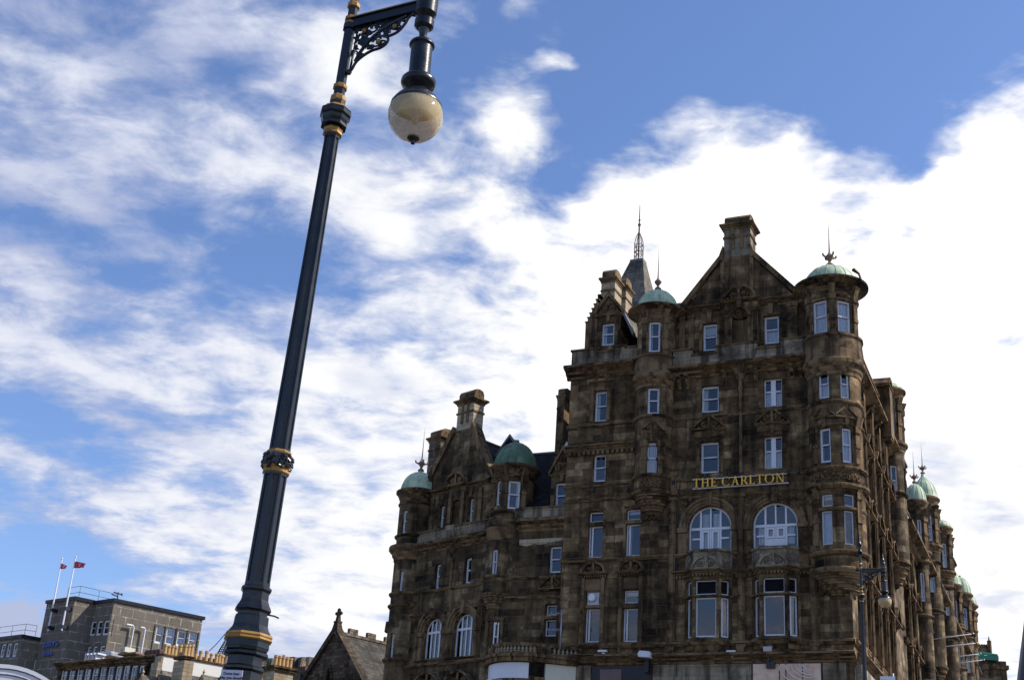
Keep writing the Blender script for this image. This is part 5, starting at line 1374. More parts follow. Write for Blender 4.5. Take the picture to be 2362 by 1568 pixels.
    # round turrets
    def rt(fr, px, n, r, re, wl, stations, ye, yd, dr, spike, low):
        u = fr.hit(px[0], px[1], n)[0]; c = fr.P(u, n, 0); wins = []
        zz = lambda y: ang_at(px[0], y, c, r, fr.N)[1]
        for (xa, xb, y0, y1, cu) in wl:
            a, _ = ang_at(xa, (y0 + y1) / 2, c, r, fr.N); b, _ = ang_at(xb, (y0 + y1) / 2, c, r, fr.N)
            wins.append((a, b, ang_at((xa + xb) / 2, y1, c, r, fr.N)[1], ang_at((xa + xb) / 2, y0, c, r, fr.N)[1], 'sash', cu))
        ze = ang_at(px[0], ye, c, re, fr.N)[1]; seg = []
        for s in stations:
            if s[0] == 'drum': seg.append(('drum', zz(s[1]) if s[1] < 5000 else GZ, (ze - .25) if s[2] is None else zz(s[2]), r))
            elif s[0] == 'ring': seg.append(('ring', zz(s[1]), p_string(s[2], s[3]), r))
            elif s[0] == 'corn': seg.append(('ring', zz(s[1]), p_cornice(zz(s[2]) - zz(s[1]), s[3]), r))
            elif s[0] == 'corbel': seg.append(('corbel', zz(s[1]), zz(s[2]), .25, r + .05))
            elif s[0] == 'rib': seg.append(('rib', wins[0][2] - .1, wins[0][3] + .2, r, [w_[0] - .17 for w_ in wins] + [wins[-1][1] + .17]))
        return turret(wing, fr, u, n, r, seg, wins, re, ze, ang_at(px[0], yd, c, .2, fr.N)[1] - ze, name='round_turret', fm='wingstone', dm='copperdark' if not spike else 'copper', spike=spike, cross=spike, s_fin=.95, dome_r=dr, spk=1.5)
    rt(W2, (1184, 1140), -.9, 1.02, 1.32, [(1143, 1153, 1108, 1165, 'left'), (1171.5, 1199, 1107, 1173, 'right')],
       [('drum', 1236, None), ('ring', 1180, .12, .08), ('corn', 1240, 1200, .3), ('ring', 1182, .14, .14), ('rib',), ('ring', 1100, .12, .08)], 1066, 1018, 1.08, False, None)
    rt(W2, (1150, 1300), -.28, .66, .75, [(1134, 1146, 1266, 1326, 'left')],
       [('drum', 1376, 1228), ('ring', 1330, .14, .08), ('ring', 1372, .14, .1), ('corbel', 1408, 1370)], 1215, 1213, .4, False, None)
    rt(W1, (960, 1200), -.45, .95, 1.2, [(927.5, 937, 1176, 1228, 'left'), (920.8, 928.5, 1315, 1365, 'left'), (899, 907, 1459, 1524, 'left')],
       [('drum', 9999, None), ('ring', 1236, .14, .12), ('corn', 1290, 1256, .34), ('ring', 1372, .16, .12), ('ring', 1400, .16, .12), ('ring', 1528, .18, .14), ('ring', 1160, .12, .08)], 1124, 1088, .98, True, None)
    a = MB(); r0 = FF.sub(0, 0)
    u, z = W2.hit(1140, 1432); a.mould(W2, u - .45, u + .55, z, p_string(.14, .18)); a.box(W2, u - .42, u - .28, -.03, .1, z - 2.2, z); a.box(W2, u + .36, u + .5, -.03, .1, z - 2.2, z)
    a.build('window_hood', MS['trim'], wing)
    rr2 = W2.rect(1134, 1435, 1146, 1505); window(wing, W2, rr2[0] + .1, rr2[1] + .1, rr2[2], rr2[3], .06, 'sash', 'full', .055)

    # far side of the end turret: hood and buttress seen edge on
    a = MB(); F = W1.turned(W1.hit(905, 1440)[0], -.9, radians(-75)); z = W1.hit(893, 1400)[1]
    pediment(a, F, 0, z - .9, 1.5, 'tri', .5); F2 = W1.turned(W1.hit(902, 1440)[0], .1, radians(-35)); pediment(a, F2, 0, W1.hit(897, 1452)[1], .8, 'tri', .2); a.build('side_hood', MS['trim'], wing)

    # curved porch with balustrade
    cu, cn = -15.0, -.35; R = 1.85; c = FF.P(cu, cn, 0)
    zt = FF.hit(1240, 1474, 2)[1]; zb = FF.hit(1240, 1501, 2)[1]
    p = MB(); A0, A1 = -pi * .55, radians(45); X = FF.N; Y = ZUP.cross(X)
    def pt(a, q): return c + (X * cos(a) + Y * sin(a)) * q
    e0 = pt(A1, R); e1 = e0; e2 = FF.P(-12.42, .02, 0)
    base = [pt(A0 + (A1 - A0) * k / 26, R) for k in range(27)] + [e2]
    def path_band(m, z0, z1, off_in, off_out, mat):
        """band following the porch edge, offset in plan"""
        L = []
        for i, q in enumerate(base):
            a = base[max(i - 1, 0)]; b = base[min(i + 1, len(base) - 1)]; t = (b - a).normalized(); n = Vector((t.y, -t.x, 0))
            if n.dot(q - c) < 0: n = -n
            L.append((q + n * off_in, q + n * off_out))
        for (a, b), (d, e) in zip(L, L[1:]): m.hexa([*(x + ZUP * z0 for x in (a, d, e, b)), *(x + ZUP * z1 for x in (a, d, e, b))], mat)
    H = zt - zb
    path_band(p, zb - .32, zb - .12, -.4, .18, 0); path_band(p, zb - .12, zb, -.4, .28, 0); path_band(p, zb, zb + .13, -.2, .06, 0); path_band(p, zt - .14, zt, -.2, .08, 0)
    path_band(p, zb - 3.9, zb - .95, -.25, -.05, 0)
    p.build('porch', [MS['trim']], wing)
    bl = []
    for i in range(1, len(base)):
        a, b = base[i - 1], base[i]; L = (b - a).length; k = max(int(round(L / .21)), 1)
        for j in range(k): bl.append(a + (b - a) * ((j + .5) / k))
    for i, q in enumerate(bl):
        if (q - e0).length < .32 or (q - pt(-.75, R)).length < .25: continue
        b = MB(); h = zt - .14 - zb - .13; b.lathe((q.x, q.y, zb + .13), [(.06, 0), (.06, .05), (.035, .08), (.075, h * .35), (.06, h * .5), (.035, h * .75), (.03, h * .86), (.055, h * .92), (.055, h)], 8); b.build('baluster', MS['parapet'], wing)
    for q, n in ((e0, (X * cos(.6) + Y * sin(.6))), (pt(-.75, R), X * cos(-.75) + Y * sin(-.75))):
        F = Fr(q, ZUP.cross(n), n); b = MB(); b.box(F, -.3, .3, -.16, .09, zb + .131, zt - .141); b.box(F, -.22, .22, .09, .115, zb + .2, zt - .2); b.build('pedestal', MS['trim'], wing)
    s = MB()
    for i in range(26):
        a, b = pt(-1.62 + 2.05 * i / 26, R - .02), pt(-1.62 + 2.05 * (i + 1) / 26, R - .02); a2, b2 = pt(-1.62 + 2.05 * i / 26, R - .12), pt(-1.62 + 2.05 * (i + 1) / 26, R - .12)
        s.hexa([*(x + ZUP * (zb - .98) for x in (a2, b2, b, a)), *(x + ZUP * (zb - .36) for x in (a2, b2, b, a))])
        s.hexa([*(x + ZUP * (zb - 1.06) for x in (a2, b2, pt(-1.62 + 2.05 * (i + 1) / 26, R + .02), pt(-1.62 + 2.05 * i / 26, R + .02))), *(x + ZUP * (zb - .985) for x in (a2, b2, pt(-1.62 + 2.05 * (i + 1) / 26, R + .02), pt(-1.62 + 2.05 * i / 26, R + .02)))])
    tag(s.build('shop_fascia', MS['white'], None, pt(-.7, R) + ZUP * (zb - 1)), 'blank white curved fascia board under the bowed balcony', 'fascia board')
    F = Fr(e1, FF.U * .35 + FF.N * -1, FF.N + FF.U * .35)
    cpan = MB(); L = (e2 - e1); F = Fr(e1, L, Vector((-L.y, L.x, 0)) if Vector((-L.y, L.x, 0)).dot(FF.N) > 0 else Vector((L.y, -L.x, 0)))
    cpan.box(F, .12, L.length - .05, -.2, .0, zb - 1.5, zb - .34); cpan.mould(F, .1, L.length, zb - 1.5, p_string(.12, .1)); scroll(cpan, F, .5, zb - 1.75, .16, 0); cpan.box(F, .12, L.length - .05, -.25, -.02, zb - 4, zb - 1.5)
    cpan.build('cream_panel', MS['cream'], wing)
    # glazing bars of the porch door head
    dh = MB(); F = Fr(pt(-.25, R - .12), ZUP.cross(X), X)
    dh.box(F, -.85, .85, -.02, .02, zb - 1.75, zb - 1.15, 1)
    for a, b, c_, d in ((-.85, .85, -1.2, -1.12), (-.85, .85, -1.8, -1.72), (-.04, .04, -1.72, -1.2), (-.5, -.43, -1.72, -1.2), (.43, .5, -1.72, -1.2)): dh.box(F, a, b, .02, .06, zb + c_, zb + d)
    dh.build('door_head', [MS['white'], MS['dark']], wing)
wing_build()

# ------------------------------------------------------------------ street front running away to the right
def side_bay(mb, root, fr, v, zs, w=1.15, hood='tri', pil=True, deep=.32):
    """one bay: openings returned for the wall, mouldings into mb"""
    hs = []
    for i, (z0, z1) in enumerate(zs):
        hs.append((v - w / 2, v + w / 2, z0, z1))
        architrave(mb, fr, v - w / 2, v + w / 2, z0, z1, .17, .10)
        k = hood if i != 1 else 'seg'
        if i < len(zs) - 1 or hood == 'flat':
            pediment(mb, fr, v, z1 + .62, w + .75, k if k != 'flat' else 'tri', .42)
            for s in (-1, 1): bracket(mb, fr, v + s * (w / 2 + .12), z1 + .05, .17, .5, .34)
        mb.mould(fr, v - w / 2 - .3, v + w / 2 + .3, z0 - .2, p_string(.2, .22))
        for s in (-1, 1): bracket(mb, fr, v + s * w * .4, z0 - .62, .14, .42, .18)
    if pil:
        for x in (v - w / 2 - .55,):
            for z0, z1 in zip([zs[0][0] - .4] + [z[0] - .3 for z in zs[1:]], [z[0] - .5 for z in zs[1:]] + [zs[-1][1] + .4]):
                mb.box(fr, x - .17, x + .17, -.03, .22, z0, z1); mb.box(fr, x - .24, x + .24, -.03, .32, z1 - .3, z1); mb.box(fr, x - .22, x + .22, -.03, .28, z0, z0 + .3)
                c = fr.P(x, .24, 0); mb.lathe((c.x, c.y, 0), [(.12, z0 + .3), (.10, z1 - .3)], 8)
    return hs
def small_turret(root, v, n, r, re, ze, base, hd, ogee=False, spike=True, fm='warmstone', wins=True, bands=()):
    wl = []
    if wins:
        for z0 in [z for z in (ze - 2.9, ze - 6.2) if z > base + 1]:
            for a in (-1.15, -.1): wl.append((a - .24, a + .24, z0, z0 + 1.75, 'sash', 'half'))
    seg = [('drum', base, ze - .2, r), ('corbel', base - 1.3, base, .2, r + .06)]
    for z in bands: seg.append(('ring', z, p_string(.2, .14), r))
    seg += [('rib', ze - 3.0, ze - 1.0, r, [-.62, .5]), ('ring', ze - 3.6, p_cornice(.5, .22), r)]
    return turret(root, SFr, v, n, r, seg, wl, re, ze, hd, ogee, spike, spike, name='round_turret', fm=fm, ringseg=24, s_fin=.8, dome_r=re * .86, spk=1.5)

def seen(px, py, n):
    v, z = SFr.hit(px, py, n); return v, n, z
def street_front():
    Z = [(13.2, 15.7), (17.05, 19.2), (20.75, 22.45), (23.72, 25.1)]
    S = SFr; P = S.P
    # the hotel's own street side
    t = MB(); hs = []
    for v in (2.75, 5.0, 7.6, 10.0, 12.4): hs += side_bay(t, hotel, S, v, Z, 1.05)
    w = MB(); wall(w, S, .0, 17.0, GZ, 26.6, hs, rev=.3); w.build('side_wall', [MS['warmstone'], MS['dark']], hotel)
    for h in hs: window(hotel, S, *h, -.26, 'sash', 'half', .06)
    for z, h, p in ((12.86, .24, .2), (16.86, .2, .16), (19.78, .16, .14), (20.5, .16, .14), (23.52, .16, .12)): t.mould(S, .05, 17, z, p_string(h, p))
    t.mould(S, .05, 17, 12.1, p_cornice(.44, .5)); t.mould(S, 1.5, 13.8, 25.5, p_cornice(.62, .7)); t.mould(S, 15.4, 17, 25.5, p_cornice(.62, .7))
    t.box(S, 9.3, 10.3, -.3, .85, 25.2, 27.9); pediment(t, S, 9.8, 28.0, 1.3, 'tri', .9); bracket(t, S, 9.8, 24.4, .9, .8, .8)
    for v in (2.3, 5.6, 8.0, 11.5): bracket(t, S, v, 24.95, .2, .6, .55)
    t.build('side_mouldings', MS['trim'], hotel)
    q = MB(); q.box(S, .35, 17.0, -.05, .24, 11.2, 12.09); q.build('side_fascia', MS['cleanstone'], hotel)
    q = MB()
    for a, b in ((1.1, 9.3), (10.3, 14.0), (15.3, 17.0)): q.box(S, a, b, -.1, .3, 26.13, 27.25); q.box(S, a - .02, b + .02, -.14, .36, 27.253, 27.36, 1)
    q.build('side_parapet', [MS['cleanstone'], MS['trim']], hotel)
    for v, zt in ((4.2, 30.0), (7.0, 29.5)):
        d = MB(); l = [(v - .45, v + .45, 26.7, 28.2)]; F = S.sub(0, -.45)
        wall(d, F, v - .85, v + .85, 26.0, 28.7, l, rev=.2); d.prism(F, [(v - .85, 28.7), (v + .85, 28.7), (v, 30.1)], -.4, 0); pediment(d, F, v, 28.75, 1.5, 'tri', .3, 0, 2)
        for x in (v - .7, v + .7): d.box(F, x - .12, x + .12, -.02, .16, 26.4, 28.7, 2)
        for x in (v - .85, v + .85): d.face([F.P(x, 0, 26), F.P(x, -3, 26), F.P(x, -3, 28.7), F.P(x, 0, 28.7)])
        d.build('street_dormer', [MS['warmstone'], MS['dark'], MS['trim']], hotel); window(hotel, F, *l[0], -.16, 'sash', 'half', .06)
    chimney_stack(hotel, S, 3.0, 4.6, -1.7, -.75, 26.0, 29.9, 'trim', flutes=1); chimney_stack(hotel, S, 8.6, 9.6, -1.5, -.6, 26.0, 29.6, 'parapet', flutes=0)
    r = MB(); r.face([P(1.2, -.5, 26.9), P(17, -.5, 26.9), P(17, -6, 30.2), P(3.0, -6, 30.2)]); r.face([P(17, -12, 26.9), P(17, -6, 30.2), P(17, -.5, 26.9)]); r.build('side_roof', MS['slate'], hotel)
    small_turret(hotel, 14.6, .0, .82, 1.08, 29.6, 19.9, .5, spike=False, bands=(23.5, 26.4))

    def block(name, label, v0, v1, bays, zs, zpar, turrets, fm, par='cleanstone'):
        b = thing(name, label, 'building', (S.P((v0 + v1) / 2, 0, 0).x, S.P((v0 + v1) / 2, 0, 0).y, GZ), 'stone buildings along the street')
        t = MB(); hs = []
        for i, v in enumerate(bays): hs += side_bay(t, b, S, v, zs, 1.15, ('tri', 'seg')[i % 2])
        w = MB(); wall(w, S, v0, v1, GZ, zpar, hs, rev=.3)
        w.face([P(v1, 0, GZ), P(v1, -14, GZ), P(v1, -14, zpar), P(v1, 0, zpar)]); w.face([P(v0, 0, GZ), P(v0, -14, GZ), P(v0, -14, zpar), P(v0, 0, zpar)])
        w.build('wall', [MS[fm], MS['dark']], b)
        for h in hs: window(b, S, *h, -.26, 'sash', 'half', .06)
        for z in [z_[0] - .35 for z_ in zs] + [12.5]: t.mould(S, v0 + .01, v1 - .01, z, p_string(.22, .2))
        t.mould(S, v0 + .01, v1 - .01, zpar - 1.3, p_cornice(.75, .8))
        t.build('mouldings', MS['trim'], b)
        q = MB(); q.box(S, v0 + .01, v1 - .01, -.1, .3, zpar - .545, zpar + .35); q.box(S, v0 + .02, v1 - .02, -.14, .36, zpar + .353, zpar + .45, 1); q.build('parapet', [MS[par], MS['trim']], b)
        r = MB(); r.face([P(v0, -.5, zpar), P(v1, -.5, zpar), P(v1, -5, zpar + 4.2), P(v0, -5, zpar + 4.2)]); r.face([P(v0, -10, zpar), P(v1, -10, zpar), P(v1, -5, zpar + 4.2), P(v0, -5, zpar + 4.2)])
        r.face([P(v1, -.5, zpar), P(v1, -10, zpar), P(v1, -5, zpar + 4.2)]); r.face([P(v0, -.5, zpar), P(v0, -10, zpar), P(v0, -5, zpar + 4.2)]); r.build('roof', MS['slate'], b)
        for a in turrets: small_turret(b, *a[:-1], **a[-1])
        return b
    b2 = block('street_building', 'brown stone street building with two pale green domed turrets beyond the hotel', 17.01, 41.0, [19.6, 22.0, 26.6, 28.8, 33.4, 35.6, 39.4], [(13.2, 15.6), (16.7, 18.6), (19.9, 21.6)], 23.6,
               [(*seen(2111, 1160, .15)[:2], .58, .76, seen(2111, 1160, .15)[2], 15.6, 1.25, dict(bands=(19.2, 22.5))), (*seen(2131, 1153, .2)[:2], .78, .98, seen(2131, 1153, .2)[2], 17.2, 1.75, dict(ogee=True, bands=(20.5, 23.6))), (*seen(2167, 1220, .3)[:2], .70, .90, seen(2167, 1220, .3)[2], 16.6, .6, dict(spike=False, bands=(20.5, 24.0)))], 'warmstone')
    d = MB(); F = S.sub(0, -1.5); u, z = 33.5, 29.6
    d.prism(F, [(31.5, 23.6), (36.5, 23.6), (36.5, 30.6), (35.8, 31.2), (35.4, 30.9), (32.4, 30.4)], -5, 0); chimney_stack(b2, F, 35.9, 36.5, -1.2, -.1, 30.4, 32.6, 'trim', flutes=0); d.build('rear_gable', MS['slate'], b2)
    b3 = block('street_building', 'farthest brown stone street building with tall chimney and small pale domes', 41.02, 63.0, [43.2, 45.4, 49.6, 51.8, 54.4, 58.8, 61.2], [(13.6, 15.9), (17.0, 18.9), (20.0, 21.6)], 23.2,
               [(*seen(2194, 1352, .1)[:2], .64, .82, seen(2194, 1352, .1)[2], 17.0, 1.5, dict(ogee=True, spike=False, bands=(20.0, 23.2))), (*seen(2216, 1372, .2)[:2], .70, .92, seen(2216, 1372, .2)[2], 16.0, 1.5, dict(spike=False, bands=(20.0, 23.6))), (*seen(2231, 1397, .3)[:2], .55, .85, seen(2231, 1397, .3)[2], 18.0, 1.0, dict(spike=False, bands=(20.6, 24.0)))], 'warmstone')
    chimney_stack(b3, S, 62.0, 63.6, -2.2, -.9, 23.2, 32.6, 'trim', flutes=0)
    chimney_stack(b3, S, 55.0, 57.4, -3.6, -2.2, 23.2, 31.0, 'trim', flutes=0)
street_front()

def wall_poles():
    for i, (bx, by, ex, ey) in enumerate(((2138.8, 1474.4, 2242, 1461), (2154, 1492.5, 2250.5, 1482.5), (2177.5, 1517, 2259, 1507), (2182, 1531.8, 2267, 1521))):
        v, z = SFr.hit(bx, by); p = SFr.P(v, 0, z); F = Fr(p, SFr.N, -SFr.U); L, ze = F.hit(ex, ey); L = min(L, 7.0)
        m = MB(); m.tube([p, F.P(L, 0, ze)], [.038, .03], 8); o = thing('wall_flagpole', ('uppermost', 'second highest', 'third highest', 'lowest')[i] + ' of the four pale bare flagpoles slanting out from the street front', 'flagpole', p, 'bare flagpoles on the street front')
        m.build('pole', MS['whitepole'], o); k = MB(); k.ball(F.P(L + .04, 0, ze + .01), .07, 8); k.build('ball', MS['gold'], o)
        k = MB(); k.box(SFr, v - .12, v + .12, -.02, .14, z - .2, z + .2); k.build('wall_bracket', MS['ironblack'], o)
wall_poles()

def end_building():
    D = 150; p0 = place(2240, 1507, D); a = az_vec(96); n = Vector((a.y, -a.x, 0)); n = n if n.dot(EYE - p0) > 0 else -n
    F = Fr(p0, a, n); o = thing('green_roof_building', 'distant stone building with a bright green sloping roof at the end of the street', 'building', (p0.x, p0.y, 0))
    u1 = F.hit(2298, 1508)[0]; z = F.hit(2298, 1510)[1]; z0 = F.hit(2240, 1510)[1]; ut, zt = F.hit(2238, 1479)
    r = MB(); ztop = zt + .2; ridge = -6
    r.face([F.P(-8, .1, z0), F.P(u1, .1, z0), F.P(u1 - .8, ridge, z0 + .4), F.P(ut, ridge, ztop), F.P(-8, ridge, ztop)])
    r.face([F.P(u1, .1, z0), F.P(u1, -12, z0), F.P(u1 - .8, ridge, z0 + .4)])
    for k in range(9):
        x = -3 + (u1 + 3) * k / 8; xt = min(x, u1 - 1); q = max(0, min(1, (u1 - x) / (u1 - ut)))
        r.tube([F.P(x, .15, z0 + .05), F.P(x - .3, ridge + .05, z0 + .4 + (ztop - z0 - .4) * q + .1)], .09, 4, 1)
    r.box(F, -8, u1 + .1, -.1, .3, z0 - .45, z0, 1)
    r.tube([F.P(ut, ridge, ztop + .05), F.P(u1, .1, z0 + .1)], .14, 5, 1)
    gm = plain('green_roofing', (.10, .38, .24), .5, 0, .15); g2 = plain('green_trim', (.03, .20, .12), .5, 0, .15)
    r.build('roof', [gm, g2], o)
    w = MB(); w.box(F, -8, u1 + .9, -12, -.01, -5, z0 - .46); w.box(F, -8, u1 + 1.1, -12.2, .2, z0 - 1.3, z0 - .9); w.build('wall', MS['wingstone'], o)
    # second, darker block stepping forward
    p1 = place(2250, 1536, 140); F = Fr(p1, a, n); o2 = thing('dark_roof_building', 'dark roofed building with stone parapet below the green roof', 'building', (p1.x, p1.y, 0))
    u1 = F.hit(2302, 1560)[0]; z1 = F.hit(2290, 1535)[1]
    w = MB(); w.box(F, 1.6, u1 - .7, -9, -2, -5, z1); w.box(F, 1.3, u1 - .4, -9.3, -1.7, z1, z1 + .5); w.build('wall', MS['trim'], o2)
    r = MB(); za = F.hit(2246, 1529)[1]; ze_, ue = F.hit(2306, 1568)[1], F.hit(2306, 1568)[0]
    r.face([F.P(-9, 0, ze_), F.P(ue, 0, ze_), F.P(u1 - 2.6, -5, za - .3), F.P(-9, -5, za)]); r.face([F.P(-9, 0, ze_), F.P(ue, 0, ze_), F.P(ue, 0, -5), F.P(-9, 0, -5)]); r.build('roof', MS['slate'], o2)
    p2 = place(2272, 1494, 190); F = Fr(p2, az_vec(96), n); o3 = thing('battlemented_tower', 'small dark battlemented tower behind the green roof', 'tower', (p2.x, p2.y, 0))
    u0, z = F.hit(2262, 1492); u1 = F.hit(2285, 1492)[0]
    w = MB(); w.box(F, u0, u1, -3, 0, -5, z)
    k = 6
    for i in range(k): x = u0 + (u1 - u0) * i / k; w.box(F, x + .02, x + (u1 - u0) / k * .6, -3, .05, z, z + .45)
    w.lathe(F.P(u1 - .2, .0, z - 1.5), [(.3, 0), (.3, 2.4), (.12, 2.5), (.05, 3.0), (0, 3.0)], 8); w.build('wall', MS['trim'], o3)
end_building()

# ------------------------------------------------------------------ concrete hotel and roofs on the left
def crop3(x, y): return (x / 2.9525) / 1.5128, (1880 + y / 2.9525) / 1.5128
def left_hotel():
    D = 130; aR, aL = az_vec(50), az_vec(-50)
    def nrm(a, p): n = Vector((a.y, -a.x, 0)); return n if n.dot(EYE - p) > 0 else -n
    pc = place(*crop3(1178, 632), D); o = thing('concrete_hotel', 'grey concrete panelled flat roofed hotel with two flagpoles on its front', 'hotel', (pc.x, pc.y, -6))
    R = Fr(pc, aR, nrm(aR, pc)); Lf = Fr(pc, -aL, nrm(aL, pc)); zt = pc.z
    ur = R.hit(*crop3(2088, 815))[0]; ul = Lf.hit(*crop3(972, 650))[0]
    pi_ = Lf.P(ul, 0, 0); R2 = Fr(pi_, aR, R.N); uo = R2.hit(*crop3(775, 610))[0]
    po = R2.P(uo, 0, 0); L2 = Fr(po, -aL, Lf.N); ul2 = L2.hit(*crop3(487, 645))[0]; zt2 = L2.hit(*crop3(775, 612))[1]
    w = MB(); lstR, lstL = [], []
    for a, b, c, d in ((1598, 1690, 895, 1078), (1705, 1802, 915, 1098), (1820, 1918, 935, 1110), (1938, 2030, 957, 1135)):
        x0, y0 = crop3(a, c); x1, y1 = crop3(b, d); lstR.append(R.rect(x0, y0, x1, y1))
    for a, b, c, d in ((925, 982, 842, 992), (990, 1044, 838, 988), (1056, 1124, 834, 986), (893, 935, 1102, 1190), (950, 995, 1098, 1180), (1020, 1075, 1092, 1170)):
        x0, y0 = crop3(a, c); x1, y1 = crop3(b, d); lstL.append(Lf.rect(x0, y0, x1, y1))
    wall(w, R, 0, ur, -6, zt, lstR, rev=.25); wall(w, Lf, ul, 0, -6, zt, lstL, rev=.25)
    w.face([R2.P(0, 0, -6), R2.P(uo, 0, -6), R2.P(uo, 0, zt2), R2.P(0, 0, zt2)]); w.face([L2.P(0, 0, -6), L2.P(ul2, 0, -6), L2.P(ul2, 0, zt2), L2.P(0, 0, zt2)])
    e = R.P(ur, 0, 0); w.face([e + ZUP * -6, e - R.N * 20 - ZUP * 6, e - R.N * 20 + ZUP * zt, e + ZUP * zt]); e2 = L2.P(ul2, 0, 0); w.face([e2 - ZUP * 6, e2 + aR * 5 - ZUP * 6, e2 + aR * 5 + ZUP * zt2, e2 + ZUP * zt2])
    w.face([R.P(0, 0, zt - .02), R.P(ur, 0, zt - .02), R.P(ur, -5, zt - .02), R.P(0, -5, zt - .02)]); w.face([po + ZUP * (zt2 - .02), po + aR * 5 + ZUP * (zt2 - .02), e2 + aR * 5 + ZUP * (zt2 - .02), e2 + ZUP * (zt2 - .02)])
    w.build('wall', [MS['concrete'], MS['dark']], o)
    t = MB()
    for fr, a, b, z in ((R, -.1, ur + .2, zt), (Lf, ul, .1, zt)): t.mould(fr, a, b, z - .1, [(-.3, 0), (.12, 0), (.16, .3), (-.3, .34)])
    t.build('coping', MS['board'], o); t = MB()
    for fr, a, b, z in ((R2, uo - .1, 0, zt2), (L2, ul2 - .1, .1, zt2)): t.mould(fr, a, b, z - .1, [(-.3, 0), (.12, 0), (.16, .3), (-.3, .34)])
    t.build('coping', MS['board'], o)
    curs = ('blind', 'full', 'half', 'full')
    for r, c in zip(lstR, curs):
        window(o, R, *r, -.16, 'sash', c, .13)
        s = MB(); s.box(R, r[0] - .16, r[0] - .03, -.02, .10, r[2] - 1.2, r[3] + .1); s.box(R, r[1] + .03, r[1] + .13, -.02, .10, r[2] - 1.2, r[3] + .1); s.build('window_surround', MS['concrete'], o)
    for r in lstL: window(o, Lf, *r, -.16, 'sash', 'none', .12)
    for (a, b, c, d) in ((1290, 880, 1330, 1175), (1435, 910, 1425, 1185)):
        u0, z0 = R.hit(*crop3(a, b)); u1 = R.hit(*crop3(a + (75 if a < 1400 else 45), b + 8))[0]; zb = R.hit(*crop3(c, d))[1]
        m = MB(); m.tube([R.P(u0, .3, z0), R.P(u1 - .1, .3, z0), R.P(u1, .3, z0 - .1), R.P(u1, .3, zb)], .085, 8); m.build('vent_pipe', MS['white'], o)
    # lower left block
    R3 = Fr(e2, aR, R.N); s3, z3 = R3.hit(*crop3(230, 1003)); pl = R3.P(s3, 0, z3); L3 = Fr(pl, -aL, Lf.N); b = MB()
    a0 = L3.hit(*crop3(-60, 1010))[0]; zl = pl.z; l3 = []
    for x0, x1, y0, y1 in ((0, 45, 1075, 1215), (60, 108, 1070, 1212), (125, 172, 1065, 1210)):
        q0 = crop3(x0, y0); q1 = crop3(x1, y1); l3.append(L3.rect(q0[0], q0[1], q1[0], q1[1]))
    wall(b, L3, a0 - 6, 0, -6, zl, l3, rev=.25); R3 = Fr(pl, aR, R.N); u3 = -s3 - .01; b.face([R3.P(0, 0, -6), R3.P(u3, 0, -6), R3.P(u3, 0, zl), R3.P(0, 0, zl)])
    b.face([L3.P(a0 - 6, 0, zl), pl, R3.P(u3, 0, zl), L3.P(a0 - 6, -12, zl)]); b.build('low_block', [MS['concrete'], MS['dark']], o)
    for r in l3: window(o, L3, *r, -.16, 'sash', 'half', .12)
    t = MB(); t.mould(L3, a0 - 6, .1, zl - .1, [(-.3, 0), (.12, 0), (.16, .3), (-.3, .34)]); t.mould(R3, .0, u3, zl - .1, [(-.3, 0), (.12, 0), (.16, .3), (-.3, .34)]); t.build('coping', MS['board'], o)
    def rail(pts, h):
        m = MB()
        for a, b_ in zip(pts, pts[1:]):
            for z in (h, h * .5): m.tube([a + ZUP * z, b_ + ZUP * z], .022, 4)
            k = max(int((b_ - a).length / 1.8), 1)
            for i in range(k + 1): q = a + (b_ - a) * (i / k); m.tube([q, q + ZUP * h], .022, 4)
        m.build('roof_railing', MS['ironblack'], o)
    rail([L2.P(ul2 + 2.2, -.6, zt2 + .2), L2.P(-.4, -.6, zt2 + .2), R2.P(uo + 4.5, -.8, zt2 + .2)], 1.15)
    rail([L3.P(a0, -.4, zl + .2), L3.P(-.4, -.4, zl + .2), R3.P(u3 * .8, -.4, zl + .2)], 1.1)
    # flagpoles on the front
    for i, (tx, ty, bx, by, f) in enumerate(((650, 207, 482, 948, [(655, 243), (690, 290), (682, 322), (652, 312), (624, 304)]), (789, 190, 625, 940, [(787, 226), (845, 250), (876, 288), (822, 298), (778, 294)]))):
        ub, zb = L2.hit(*crop3(bx, by), .55); ut, ztp = L2.hit(*crop3(tx, ty), .55); ub = (ub + ut) / 2
        p = L2.P(ub, .55, zb); q = thing('flagpole', ('shorter looking white flagpole with a drooping red flag, outermost on the concrete hotel', 'white flagpole with a red flag blown open, nearer the concrete hotel corner')[i], 'flagpole', p, 'red flags on the concrete hotel')
        m = MB(); m.tube([p, L2.P(ub, .55, (zb + ztp) / 2), L2.P(ub, .55, ztp)], [.085, .075, .055], 8); m.ball(L2.P(ub, .55, ztp + .08), .10, 8); m.build('pole', MS['whitepole'], q)
        m = MB()
        for y in (zb + .2, zb + (zt2 - zb) * .62): m.box(L2, ub - .14, ub + .14, 0, .66, y, y + .3)
        m.build('bracket', MS['board'], q)
        uv = [L2.hit(*crop3(*c), .55) for c in f]; fl = MB(); nx, ny = 10, 6
        z_a = uv[0][1]; z_b = uv[4][1]; lx = max(u - ub for u, z in uv) * 1.12
        def fp(s, t): 
            top = (ub + lx * s, z_a - (z_a - uv[2][1]) * .62 * s ** 1.2); bot = (ub + lx * s * .86, z_b - (z_b - uv[3][1] if i == 0 else .15) * s)
            return L2.P(top[0] + (bot[0] - top[0]) * t, .55 + .16 * sin(s * 7 + t * 2) * s, top[1] + (bot[1] - top[1]) * t)
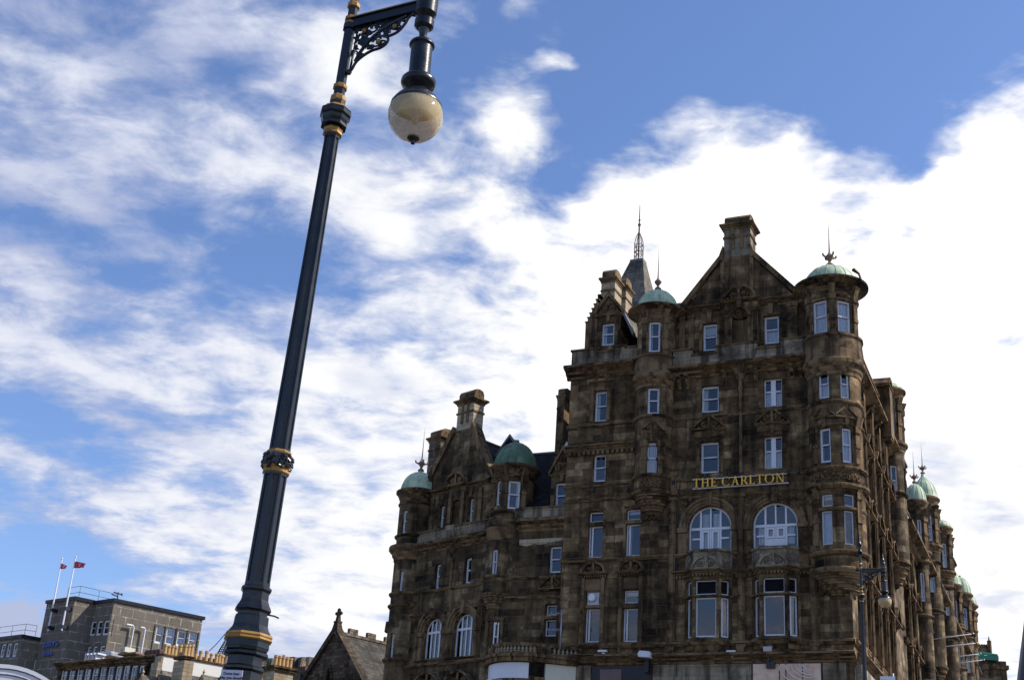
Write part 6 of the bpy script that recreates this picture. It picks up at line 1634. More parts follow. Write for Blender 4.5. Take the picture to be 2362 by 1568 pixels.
        for a in range(nx):
            for b_ in range(ny): fl.face([fp(a / nx, b_ / ny), fp((a + 1) / nx, b_ / ny), fp((a + 1) / nx, (b_ + 1) / ny), fp(a / nx, (b_ + 1) / ny)], 0, None, True)
        fl.build('flag', MS['red'], q)
        m = MB(); 
        for k in range(3): c = fp(.45 + .0 * k, .3 + .2 * k); m.box(Fr(c, L2.U, L2.N), -.16 + .04 * k, .16 - .04 * k, .05, .075, c.z - .025, c.z + .025)
        m.build('flag_emblem', MS['white'], q)
    # sign
    us, zs = L2.hit(*crop3(468, 1120)); ue = L2.hit(*crop3(612, 1105))[0]; h = L2.hit(*crop3(540, 1045))[1] - zs
    sg = thing('hotel_sign', 'blue letters JURYS INN on the shaded concrete wall', 'sign', L2.P(us, 0, zs))
    for wd, sz, du, dz in (('JURYS', h * 1.22, 0, 0), ('Inn', h * 1.25, .15, -h * 1.28)):
        for al, dpt, mt, nn in ((1, .06, 'blue', .30),):
            probe = text_mesh(wd, sz, L2, 0, 0, 0, None, None); L_ = max((v - L2.P(0, 0, 0)).dot(L2.U) for v in probe.v)
            text_mesh(wd, sz, L2, us + du, .24, zs + dz, MS['blue'], 'letters', sg, .06, 'LEFT', (ue - us) / L_ if wd == 'JURYS' else (ue - us) * .62 / L_)
    m = MB(); m.box(L2, us - .1, ue, .02, .12, zs + .1, zs + .2); m.box(L2, us, us + (ue - us) * .66, .02, .12, zs - h * 1.2, zs - h * 1.1); m.build('rail', MS['board'], sg)
    # aerial
    p = place(*crop3(1208, 622), D + 4); a = thing('roof_aerial', 'thin branched aerial standing on the concrete hotel roof', 'aerial', p)
    F = Fr(p, R.U, R.N); m = MB(); zt_ = F.hit(*crop3(1218, 556))[1]; m.tube([p - ZUP * .5, F.P(0, 0, zt_ + .1)], .07, 5)
    for (x0, y0, x1, y1) in ((1172, 545, 1258, 572), (1150, 567, 1212, 588), (1255, 556, 1256, 582)): A, B_ = F.hit(*crop3(x0, y0)), F.hit(*crop3(x1, y1)); m.tube([F.P(A[0], 0, A[1]), F.P(B_[0], 0, B_[1])], .06, 5)
    m.build('mast', MS['ironblack'], a)
left_hotel()

def low_terrace():
    """flat fronted building with a strip of windows and roof plant"""
    D = 104; aR, aL = az_vec(50), az_vec(-52); p = place(*crop3(1640, 1195), D); n = Vector((aL.y, -aL.x, 0)); n = n if n.dot(EYE - p) > 0 else -n
    F = Fr(p, -aL, n); u0 = F.hit(*crop3(625, 1215))[0]; z = p.z; o = thing('office_building', 'dark low office building with a long strip of tall windows, below the concrete hotel', 'building', (p.x, p.y, -6))
    w = MB(); l = []
    for i in range(12):
        x = 622 + i * 79.5; a = F.rect(*crop3(x, 1312 - i * 1.6), *crop3(x + 66, 1500)); l.append(a)
    zb = F.hit(*crop3(1000, 1460))[1]
    wall(w, F, u0, 0, -6, z - .3, l, rev=.2); R = Fr(p, aR, Vector((-n.y, n.x, 0))); w.face([p - ZUP * (z + 6), p + aR * 14 - ZUP * (z + 6), p + aR * 14, p]); e = F.P(u0, 0, 0); w.face([e - ZUP * 6, e - n * 14 - ZUP * 6, e - n * 14 + ZUP * z, e + ZUP * z])
    w.face([F.P(u0, 0, z - .3), p - ZUP * .3, p - n * 14 - ZUP * .3, F.P(u0, -14, z - .3)]); w.build('wall', [MS['wingstone'], MS['dark']], o)
    t = MB(); t.mould(F, u0 - .1, .1, z - .55, p_cornice(.55, .5)); t.build('cornice', MS['trim'], o)
    for i, a in enumerate(l): window(o, F, *a, -.14, 'sash', ('blind', 'left', 'half', 'full')[i % 4], .10)
    # crow-stepped end
    s = MB()
    for k in range(7):
        u = F.hit(*crop3(1640 - k * 26, 1200))[0]; zz = F.hit(*crop3(1600, 1240 + k * 34))[1]; s.box(F, u - .35, u + .5, -.3, .45, zz - 1.2, zz)
    s.build('crow_steps', MS['trim'], o)
    def item(name, label, cat, x0, y0, x1, y1, n0, dp, mat, style, group=None):
        a, b = F.hit(*crop3(x0, y1), n0); c, d = F.hit(*crop3(x1, y0), n0); b = max(b, z - .3); m = MB(); q = thing(name, label, cat, F.P((a + c) / 2, n0, z - .3), group)
        if style == 'ac':
            m.box(F, a, c, n0 - dp, n0, b, d); m.lathe(F.P((a + c) / 2, n0, (b + d) / 2), [(.36 * (d - b), -.02), (.36 * (d - b), .05), (.30 * (d - b), .05), (.30 * (d - b), .01), (.06, .01), (.06, .06), (0, .06)], 14, axis=F.N); m.build('casing', mat, q)
        elif style == 'duct':
            h = d - b; m.prism(F, [(a, b), (c, b), (c, b + h * .7), (c - h * .3, d), (a + h * .5, d), (a, b + h * .5)], n0 - dp, n0)
            for k in range(4): x = a + (c - a) * (k + .5) / 4; m.box(F, x - .04, x + .04, n0 - dp - .02, n0 + .04, b + .02, b + h * .7)
            m.build('casing', mat, q)
        else:
            for k in range(4):
                x = a + (c - a) * k / 3.4; m.box(F, x, x + (c - a) * .2, n0 - dp, n0, b + .08, d); m.box(F, x + .04, x + .1, n0 - dp, n0, b - .4, b + .08)
            m.box(F, a, c, n0 - dp, n0 - .1, (b + d) / 2 - .05, (b + d) / 2 + .05); m.build('casing', mat, q)
    item('ventilation_rack', 'white ventilation boxes in a row on the office roof', 'vent', 872, 1166, 1000, 1204, -.8, .8, MS['white'], 'rack')
    item('air_conditioner', 'pale square air conditioning unit with round fan on the office roof', 'air conditioner', 1216, 1104, 1292, 1160, -2, 1.0, MS['cream'], 'ac')
    item('roof_duct', 'grey metal duct behind the white ventilation boxes', 'duct', 1010, 1152, 1150, 1204, -2.4, 1.2, MS['alu'], 'duct', 'ducts on the office roof')
    item('roof_duct', 'long low rusty duct beside the air conditioner', 'duct', 1210, 1157, 1400, 1192, -1.0, 1.2, MS['rust'], 'duct', 'ducts on the office roof')
    item('roof_duct', 'dark brown duct at the right end of the office roof', 'duct', 1482, 1130, 1650, 1188, -1.6, 1.4, plain('maroon_metal', (.08, .03, .03), .5, .1), 'duct', 'ducts on the office roof')
low_terrace()

def white_gable():
    D = 96; aR, aL = az_vec(52), az_vec(-45); p = place(*crop3(1690, 1190), D); n = Vector((aR.y, -aR.x, 0)); n = n if n.dot(EYE - p) > 0 else -n
    F = Fr(p, aR, n); u1, ze = F.hit(*crop3(2420, 1295)); z0 = F.hit(*crop3(1690, 1190))[1]; z1 = F.hit(*crop3(2300, 1268))[1]; z = (z0 + z1) / 2
    o = thing('white_house', 'white rendered house wall topped with rows of orange chimney pots', 'house', (p.x, p.y, -6))
    w = MB(); w.box(F, 0, u1, -1.0, 0, -6, z - .14); w.build('wall', MS['whitewall'], o); c = MB(); c.mould(F, -.1, u1, z - .14, [(-1.1, 0), (.07, 0), (.10, .06), (.10, .14), (-1.1, .14)]); c.build('coping', MS['trim'], o)
    w = MB(); w.box(F, -.35, -.01, -1.0, .02, -6, z - .6); w.box(F, -.15, -.012, -1, .03, z - .6, z - .15); w.build('quoin', MS['lightstone'], o)
    for i, x in enumerate((1712, 1750, 1786, 1822)): u = F.hit(*crop3(x, 1190))[0]; pot(o, F.P(u, -.3, z), .135, .68 - .05 * (i % 2))
    for i, x in enumerate((2030, 2078, 2140, 2192, 2246, 2276, 2306, 2350)): u = F.hit(*crop3(x, 1240))[0]; pot(o, F.P(u, -.3, z), .13, .60 + .06 * (i % 3))
    b = MB(); b.box(F, F.hit(*crop3(2050, 1240))[0], u1, -.8, -.6, z, z + .34); b.build('ridge_brick', plain('red_brick', (.38, .12, .04), .9), o)
    # slate roof and dormer heads below
    r = MB(); nb = 2.0; zr = F.hit(*crop3(1900, 1378), nb)[1]
    r.face([F.P(-.6, .5, zr + .12), F.P(u1, .5, zr + .12), F.P(u1, 4.5, zr - 3.9), F.P(-.6, 4.5, zr - 3.9)]); r.tube([F.P(-.6, .48, zr + .14), F.P(u1, .48, zr + .14)], .05, 5, 1)
    r.build('roof', [MS['slategrey'], MS['lead']], o)
    for i, x in enumerate((1455, 1640, 2082, 2282)):
        u, zz = F.hit(*crop3(x, 1400), 2.6); m = MB(); G = F.sub(u, 2.6); G = Fr(G.o, aL * -1, Vector((aL.y, -aL.x, 0)) if Vector((aL.y, -aL.x, 0)).dot(EYE - G.o) > 0 else Vector((-aL.y, aL.x, 0)))
        m.prism(G, [(-.32, zz - 1.4), (.32, zz - 1.4), (.32, zz - .34), (0, zz + .06), (-.32, zz - .34)], -.2, 0); m.lathe(G.P(0, -.1, zz), [(.09, 0), (.05, .07), (.05, .15), (.10, .2), (.09, .27), (.03, .33), (.045, .38), (0, .44)], 8); m.build('dormer_head', MS['lightstone'], o)
        m = MB(); m.face([G.P(-.36, .05, zz - .36), G.P(0, .05, zz + .07), G.P(0, -1.5, zz + .07), G.P(-.36, -1.5, zz - .36)]); m.face([G.P(.36, .05, zz - .36), G.P(0, .05, zz + .07), G.P(0, -1.5, zz + .07), G.P(.36, -1.5, zz - .36)]); m.build('dormer_roof', MS['slategrey'], o)
    # stack standing in front
    ps = place(*crop3(1905, 1220), D - 4); S = Fr(ps, aR, n); us = S.hit(*crop3(2005, 1230))[0]; zs = S.hit(*crop3(1905, 1195))[1]; dl = 1.25
    st = thing('chimney_stack', 'buff stone chimney stack crowded with orange pots against the white wall', 'chimney', (ps.x, ps.y, -6), 'chimney stacks with pots')
    A = Fr(ps, aL, n); q = MB(); b_ = ps + aL * dl
    c4 = [ps, ps + aR * us, ps + aR * us + aL * dl, ps + aL * dl]; z_b = -6
    def hx(e, a, b): 
        cen = sum(c4, Vector()) / 4; k = [cen + (v - cen) * e for v in c4]; return [*(Vector((v.x, v.y, a)) for v in k), *(Vector((v.x, v.y, b)) for v in k)]
    q.hexa(hx(1, z_b, zs - .3)); q.build('shaft', MS['lightstone'], st); q = MB(); q.hexa(hx(1.08, zs - .2, zs - .08)); q.hexa(hx(1.14, zs - .079, zs)); q.build('cap', MS['trim'], st)
    for i in range(3):
        for j in range(2): pot(st, Vector((ps.x, ps.y, zs)) + aR * us * (i + .5) / 3 + aL * dl * (j + .5) / 2, .145, .74 + .06 * ((i + j) % 3))
white_gable()

def crop4(x, y): return (700 + x / 3.3214) / 1.5128, (1900 + y / 3.3214) / 1.5128
def small_stack():
    D = 88; aR, aL = az_vec(50), az_vec(-44)
    p = place(*crop4(865, 1400), D); n = Vector((aR.y, -aR.x, 0)); n = n if n.dot(EYE - p) > 0 else -n; F = Fr(p, aR, n); u1 = F.hit(*crop4(1080, 1440))[0]; z = F.hit(*crop4(970, 1410))[1]
    o = thing('chimney_stack', 'buff stone chimney stack with five slim orange pots beside the church gable', 'chimney', (p.x, p.y, -6), 'chimney stacks with pots')
    s = MB(); s.box(F, 0, u1, -1.3, 0, -6, z - .3); s.build('shaft', MS['lightstone'], o); s = MB(); s.box(F, -.12, u1 + .12, -1.42, .12, z - .3, z - .14); s.box(F, -.2, u1 + .2, -1.5, .2, z - .139, z); s.build('cap', MS['trim'], o)
    for i in range(5): pot(o, F.P(u1 * (.09 + .2 * i), -.25, z), .125, .66)
    h = thing('slate_roof_house', 'dark slate roofed house behind the small chimney stack', 'house', (p.x - 2, p.y, -6))
    q = place(*crop4(760, 1400), D + 22); G = Fr(q, aR, n); r = MB(); a = G.hit(*crop4(742, 1400))[0]; b = G.hit(*crop4(1190, 1440))[0]; zt = G.hit(*crop4(900, 1400))[1] - .1
    r.prism(G, [(a, -6), (b, -6), (b, zt - .2), (a, zt)], -3, 0); r.build('roof', MS['slate'], h)
    r = MB(); a2 = G.hit(*crop4(715, 1400))[0]; r.box(G, a2 - 2.2, a - .05, -2.5, .3, -6, G.hit(*crop4(745, 1325))[1]); r.build('wall', MS['rubble'], h)
    r = MB(); b2 = G.hit(*crop4(1300, 1440))[0]; r.box(G, b + .02, b2 + .2, -2.5, .2, -6, G.hit(*crop4(1210, 1405))[1]); r.build('gable', MS['rubble'], h)
    for x in (1200, 1222): u = G.hit(*crop4(x, 1395))[0]; pot(h, G.P(u, -.3, G.hit(*crop4(1210, 1405))[1]), .08, .4)
    # satellite dish tucked among the pots
    d = place(*crop4(957, 1294), D + 2); t = thing('satellite_dish', 'small round white dish among the five chimney pots', 'dish', d - ZUP * 1.2); m = MB(); m.lathe(d, [(0, .05), (.09, .04), (.15, .0), (.155, .01), (.09, .06), (0, .07)], 14, axis=Vector((0.1, -1, .3)) * -1); m.tube([d, d - ZUP * 1.6], .05, 5); m.build('dish', MS['white'], t)
small_stack()

def church():
    D = 100; aG, aR = az_vec(-44.4), az_vec(45.6); p = place(*crop4(1565, 1010), D); n = Vector((aG.y, -aG.x, 0)); n = n if n.dot(EYE - p) > 0 else -n
    G = Fr(p, -aG, n); za = p.z; o = thing('church', 'small dark stone church gable with a ringed cross finial and crested slate roof', 'church', (p.x, p.y, -6))
    ul, zl = G.hit(*crop4(1160, 1568)); ur, zr = G.hit(*crop4(1790, 1568)); sl = ((za - zl) / -ul + (za - zr) / ur) / 2
    H = za + 6; hw = H / sl; hw2 = min(hw, 9.0); ze = za - hw2 * sl
    wz = G.hit(*crop4(1490, 1395))[1]; wc = G.hit(*crop4(1490, 1480))[0]; ww = (G.hit(*crop4(1560, 1560))[0] - G.hit(*crop4(1415, 1560))[0]) / 2
    w = MB()
    # gable sheet with a pointed opening
    N_ = 12; pts = []
    rad = ww * 2.1
    for k in range(N_ + 1):
        t = k / N_; x = -ww + ww * t; pts.append((wc + x, wz - 3.2 + (3.2 - .0) * sqrt(max(1 - (1 - t) ** 2, 0)) * 0.62 + .38 * 3.2 * t))
    arch = [(wc - ww, -6)] + pts + [(2 * wc - x, z) for x, z in pts[::-1][1:]] + [(wc + ww, -6)]
    outl = [(-hw2, ze), (0, za)]; left = [(x, z) for x, z in arch if x <= wc + 1e-6]; right = [(x, z) for x, z in arch if x >= wc - 1e-6]
    L = [(-hw2, -6), *left, (wc, za - abs(wc) * sl), (-hw2, ze)] if wc <= 0 else None
    w.face([G.P(u, 0, z) for u, z in [(-hw2, ze), (-hw2, -6), *left, (wc, za - abs(wc) * sl)]]); w.face([G.P(u, 0, z) for u, z in [(hw2, ze), (0, za), (wc, za - abs(wc) * sl), *right, (hw2, -6)]])
    for a, b in zip(arch, arch[1:]): w.face([G.P(a[0], 0, a[1]), G.P(b[0], 0, b[1]), G.P(b[0], -.5, b[1]), G.P(a[0], -.5, a[1])])
    w.face([G.P(wc - ww - .1, -.5, -6), G.P(wc + ww + .1, -.5, -6), G.P(wc + ww + .1, -.5, wz + .2), G.P(wc - ww - .1, -.5, wz + .2)], 1)
    w.build('gable_wall', [MS['rubbledark'], MS['dark']], o)
    c = MB()
    for s in (-1, 1): c.prism(G, [(s * (hw2 + .3), ze - .3 * sl + .05), (s * (hw2 + .3), ze + .35), (0, za + .45), (0, za - .05)], -.5, .2)
    for k in range(len(arch) - 1):
        a, b = arch[k], arch[k + 1]
        if k in (0, len(arch) - 2): continue
        c.tube([G.P(a[0], .02, a[1]), G.P(b[0], .02, b[1])], .13, 5)
    c.build('coping', MS['rubbledark'], o)
    x = MB(); zb = za + .2; zt = G.hit(*crop4(1588, 742))[1]; zc = G.hit(*crop4(1586, 790))[1]; rr = px_m(p, 30 / 3.3214 / 1.5128 * 1.0)
    x.taper(G, 0, -.1, zb - .4, zb + (zc - zb) * .45, .42, .3, .2, .18); x.taper(G, 0, -.1, zb + (zc - zb) * .45, zc - rr * .6, .17, .15, .11, .1); x.box(G, -.24, .24, -.32, .12, zb + (zc - zb) * .45 - .06, zb + (zc - zb) * .45 + .08)
    for k in range(20):
        a0, a1 = k * pi / 10, (k + 1) * pi / 10; x.prism(G, [(rr * cos(a0), zc + rr * sin(a0)), (rr * cos(a1), zc + rr * sin(a1)), (rr * .68 * cos(a1), zc + rr * .68 * sin(a1)), (rr * .68 * cos(a0), zc + rr * .68 * sin(a0))], -.18, -.02)
    x.box(G, -rr * 1.3, rr * 1.3, -.2, 0, zc - .09, zc + .09); x.box(G, -.09, .09, -.201, .001, zc - rr, zc + rr * 1.35)
    for a, b in ((0, rr * 1.35), (rr * 1.3, 0), (-rr * 1.3, 0)): x.ball(G.P(a, -.1, zc + b), .14, 8)
    x.build('cross_finial', MS['rubbledark'], o)
    r = MB(); Lr = 26; e = aR * Lr
    for s in (-1, 1): r.face([G.P(0, -.3, za), G.P(0, -.3, za) + e, G.P(s * hw2, -.3, ze) + e, G.P(s * hw2, -.3, ze)])
    r.build('roof', MS['churchslate'], o)
    k_ = MB()
    for i in range(13):
        q = G.P(0, -.6, 0) + aR * (1.0 + i * 1.75); F = Fr(q, aR, G.U); k_.box(F, -.95, .85, -.16, .16, za - .1, za + .12); k_.box(F, -.42, .38, -.13, .13, za + .12, za + .5)
    k_.build('ridge_crest', MS['rubble'], o)
church()

def lattice():
    D = 112; p = place(505, 1495, D); o = thing('lattice_mast', 'thin lattice mast and stay wire leaning beside the foreground lamp post', 'mast', p - ZUP * 8); F = Fr(p, (1, 0, 0), (0, -1, 0)); m = MB()
    a0, a1 = F.hit(*crop4(185, 1275)), F.hit(*crop4(300, 1075)); b0, b1 = F.hit(*crop4(230, 1290)), F.hit(*crop4(330, 1090))
    m.tube([F.P(a0[0], 0, a0[1]), F.P(a1[0], 0, a1[1])], .06, 4); m.tube([F.P(b0[0], 0, b0[1]), F.P(b1[0], 0, b1[1])], .06, 4)
    for k in range(9):
        t, s = k / 8, (k + 1) / 8; q = F.P(a0[0] + (a1[0] - a0[0]) * t, 0, a0[1] + (a1[1] - a0[1]) * t); r = F.P(b0[0] + (b1[0] - b0[0]) * t, 0, b0[1] + (b1[1] - b0[1]) * t); s_ = F.P(a0[0] + (a1[0] - a0[0]) * s, 0, a0[1] + (a1[1] - a0[1]) * s); m.tube([q, r], .04, 4); m.tube([r, s_], .035, 4)
    m.build('mast', MS['ironblack'], o); m = MB(); c0, c1 = F.hit(*crop4(62, 1262)), F.hit(*crop4(300, 1010)); m.tube([F.P(c0[0], 0, c0[1]), F.P((c0[0] + c1[0]) / 2, 0, (c0[1] + c1[1]) / 2 - .1), F.P(c1[0], 0, c1[1])], .035, 4); m.build('stay_wire', MS['ironblack'], o)
lattice()

def crag():
    m = MB(); rnd = random.Random(5); D0 = 900; n = 90
    top = []
    for i in range(n + 1):
        x = 380 + (1150 - 380) * i / n; base = 1519 + (x - 617) * .02 + (6 if x < 640 else 0) * 0
        y = 1519 - 5 * sin((x - 560) * .011) + rnd.uniform(-1.2, 1.2) + (max(0, 560 - x) * .12) + max(0, x - 800) * .10
        top.append(place(x, y, D0 + rnd.uniform(-25, 25)))
    rows = [top]
    for k in range(1, 9):
        t = k / 8; rows.append([Vector((p.x * (1 - .30 * t) + rnd.uniform(-6, 6), p.y * (1 - .30 * t) + rnd.uniform(-14, 14), p.z * (1 - t ** .8) - 9 * t ** .8 + (rnd.uniform(-5, 5) if k < 8 else 0))) for p in top])
    for a, b in zip(rows, rows[1:]):
        for i in range(n): m.face([a[i], a[i + 1], b[i + 1], b[i]], 0 if rnd.random() < .6 else 1)
    structure(m.build('hill', [MS['rock'], MS['grass']]))
crag()

def white_canopy():
    D = 34; p = place(-20, 1734, D); to = Vector((-p.x, -p.y, 0)).normalized(); U = Vector((-to.y, to.x, 0)); U = U if U.x > 0 else -U; F = Fr(p, U, to); R = px_m(p, 200)
    o = thing('arched_canopy', 'white arched canopy with concentric ribs at the lower left edge', 'canopy', (p.x, p.y, p.z - .5)); c = MB(); n = 30
    for k, (r0, r1, n1) in enumerate(((1, .955, .0), (.955, .94, -.12), (.94, .89, -.03), (.89, .875, -.14), (.875, .82, -.06), (.82, .805, -.17), (.805, .75, -.1), (.75, .5, -.25))):
        for i in range(n):
            a, b = pi * i / n, pi * (i + 1) / n
            q = [F.P(R * r * cos(t), n1, p.z + R * r * sin(t)) for r, t in ((r0, a), (r0, b), (r1, b), (r1, a))]; c.face(q); c.face([q[3], q[2], q[2] - to * .15, q[3] - to * .15])
    for i in range(n):
        a, b = pi * i / n, pi * (i + 1) / n; q = [F.P(R * cos(t), 0, p.z + R * sin(t)) for t in (a, b)]; c.face([q[0], q[1], q[1] - to * 3.5 + ZUP * .45, q[0] - to * 3.5 + ZUP * .45], 0, None, True)
    c.build('roof', plain('white_canopy_paint', (.66, .66, .69), .5, 0, .06), o)
    b = MB(); b.box(F, -R * .98, R * .98, -3.4, -.3, -.5, p.z); b.build('base', MS['alu'], o)
white_canopy()

def frame_edge():
    a, b = place(2409, 1440, 2.2), place(2386, 1640, 2.2); m = MB(); m.tube([a + (a - b) * .1, a, b, b + (b - a) * 2], .030, 12)
    tag(m.build('dark_post', MS['ironblack'], None, b), 'blurred dark slanting post at the extreme right edge', 'post')
frame_edge()

# ------------------------------------------------------------------ lettering and small fittings on the hotel
def serif_letters():
    """capitals drawn with thick and thin strokes and serifs; cap height 1"""
    K, k = .125, .055
    def st(x0, y0, x1, y1, w): return [(x0 - w / 2, y0), (x0 + w / 2, y0), (x1 + w / 2, y1), (x1 - w / 2, y1)]
    def sf(x, y, w): return [(x - w / 2, y), (x + w / 2, y), (x + w / 2, y + .045), (x - w / 2, y + .045)]
    def arc(cx, cy, rx, ry, a0, a1, n=18):
        out = []
        for i in range(n):
            t0, t1 = a0 + (a1 - a0) * i / n, a0 + (a1 - a0) * (i + 1) / n; q = []
            for t, s in ((t0, 1), (t1, 1), (t1, 0), (t0, 0)):
                w = k * .9 + (K - k * .9) * abs(cos(t)) if s == 0 else 0
                q.append((cx + (rx - w) * cos(t), cy + (ry - (k * .8 if s == 0 else 0)) * sin(t)))
            out.append(q)
        return out
    L = {}
    L['T'] = (.72, [st(.36, 0, .36, 1, K), sf(.36, 0, .34), [(.02, .94), (.70, .94), (.70, 1), (.02, 1)], [(.02, .80), (.07, .94), (.02, .94)], [(.70, .80), (.65, .94), (.70, .94)]])
    L['H'] = (.86, [st(.16, 0, .16, 1, K), st(.70, 0, .70, 1, K), [(.16, .49), (.70, .49), (.70, .55), (.16, .55)]] + [sf(x, y, .3) for x in (.16, .70) for y in (0, .955)])
    L['E'] = (.60, [st(.16, 0, .16, 1, K), [(.03, .945), (.54, .945), (.54, 1), (.03, 1)], [(.03, 0), (.58, 0), (.58, .055), (.03, .055)], [(.16, .49), (.46, .49), (.46, .545), (.16, .545)], [(.54, .82), (.54, .95), (.49, .95)], [(.58, .2), (.58, .05), (.52, .05)], [(.46, .42), (.46, .62), (.42, .545), (.42, .49)]])
    L['C'] = (.86, arc(.50, .5, .47, .52, .75, 2 * pi - .75) + [[(.80, .70), (.84, .96), (.79, .90)], [(.84, .17), (.80, .22), (.78, .10)]])
    L['A'] = (.82, [[(.10, 0), (.16, 0), (.46, 1.0), (.40, 1.03)], [(.60, 0), (.75, 0), (.46, 1.03), (.38, 1.03)], [(.22, .33), (.60, .33), (.58, .39), (.24, .39)], sf(.12, 0, .26), sf(.69, 0, .28)])
    L['R'] = (.74, [st(.16, 0, .16, 1, K), sf(.16, 0, .3), [(.03, .95), (.40, .95), (.40, 1), (.03, 1)], [(.16, .46), (.40, .46), (.40, .51), (.16, .51)]] + arc(.36, .73, .25, .27, -pi / 2, pi / 2, 10) + [[(.34, .48), (.46, .50), (.80, 0), (.62, 0)], sf(.74, 0, .16)])
    L['L'] = (.60, [st(.16, 0, .16, 1, K), sf(.16, .955, .3), [(.03, 0), (.58, 0), (.58, .055), (.03, .055)], [(.58, .24), (.58, .05), (.51, .05)]])
    L['O'] = (.98, arc(.49, .5, .47, .52, 0, 2 * pi, 32))
    L['N'] = (.90, [st(.14, 0, .14, 1, k), st(.76, 0, .76, 1, k), [(.08, 1), (.22, 1), (.80, 0), (.70, -.02)], sf(.14, 0, .24), sf(.12, .955, .2), sf(.76, .955, .26)])
    return L
def hotel_sign():
    L = serif_letters(); txt = 'THE CARLTON'; W = sum(L[c][0] + .16 if c != ' ' else .42 for c in txt)
    u0 = FF.hit(1598, 1113, .25)[0]; u1 = FF.hit(1812, 1101, .25)[0]; zb = (FF.hit(1604, 1124, .25)[1] + FF.hit(1805, 1111, .25)[1]) / 2; zt = (FF.hit(1602, 1104, .25)[1] + FF.hit(1805, 1090, .25)[1]) / 2; h = zt - zb; sx = (u1 - u0) / W
    o = thing('hotel_sign', 'gilt serif letters THE CARLTON on two pale rails across the stone front', 'sign', FF.P((u0 + u1) / 2, .2, zb)); x = u0
    for c in txt:
        if c == ' ': x += .42 * sx; continue
        m = MB(); e = 0
        for pl in L[c][1]: e += 1; m.prism(FF, [(x + a * sx, zb + b * h) for a, b in pl], .19, .26 + .0004 * e)
        m.build('letter', MS['goldsign'], o); x += (L[c][0] + .16) * sx
    for y in (zb - .03, zt - .02):
        m = MB(); m.box(FF, u0 - .05, u1 + .1, .12, .165, y - .018, y + .026); m.build('rail', MS['rail'], o)
hotel_sign()

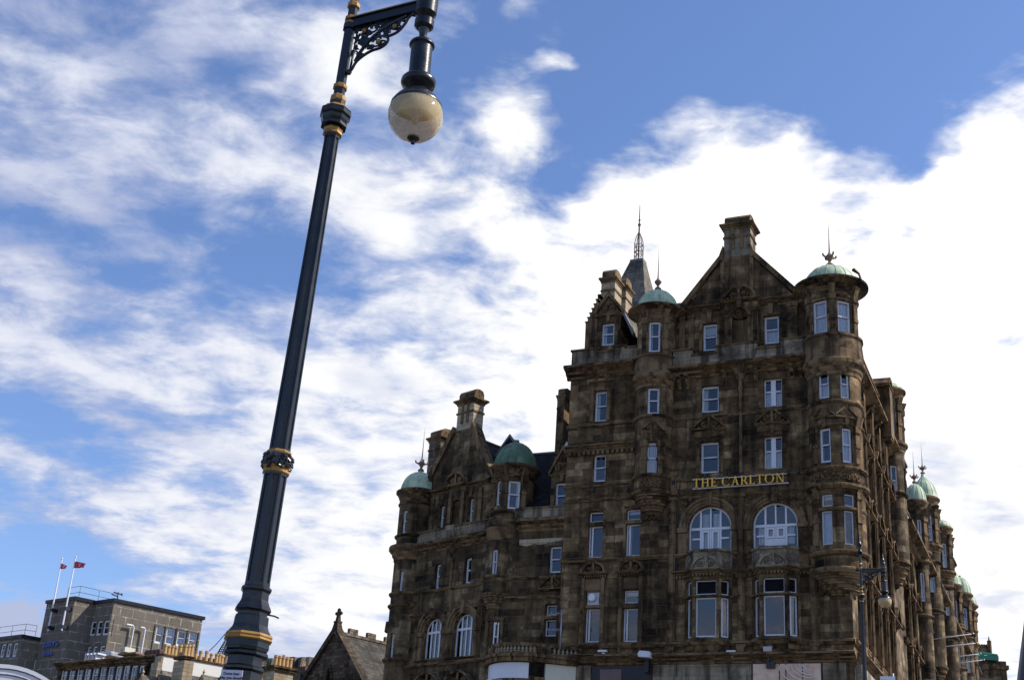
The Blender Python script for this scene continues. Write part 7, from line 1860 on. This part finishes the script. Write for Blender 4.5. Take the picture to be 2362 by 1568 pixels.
def fittings():
    # shop front strip under the cornice
    s = MB(); q = MB()
    a, z1 = FF.hit(1366, 1537); b = FF.hit(1503, 1537)[0]; z0 = z1 - 1.3
    s.box(FF, a, b, -.02, .05, z0, z1); o = thing('shop_board', 'dark blank shop board with a mauve panel at its left, under the cornice', 'shop board', FF.P((a + b) / 2, 0, z0)); s.build('board', MS['board'], o)
    c, d = FF.hit(1385, 1545)[0], FF.hit(1434, 1545)[0]; q.box(FF, c, d, .05, .075, z0, z1 - .12); q.build('panel', MS['brownpanel'], o)
    p = MB()
    for x0, x1 in ((-12.75, a - .06), (b + .06, FF.hit(1736, 1540)[0] - .06), (FF.hit(1894, 1540)[0] + .06, -.35)):
        p = MB(); p.box(FF, x0, x1, -.02, .035, 9.5, 12.1); p.build('shop_front_stone', MS['parapet'], hotel)
    a, z1 = FF.hit(1737, 1531); b = FF.hit(1893, 1530)[0]; z0 = z1 - 1.7
    o = thing('poster_panel', 'large peach coloured panel with a pale draped sculpture pattern in a dark frame', 'poster', FF.P((a + b) / 2, 0, z0)); f = MB(); f.box(FF, a - .05, b + .05, -.02, .06, z0, z1 + .06); f.build('frame', MS['board'], o)
    m, nb, bs = material('peach_print'); tc = nb.n('ShaderNodeTexCoord').outputs['UV']; n1 = nb.noise(tc, 1.6, 5, .6, .6); nb.set(bs.inputs['Base Color'], nb.ramp(n1, [(.3, (.50, .30, .20)), (.5, (.80, .55, .40)), (.7, (.90, .70, .55))])); bs.inputs['Roughness'].default_value = .5
    pn = MB(); pn.box(FF, a, b, .06, .075, z0, z1); 
    pn.build('print', m, o)
    pale = plain('pale_relief', (.74, .62, .54), .6, 0, .1); r = MB(); uc = a + (b - a) * .50; zc = z1 - .02
    for k, R in enumerate((1.5, 1.2, .95, .75, .58, .44)):
        cx = uc + 1.1; pts = [(cx + R * .95 * cos(t), zc + R * .62 * sin(t)) for t in [pi + .05 + 1.5 * i / 14 for i in range(15)]]
        pts = [p_ for p_ in pts if a + .1 < p_[0] < b - .04 and p_[1] > z0 + .03]
        if len(pts) > 2: r.tube([FF.P(x, .078, z) for x, z in pts], .035 + .01 * (k % 2), 5)
    r.build('relief', pale, o)
    g = MB()
    for t in (.395, .49, .735): x = a + (b - a) * t; g.box(FF, x - .02, x + .02, .076, .085, z0, z1)
    g.build('joint', MS['board'], o)
    # cameras and lamps
    def cctv(px, py, label, big=False, grp='security cameras on the hotel front'):
        u, z = FF.hit(px, py, .35); o = thing('security_camera', label, 'camera', FF.P(u, 0, z), grp); m = MB()
        if big:
            m.box(FF, u - .10, u + .10, -.02, .3, z - .75, z - .12); m.build('bracket', MS['board'], o); h = MB()
            h.prism(FF, [(u - .28, z - .12), (u + .25, z - .16), (u + .3, z + .02), (u + .22, z + .1), (u - .22, z + .14), (u - .3, z + .02)], .15, .65); h.build('housing', MS['white'], o)
        else:
            m.tube([FF.P(u, -.02, z - .05), FF.P(u, .25, z - .05)], .03, 5); m.ball(FF.P(u + .04, .25, z - .16), .10, 8); m.build('bracket', MS['white'], o); h = MB()
            h.box(FF, u - .2, u + .2, .18, .36, z - .06, z + .03); h.build('housing', MS['white'], o)
    cctv(1388, 1499, 'small white tubular camera under the left windows')
    cctv(1490, 1509, 'large white topped camera on a black bracket over the shop board', True)
    cctv(1685, 1500, 'small white tubular camera between the two stone bays')
    u, z = FF.hit(1770, 1497, .4); o = thing('floodlight', 'glinting square metal floodlight under the right hand stone bay', 'floodlight', FF.P(u, 0, z - .2)); m = MB(); m.taper(FF, u, .3, z - .13, z + .13, .17, .12, .2, .15); m.build('lamp_head', MS['alu'], o); m = MB(); m.tube([FF.P(u, -.02, z - .4), FF.P(u, .3, z - .45), FF.P(u, .3, z - .2)], .035, 5); m.box(FF, u - .12, u + .25, -.02, .22, z - .75, z - .45); m.build('bracket', MS['ironblack'], o)
    k = 0
    for px, py, wh in ((1367, 1129, 'below the second floor left window'), (1446, 1128, 'left of the oriel corbel'), (1531, 1112, 'at the right foot of the oriel window'), (1552, 1112, 'on the pilaster left of the gilt letters'), (1628, 1096, 'above the letters, under the left middle window'), (1674, 1093, 'above the letters beside the central shaft'), (1817, 1088, 'above the last gilt letter'), (1840, 1085, 'beside the corner turret over the sign')):
        u, z = FF.hit(px, py, .18); o = thing('ledge_spotlight', 'tiny dark spotlight on the ledge ' + wh, 'spotlight', FF.P(u, 0, z - .1), 'ledge spotlights'); m = MB(); m.tube([FF.P(u, .0, z - .1), FF.P(u, .16, z - .08)], .02, 4); m.taper(FF, u, .16, z - .1, z + .1, .05, .05, .07, .07); m.build('lamp_head', MS['board'], o)
    # round extractor in the boarded light
    u, z = FF.hit(1366, 1378, -.12); o = thing('extractor_fan', 'round white extractor fan in the boarded window light', 'fan', FF.P(u, 0, z)); m = MB(); m.box(FF, u - .33, u + .31, -.22, -.165, z - .31, z + .3); m.build('backboard', MS['white'], o); m = MB(); m.lathe(FF.P(u, -.165, z), [(.19, 0), (.19, .16), (.15, .2), (0, .2)], 20, axis=FF.N); m.build('cowl', MS['whitepole'], o)
    # sagging cable down the wall and the drain of the oriel
    m = MB(); pts = [FF.hit(x, y, .05) for x, y in ((1567, 862), (1582, 905), (1601, 935), (1596, 985), (1590, 1020), (1577, 1080), (1568, 1115), (1562, 1160), (1566, 1235), (1560, 1300), (1562, 1380), (1558, 1440), (1560, 1560))]
    m.tube([FF.P(u, .05 if i else .2, z) for i, (u, z) in enumerate(pts)], .022, 5); tag(m.build('wall_cable', MS['ironblack'], None, FF.P(pts[4][0], .05, pts[4][1])), 'loose dark cable running down the hotel front beside the oriel', 'cable')
    # television aerial on the porch
    u, z = FF.hit(1292, 1477, 1.6); o = thing('porch_aerial', 'white television aerial with two toothed arms on the curved balcony', 'aerial', FF.P(u, 1.6, z)); zt = FF.hit(1301, 1404, 1.6)[1]; m = MB(); m.tube([FF.P(u, 1.6, z - .4), FF.P(u, 1.6, zt)], .03, 6); m.build('mast', MS['alu'], o)
    for y, x0, x1 in ((1414, 1262, 1299), (1452, 1262, 1296)):
        zz = FF.hit(1296, y, 1.6)[1]; ua, ub = FF.hit(x0, y, 1.6)[0], FF.hit(x1, y, 1.6)[0]; m = MB(); m.tube([FF.P(ua, 1.6, zz + (.05 if y > 1430 else 0)), FF.P(ub, 1.6, zz)], .016, 5)
        for k in range(9): x = ua + (ub - ua) * (k + .4) / 9; m.tube([FF.P(x, 1.48, zz + .06), FF.P(x, 1.72, zz - .02)], .01, 4); m.tube([FF.P(x, 1.6, zz - .09), FF.P(x, 1.6, zz + .1)], .01, 4)
        m.build('arm', MS['alu'], o)
fittings()

# ------------------------------------------------------------------ second bridge lamp, by the hotel corner
def far_lamp():
    zb = LAMP['arm'][1]; D = 43.5
    d = ray(1984, 1313); a = Vector((d.x, d.y, 0)).normalized(); p = a * D; ztop = EYE.z + d.z / hypot(d.x, d.y) * D; base = Vector((p.x, p.y, ztop - zb))
    root = thing('street_lamp', 'distant bridge lamp with a hanging globe in front of the hotel corner', 'street lamp', base, 'cast iron bridge lamps')
    e = place(2044, 1310, D); av = Vector((e.x - p.x, e.y - p.y, 0)); S = dict(LAMP)
    S['arm'] = (LAMP['arm'][0], zb)
    # swing the arm so that its end shows at the right bearing
    best = min((abs(((EYE + (p + Vector((cos(t), sin(t), 0)) * LAMP['arm'][0] + ZUP * ztop - EYE)) - EYE).normalized().dot(Vector((-e.y, e.x, 0)).normalized())), t) for t in [radians(x) for x in range(-80, 40)])[1]
    make_lamp(root, base, S, Vector((cos(best), sin(best), 0)), False, .0)
    s = thing('bus_stop_sign', 'small white and yellow stop sign beside the far lamp', 'sign', place(2040, 1575, 42)); q = place(2040, 1575, 42); F = Fr(q, (1, -.2, 0), (-.2, -1, 0)); u0, z = F.hit(2029, 1558); u1 = F.hit(2064, 1558)[0]; zb_ = F.hit(2040, 1600)[1]
    m = MB(); m.box(F, u0, u1, -.03, 0, zb_, z); m.build('panel', MS['white'], s); m = MB(); m.box(F, u0 + .03, u0 + (u1 - u0) * .45, 0, .006, z - .16, z - .09); m.build('yellow_strip', MS['goldsign'], s)
    m = MB(); m.tube([F.P(u1 - .06, -.06, -1 + base.z), F.P(u1 - .06, -.06, z + .1)], .035, 6); m.build('pole', MS['alu'], s)
far_lamp()
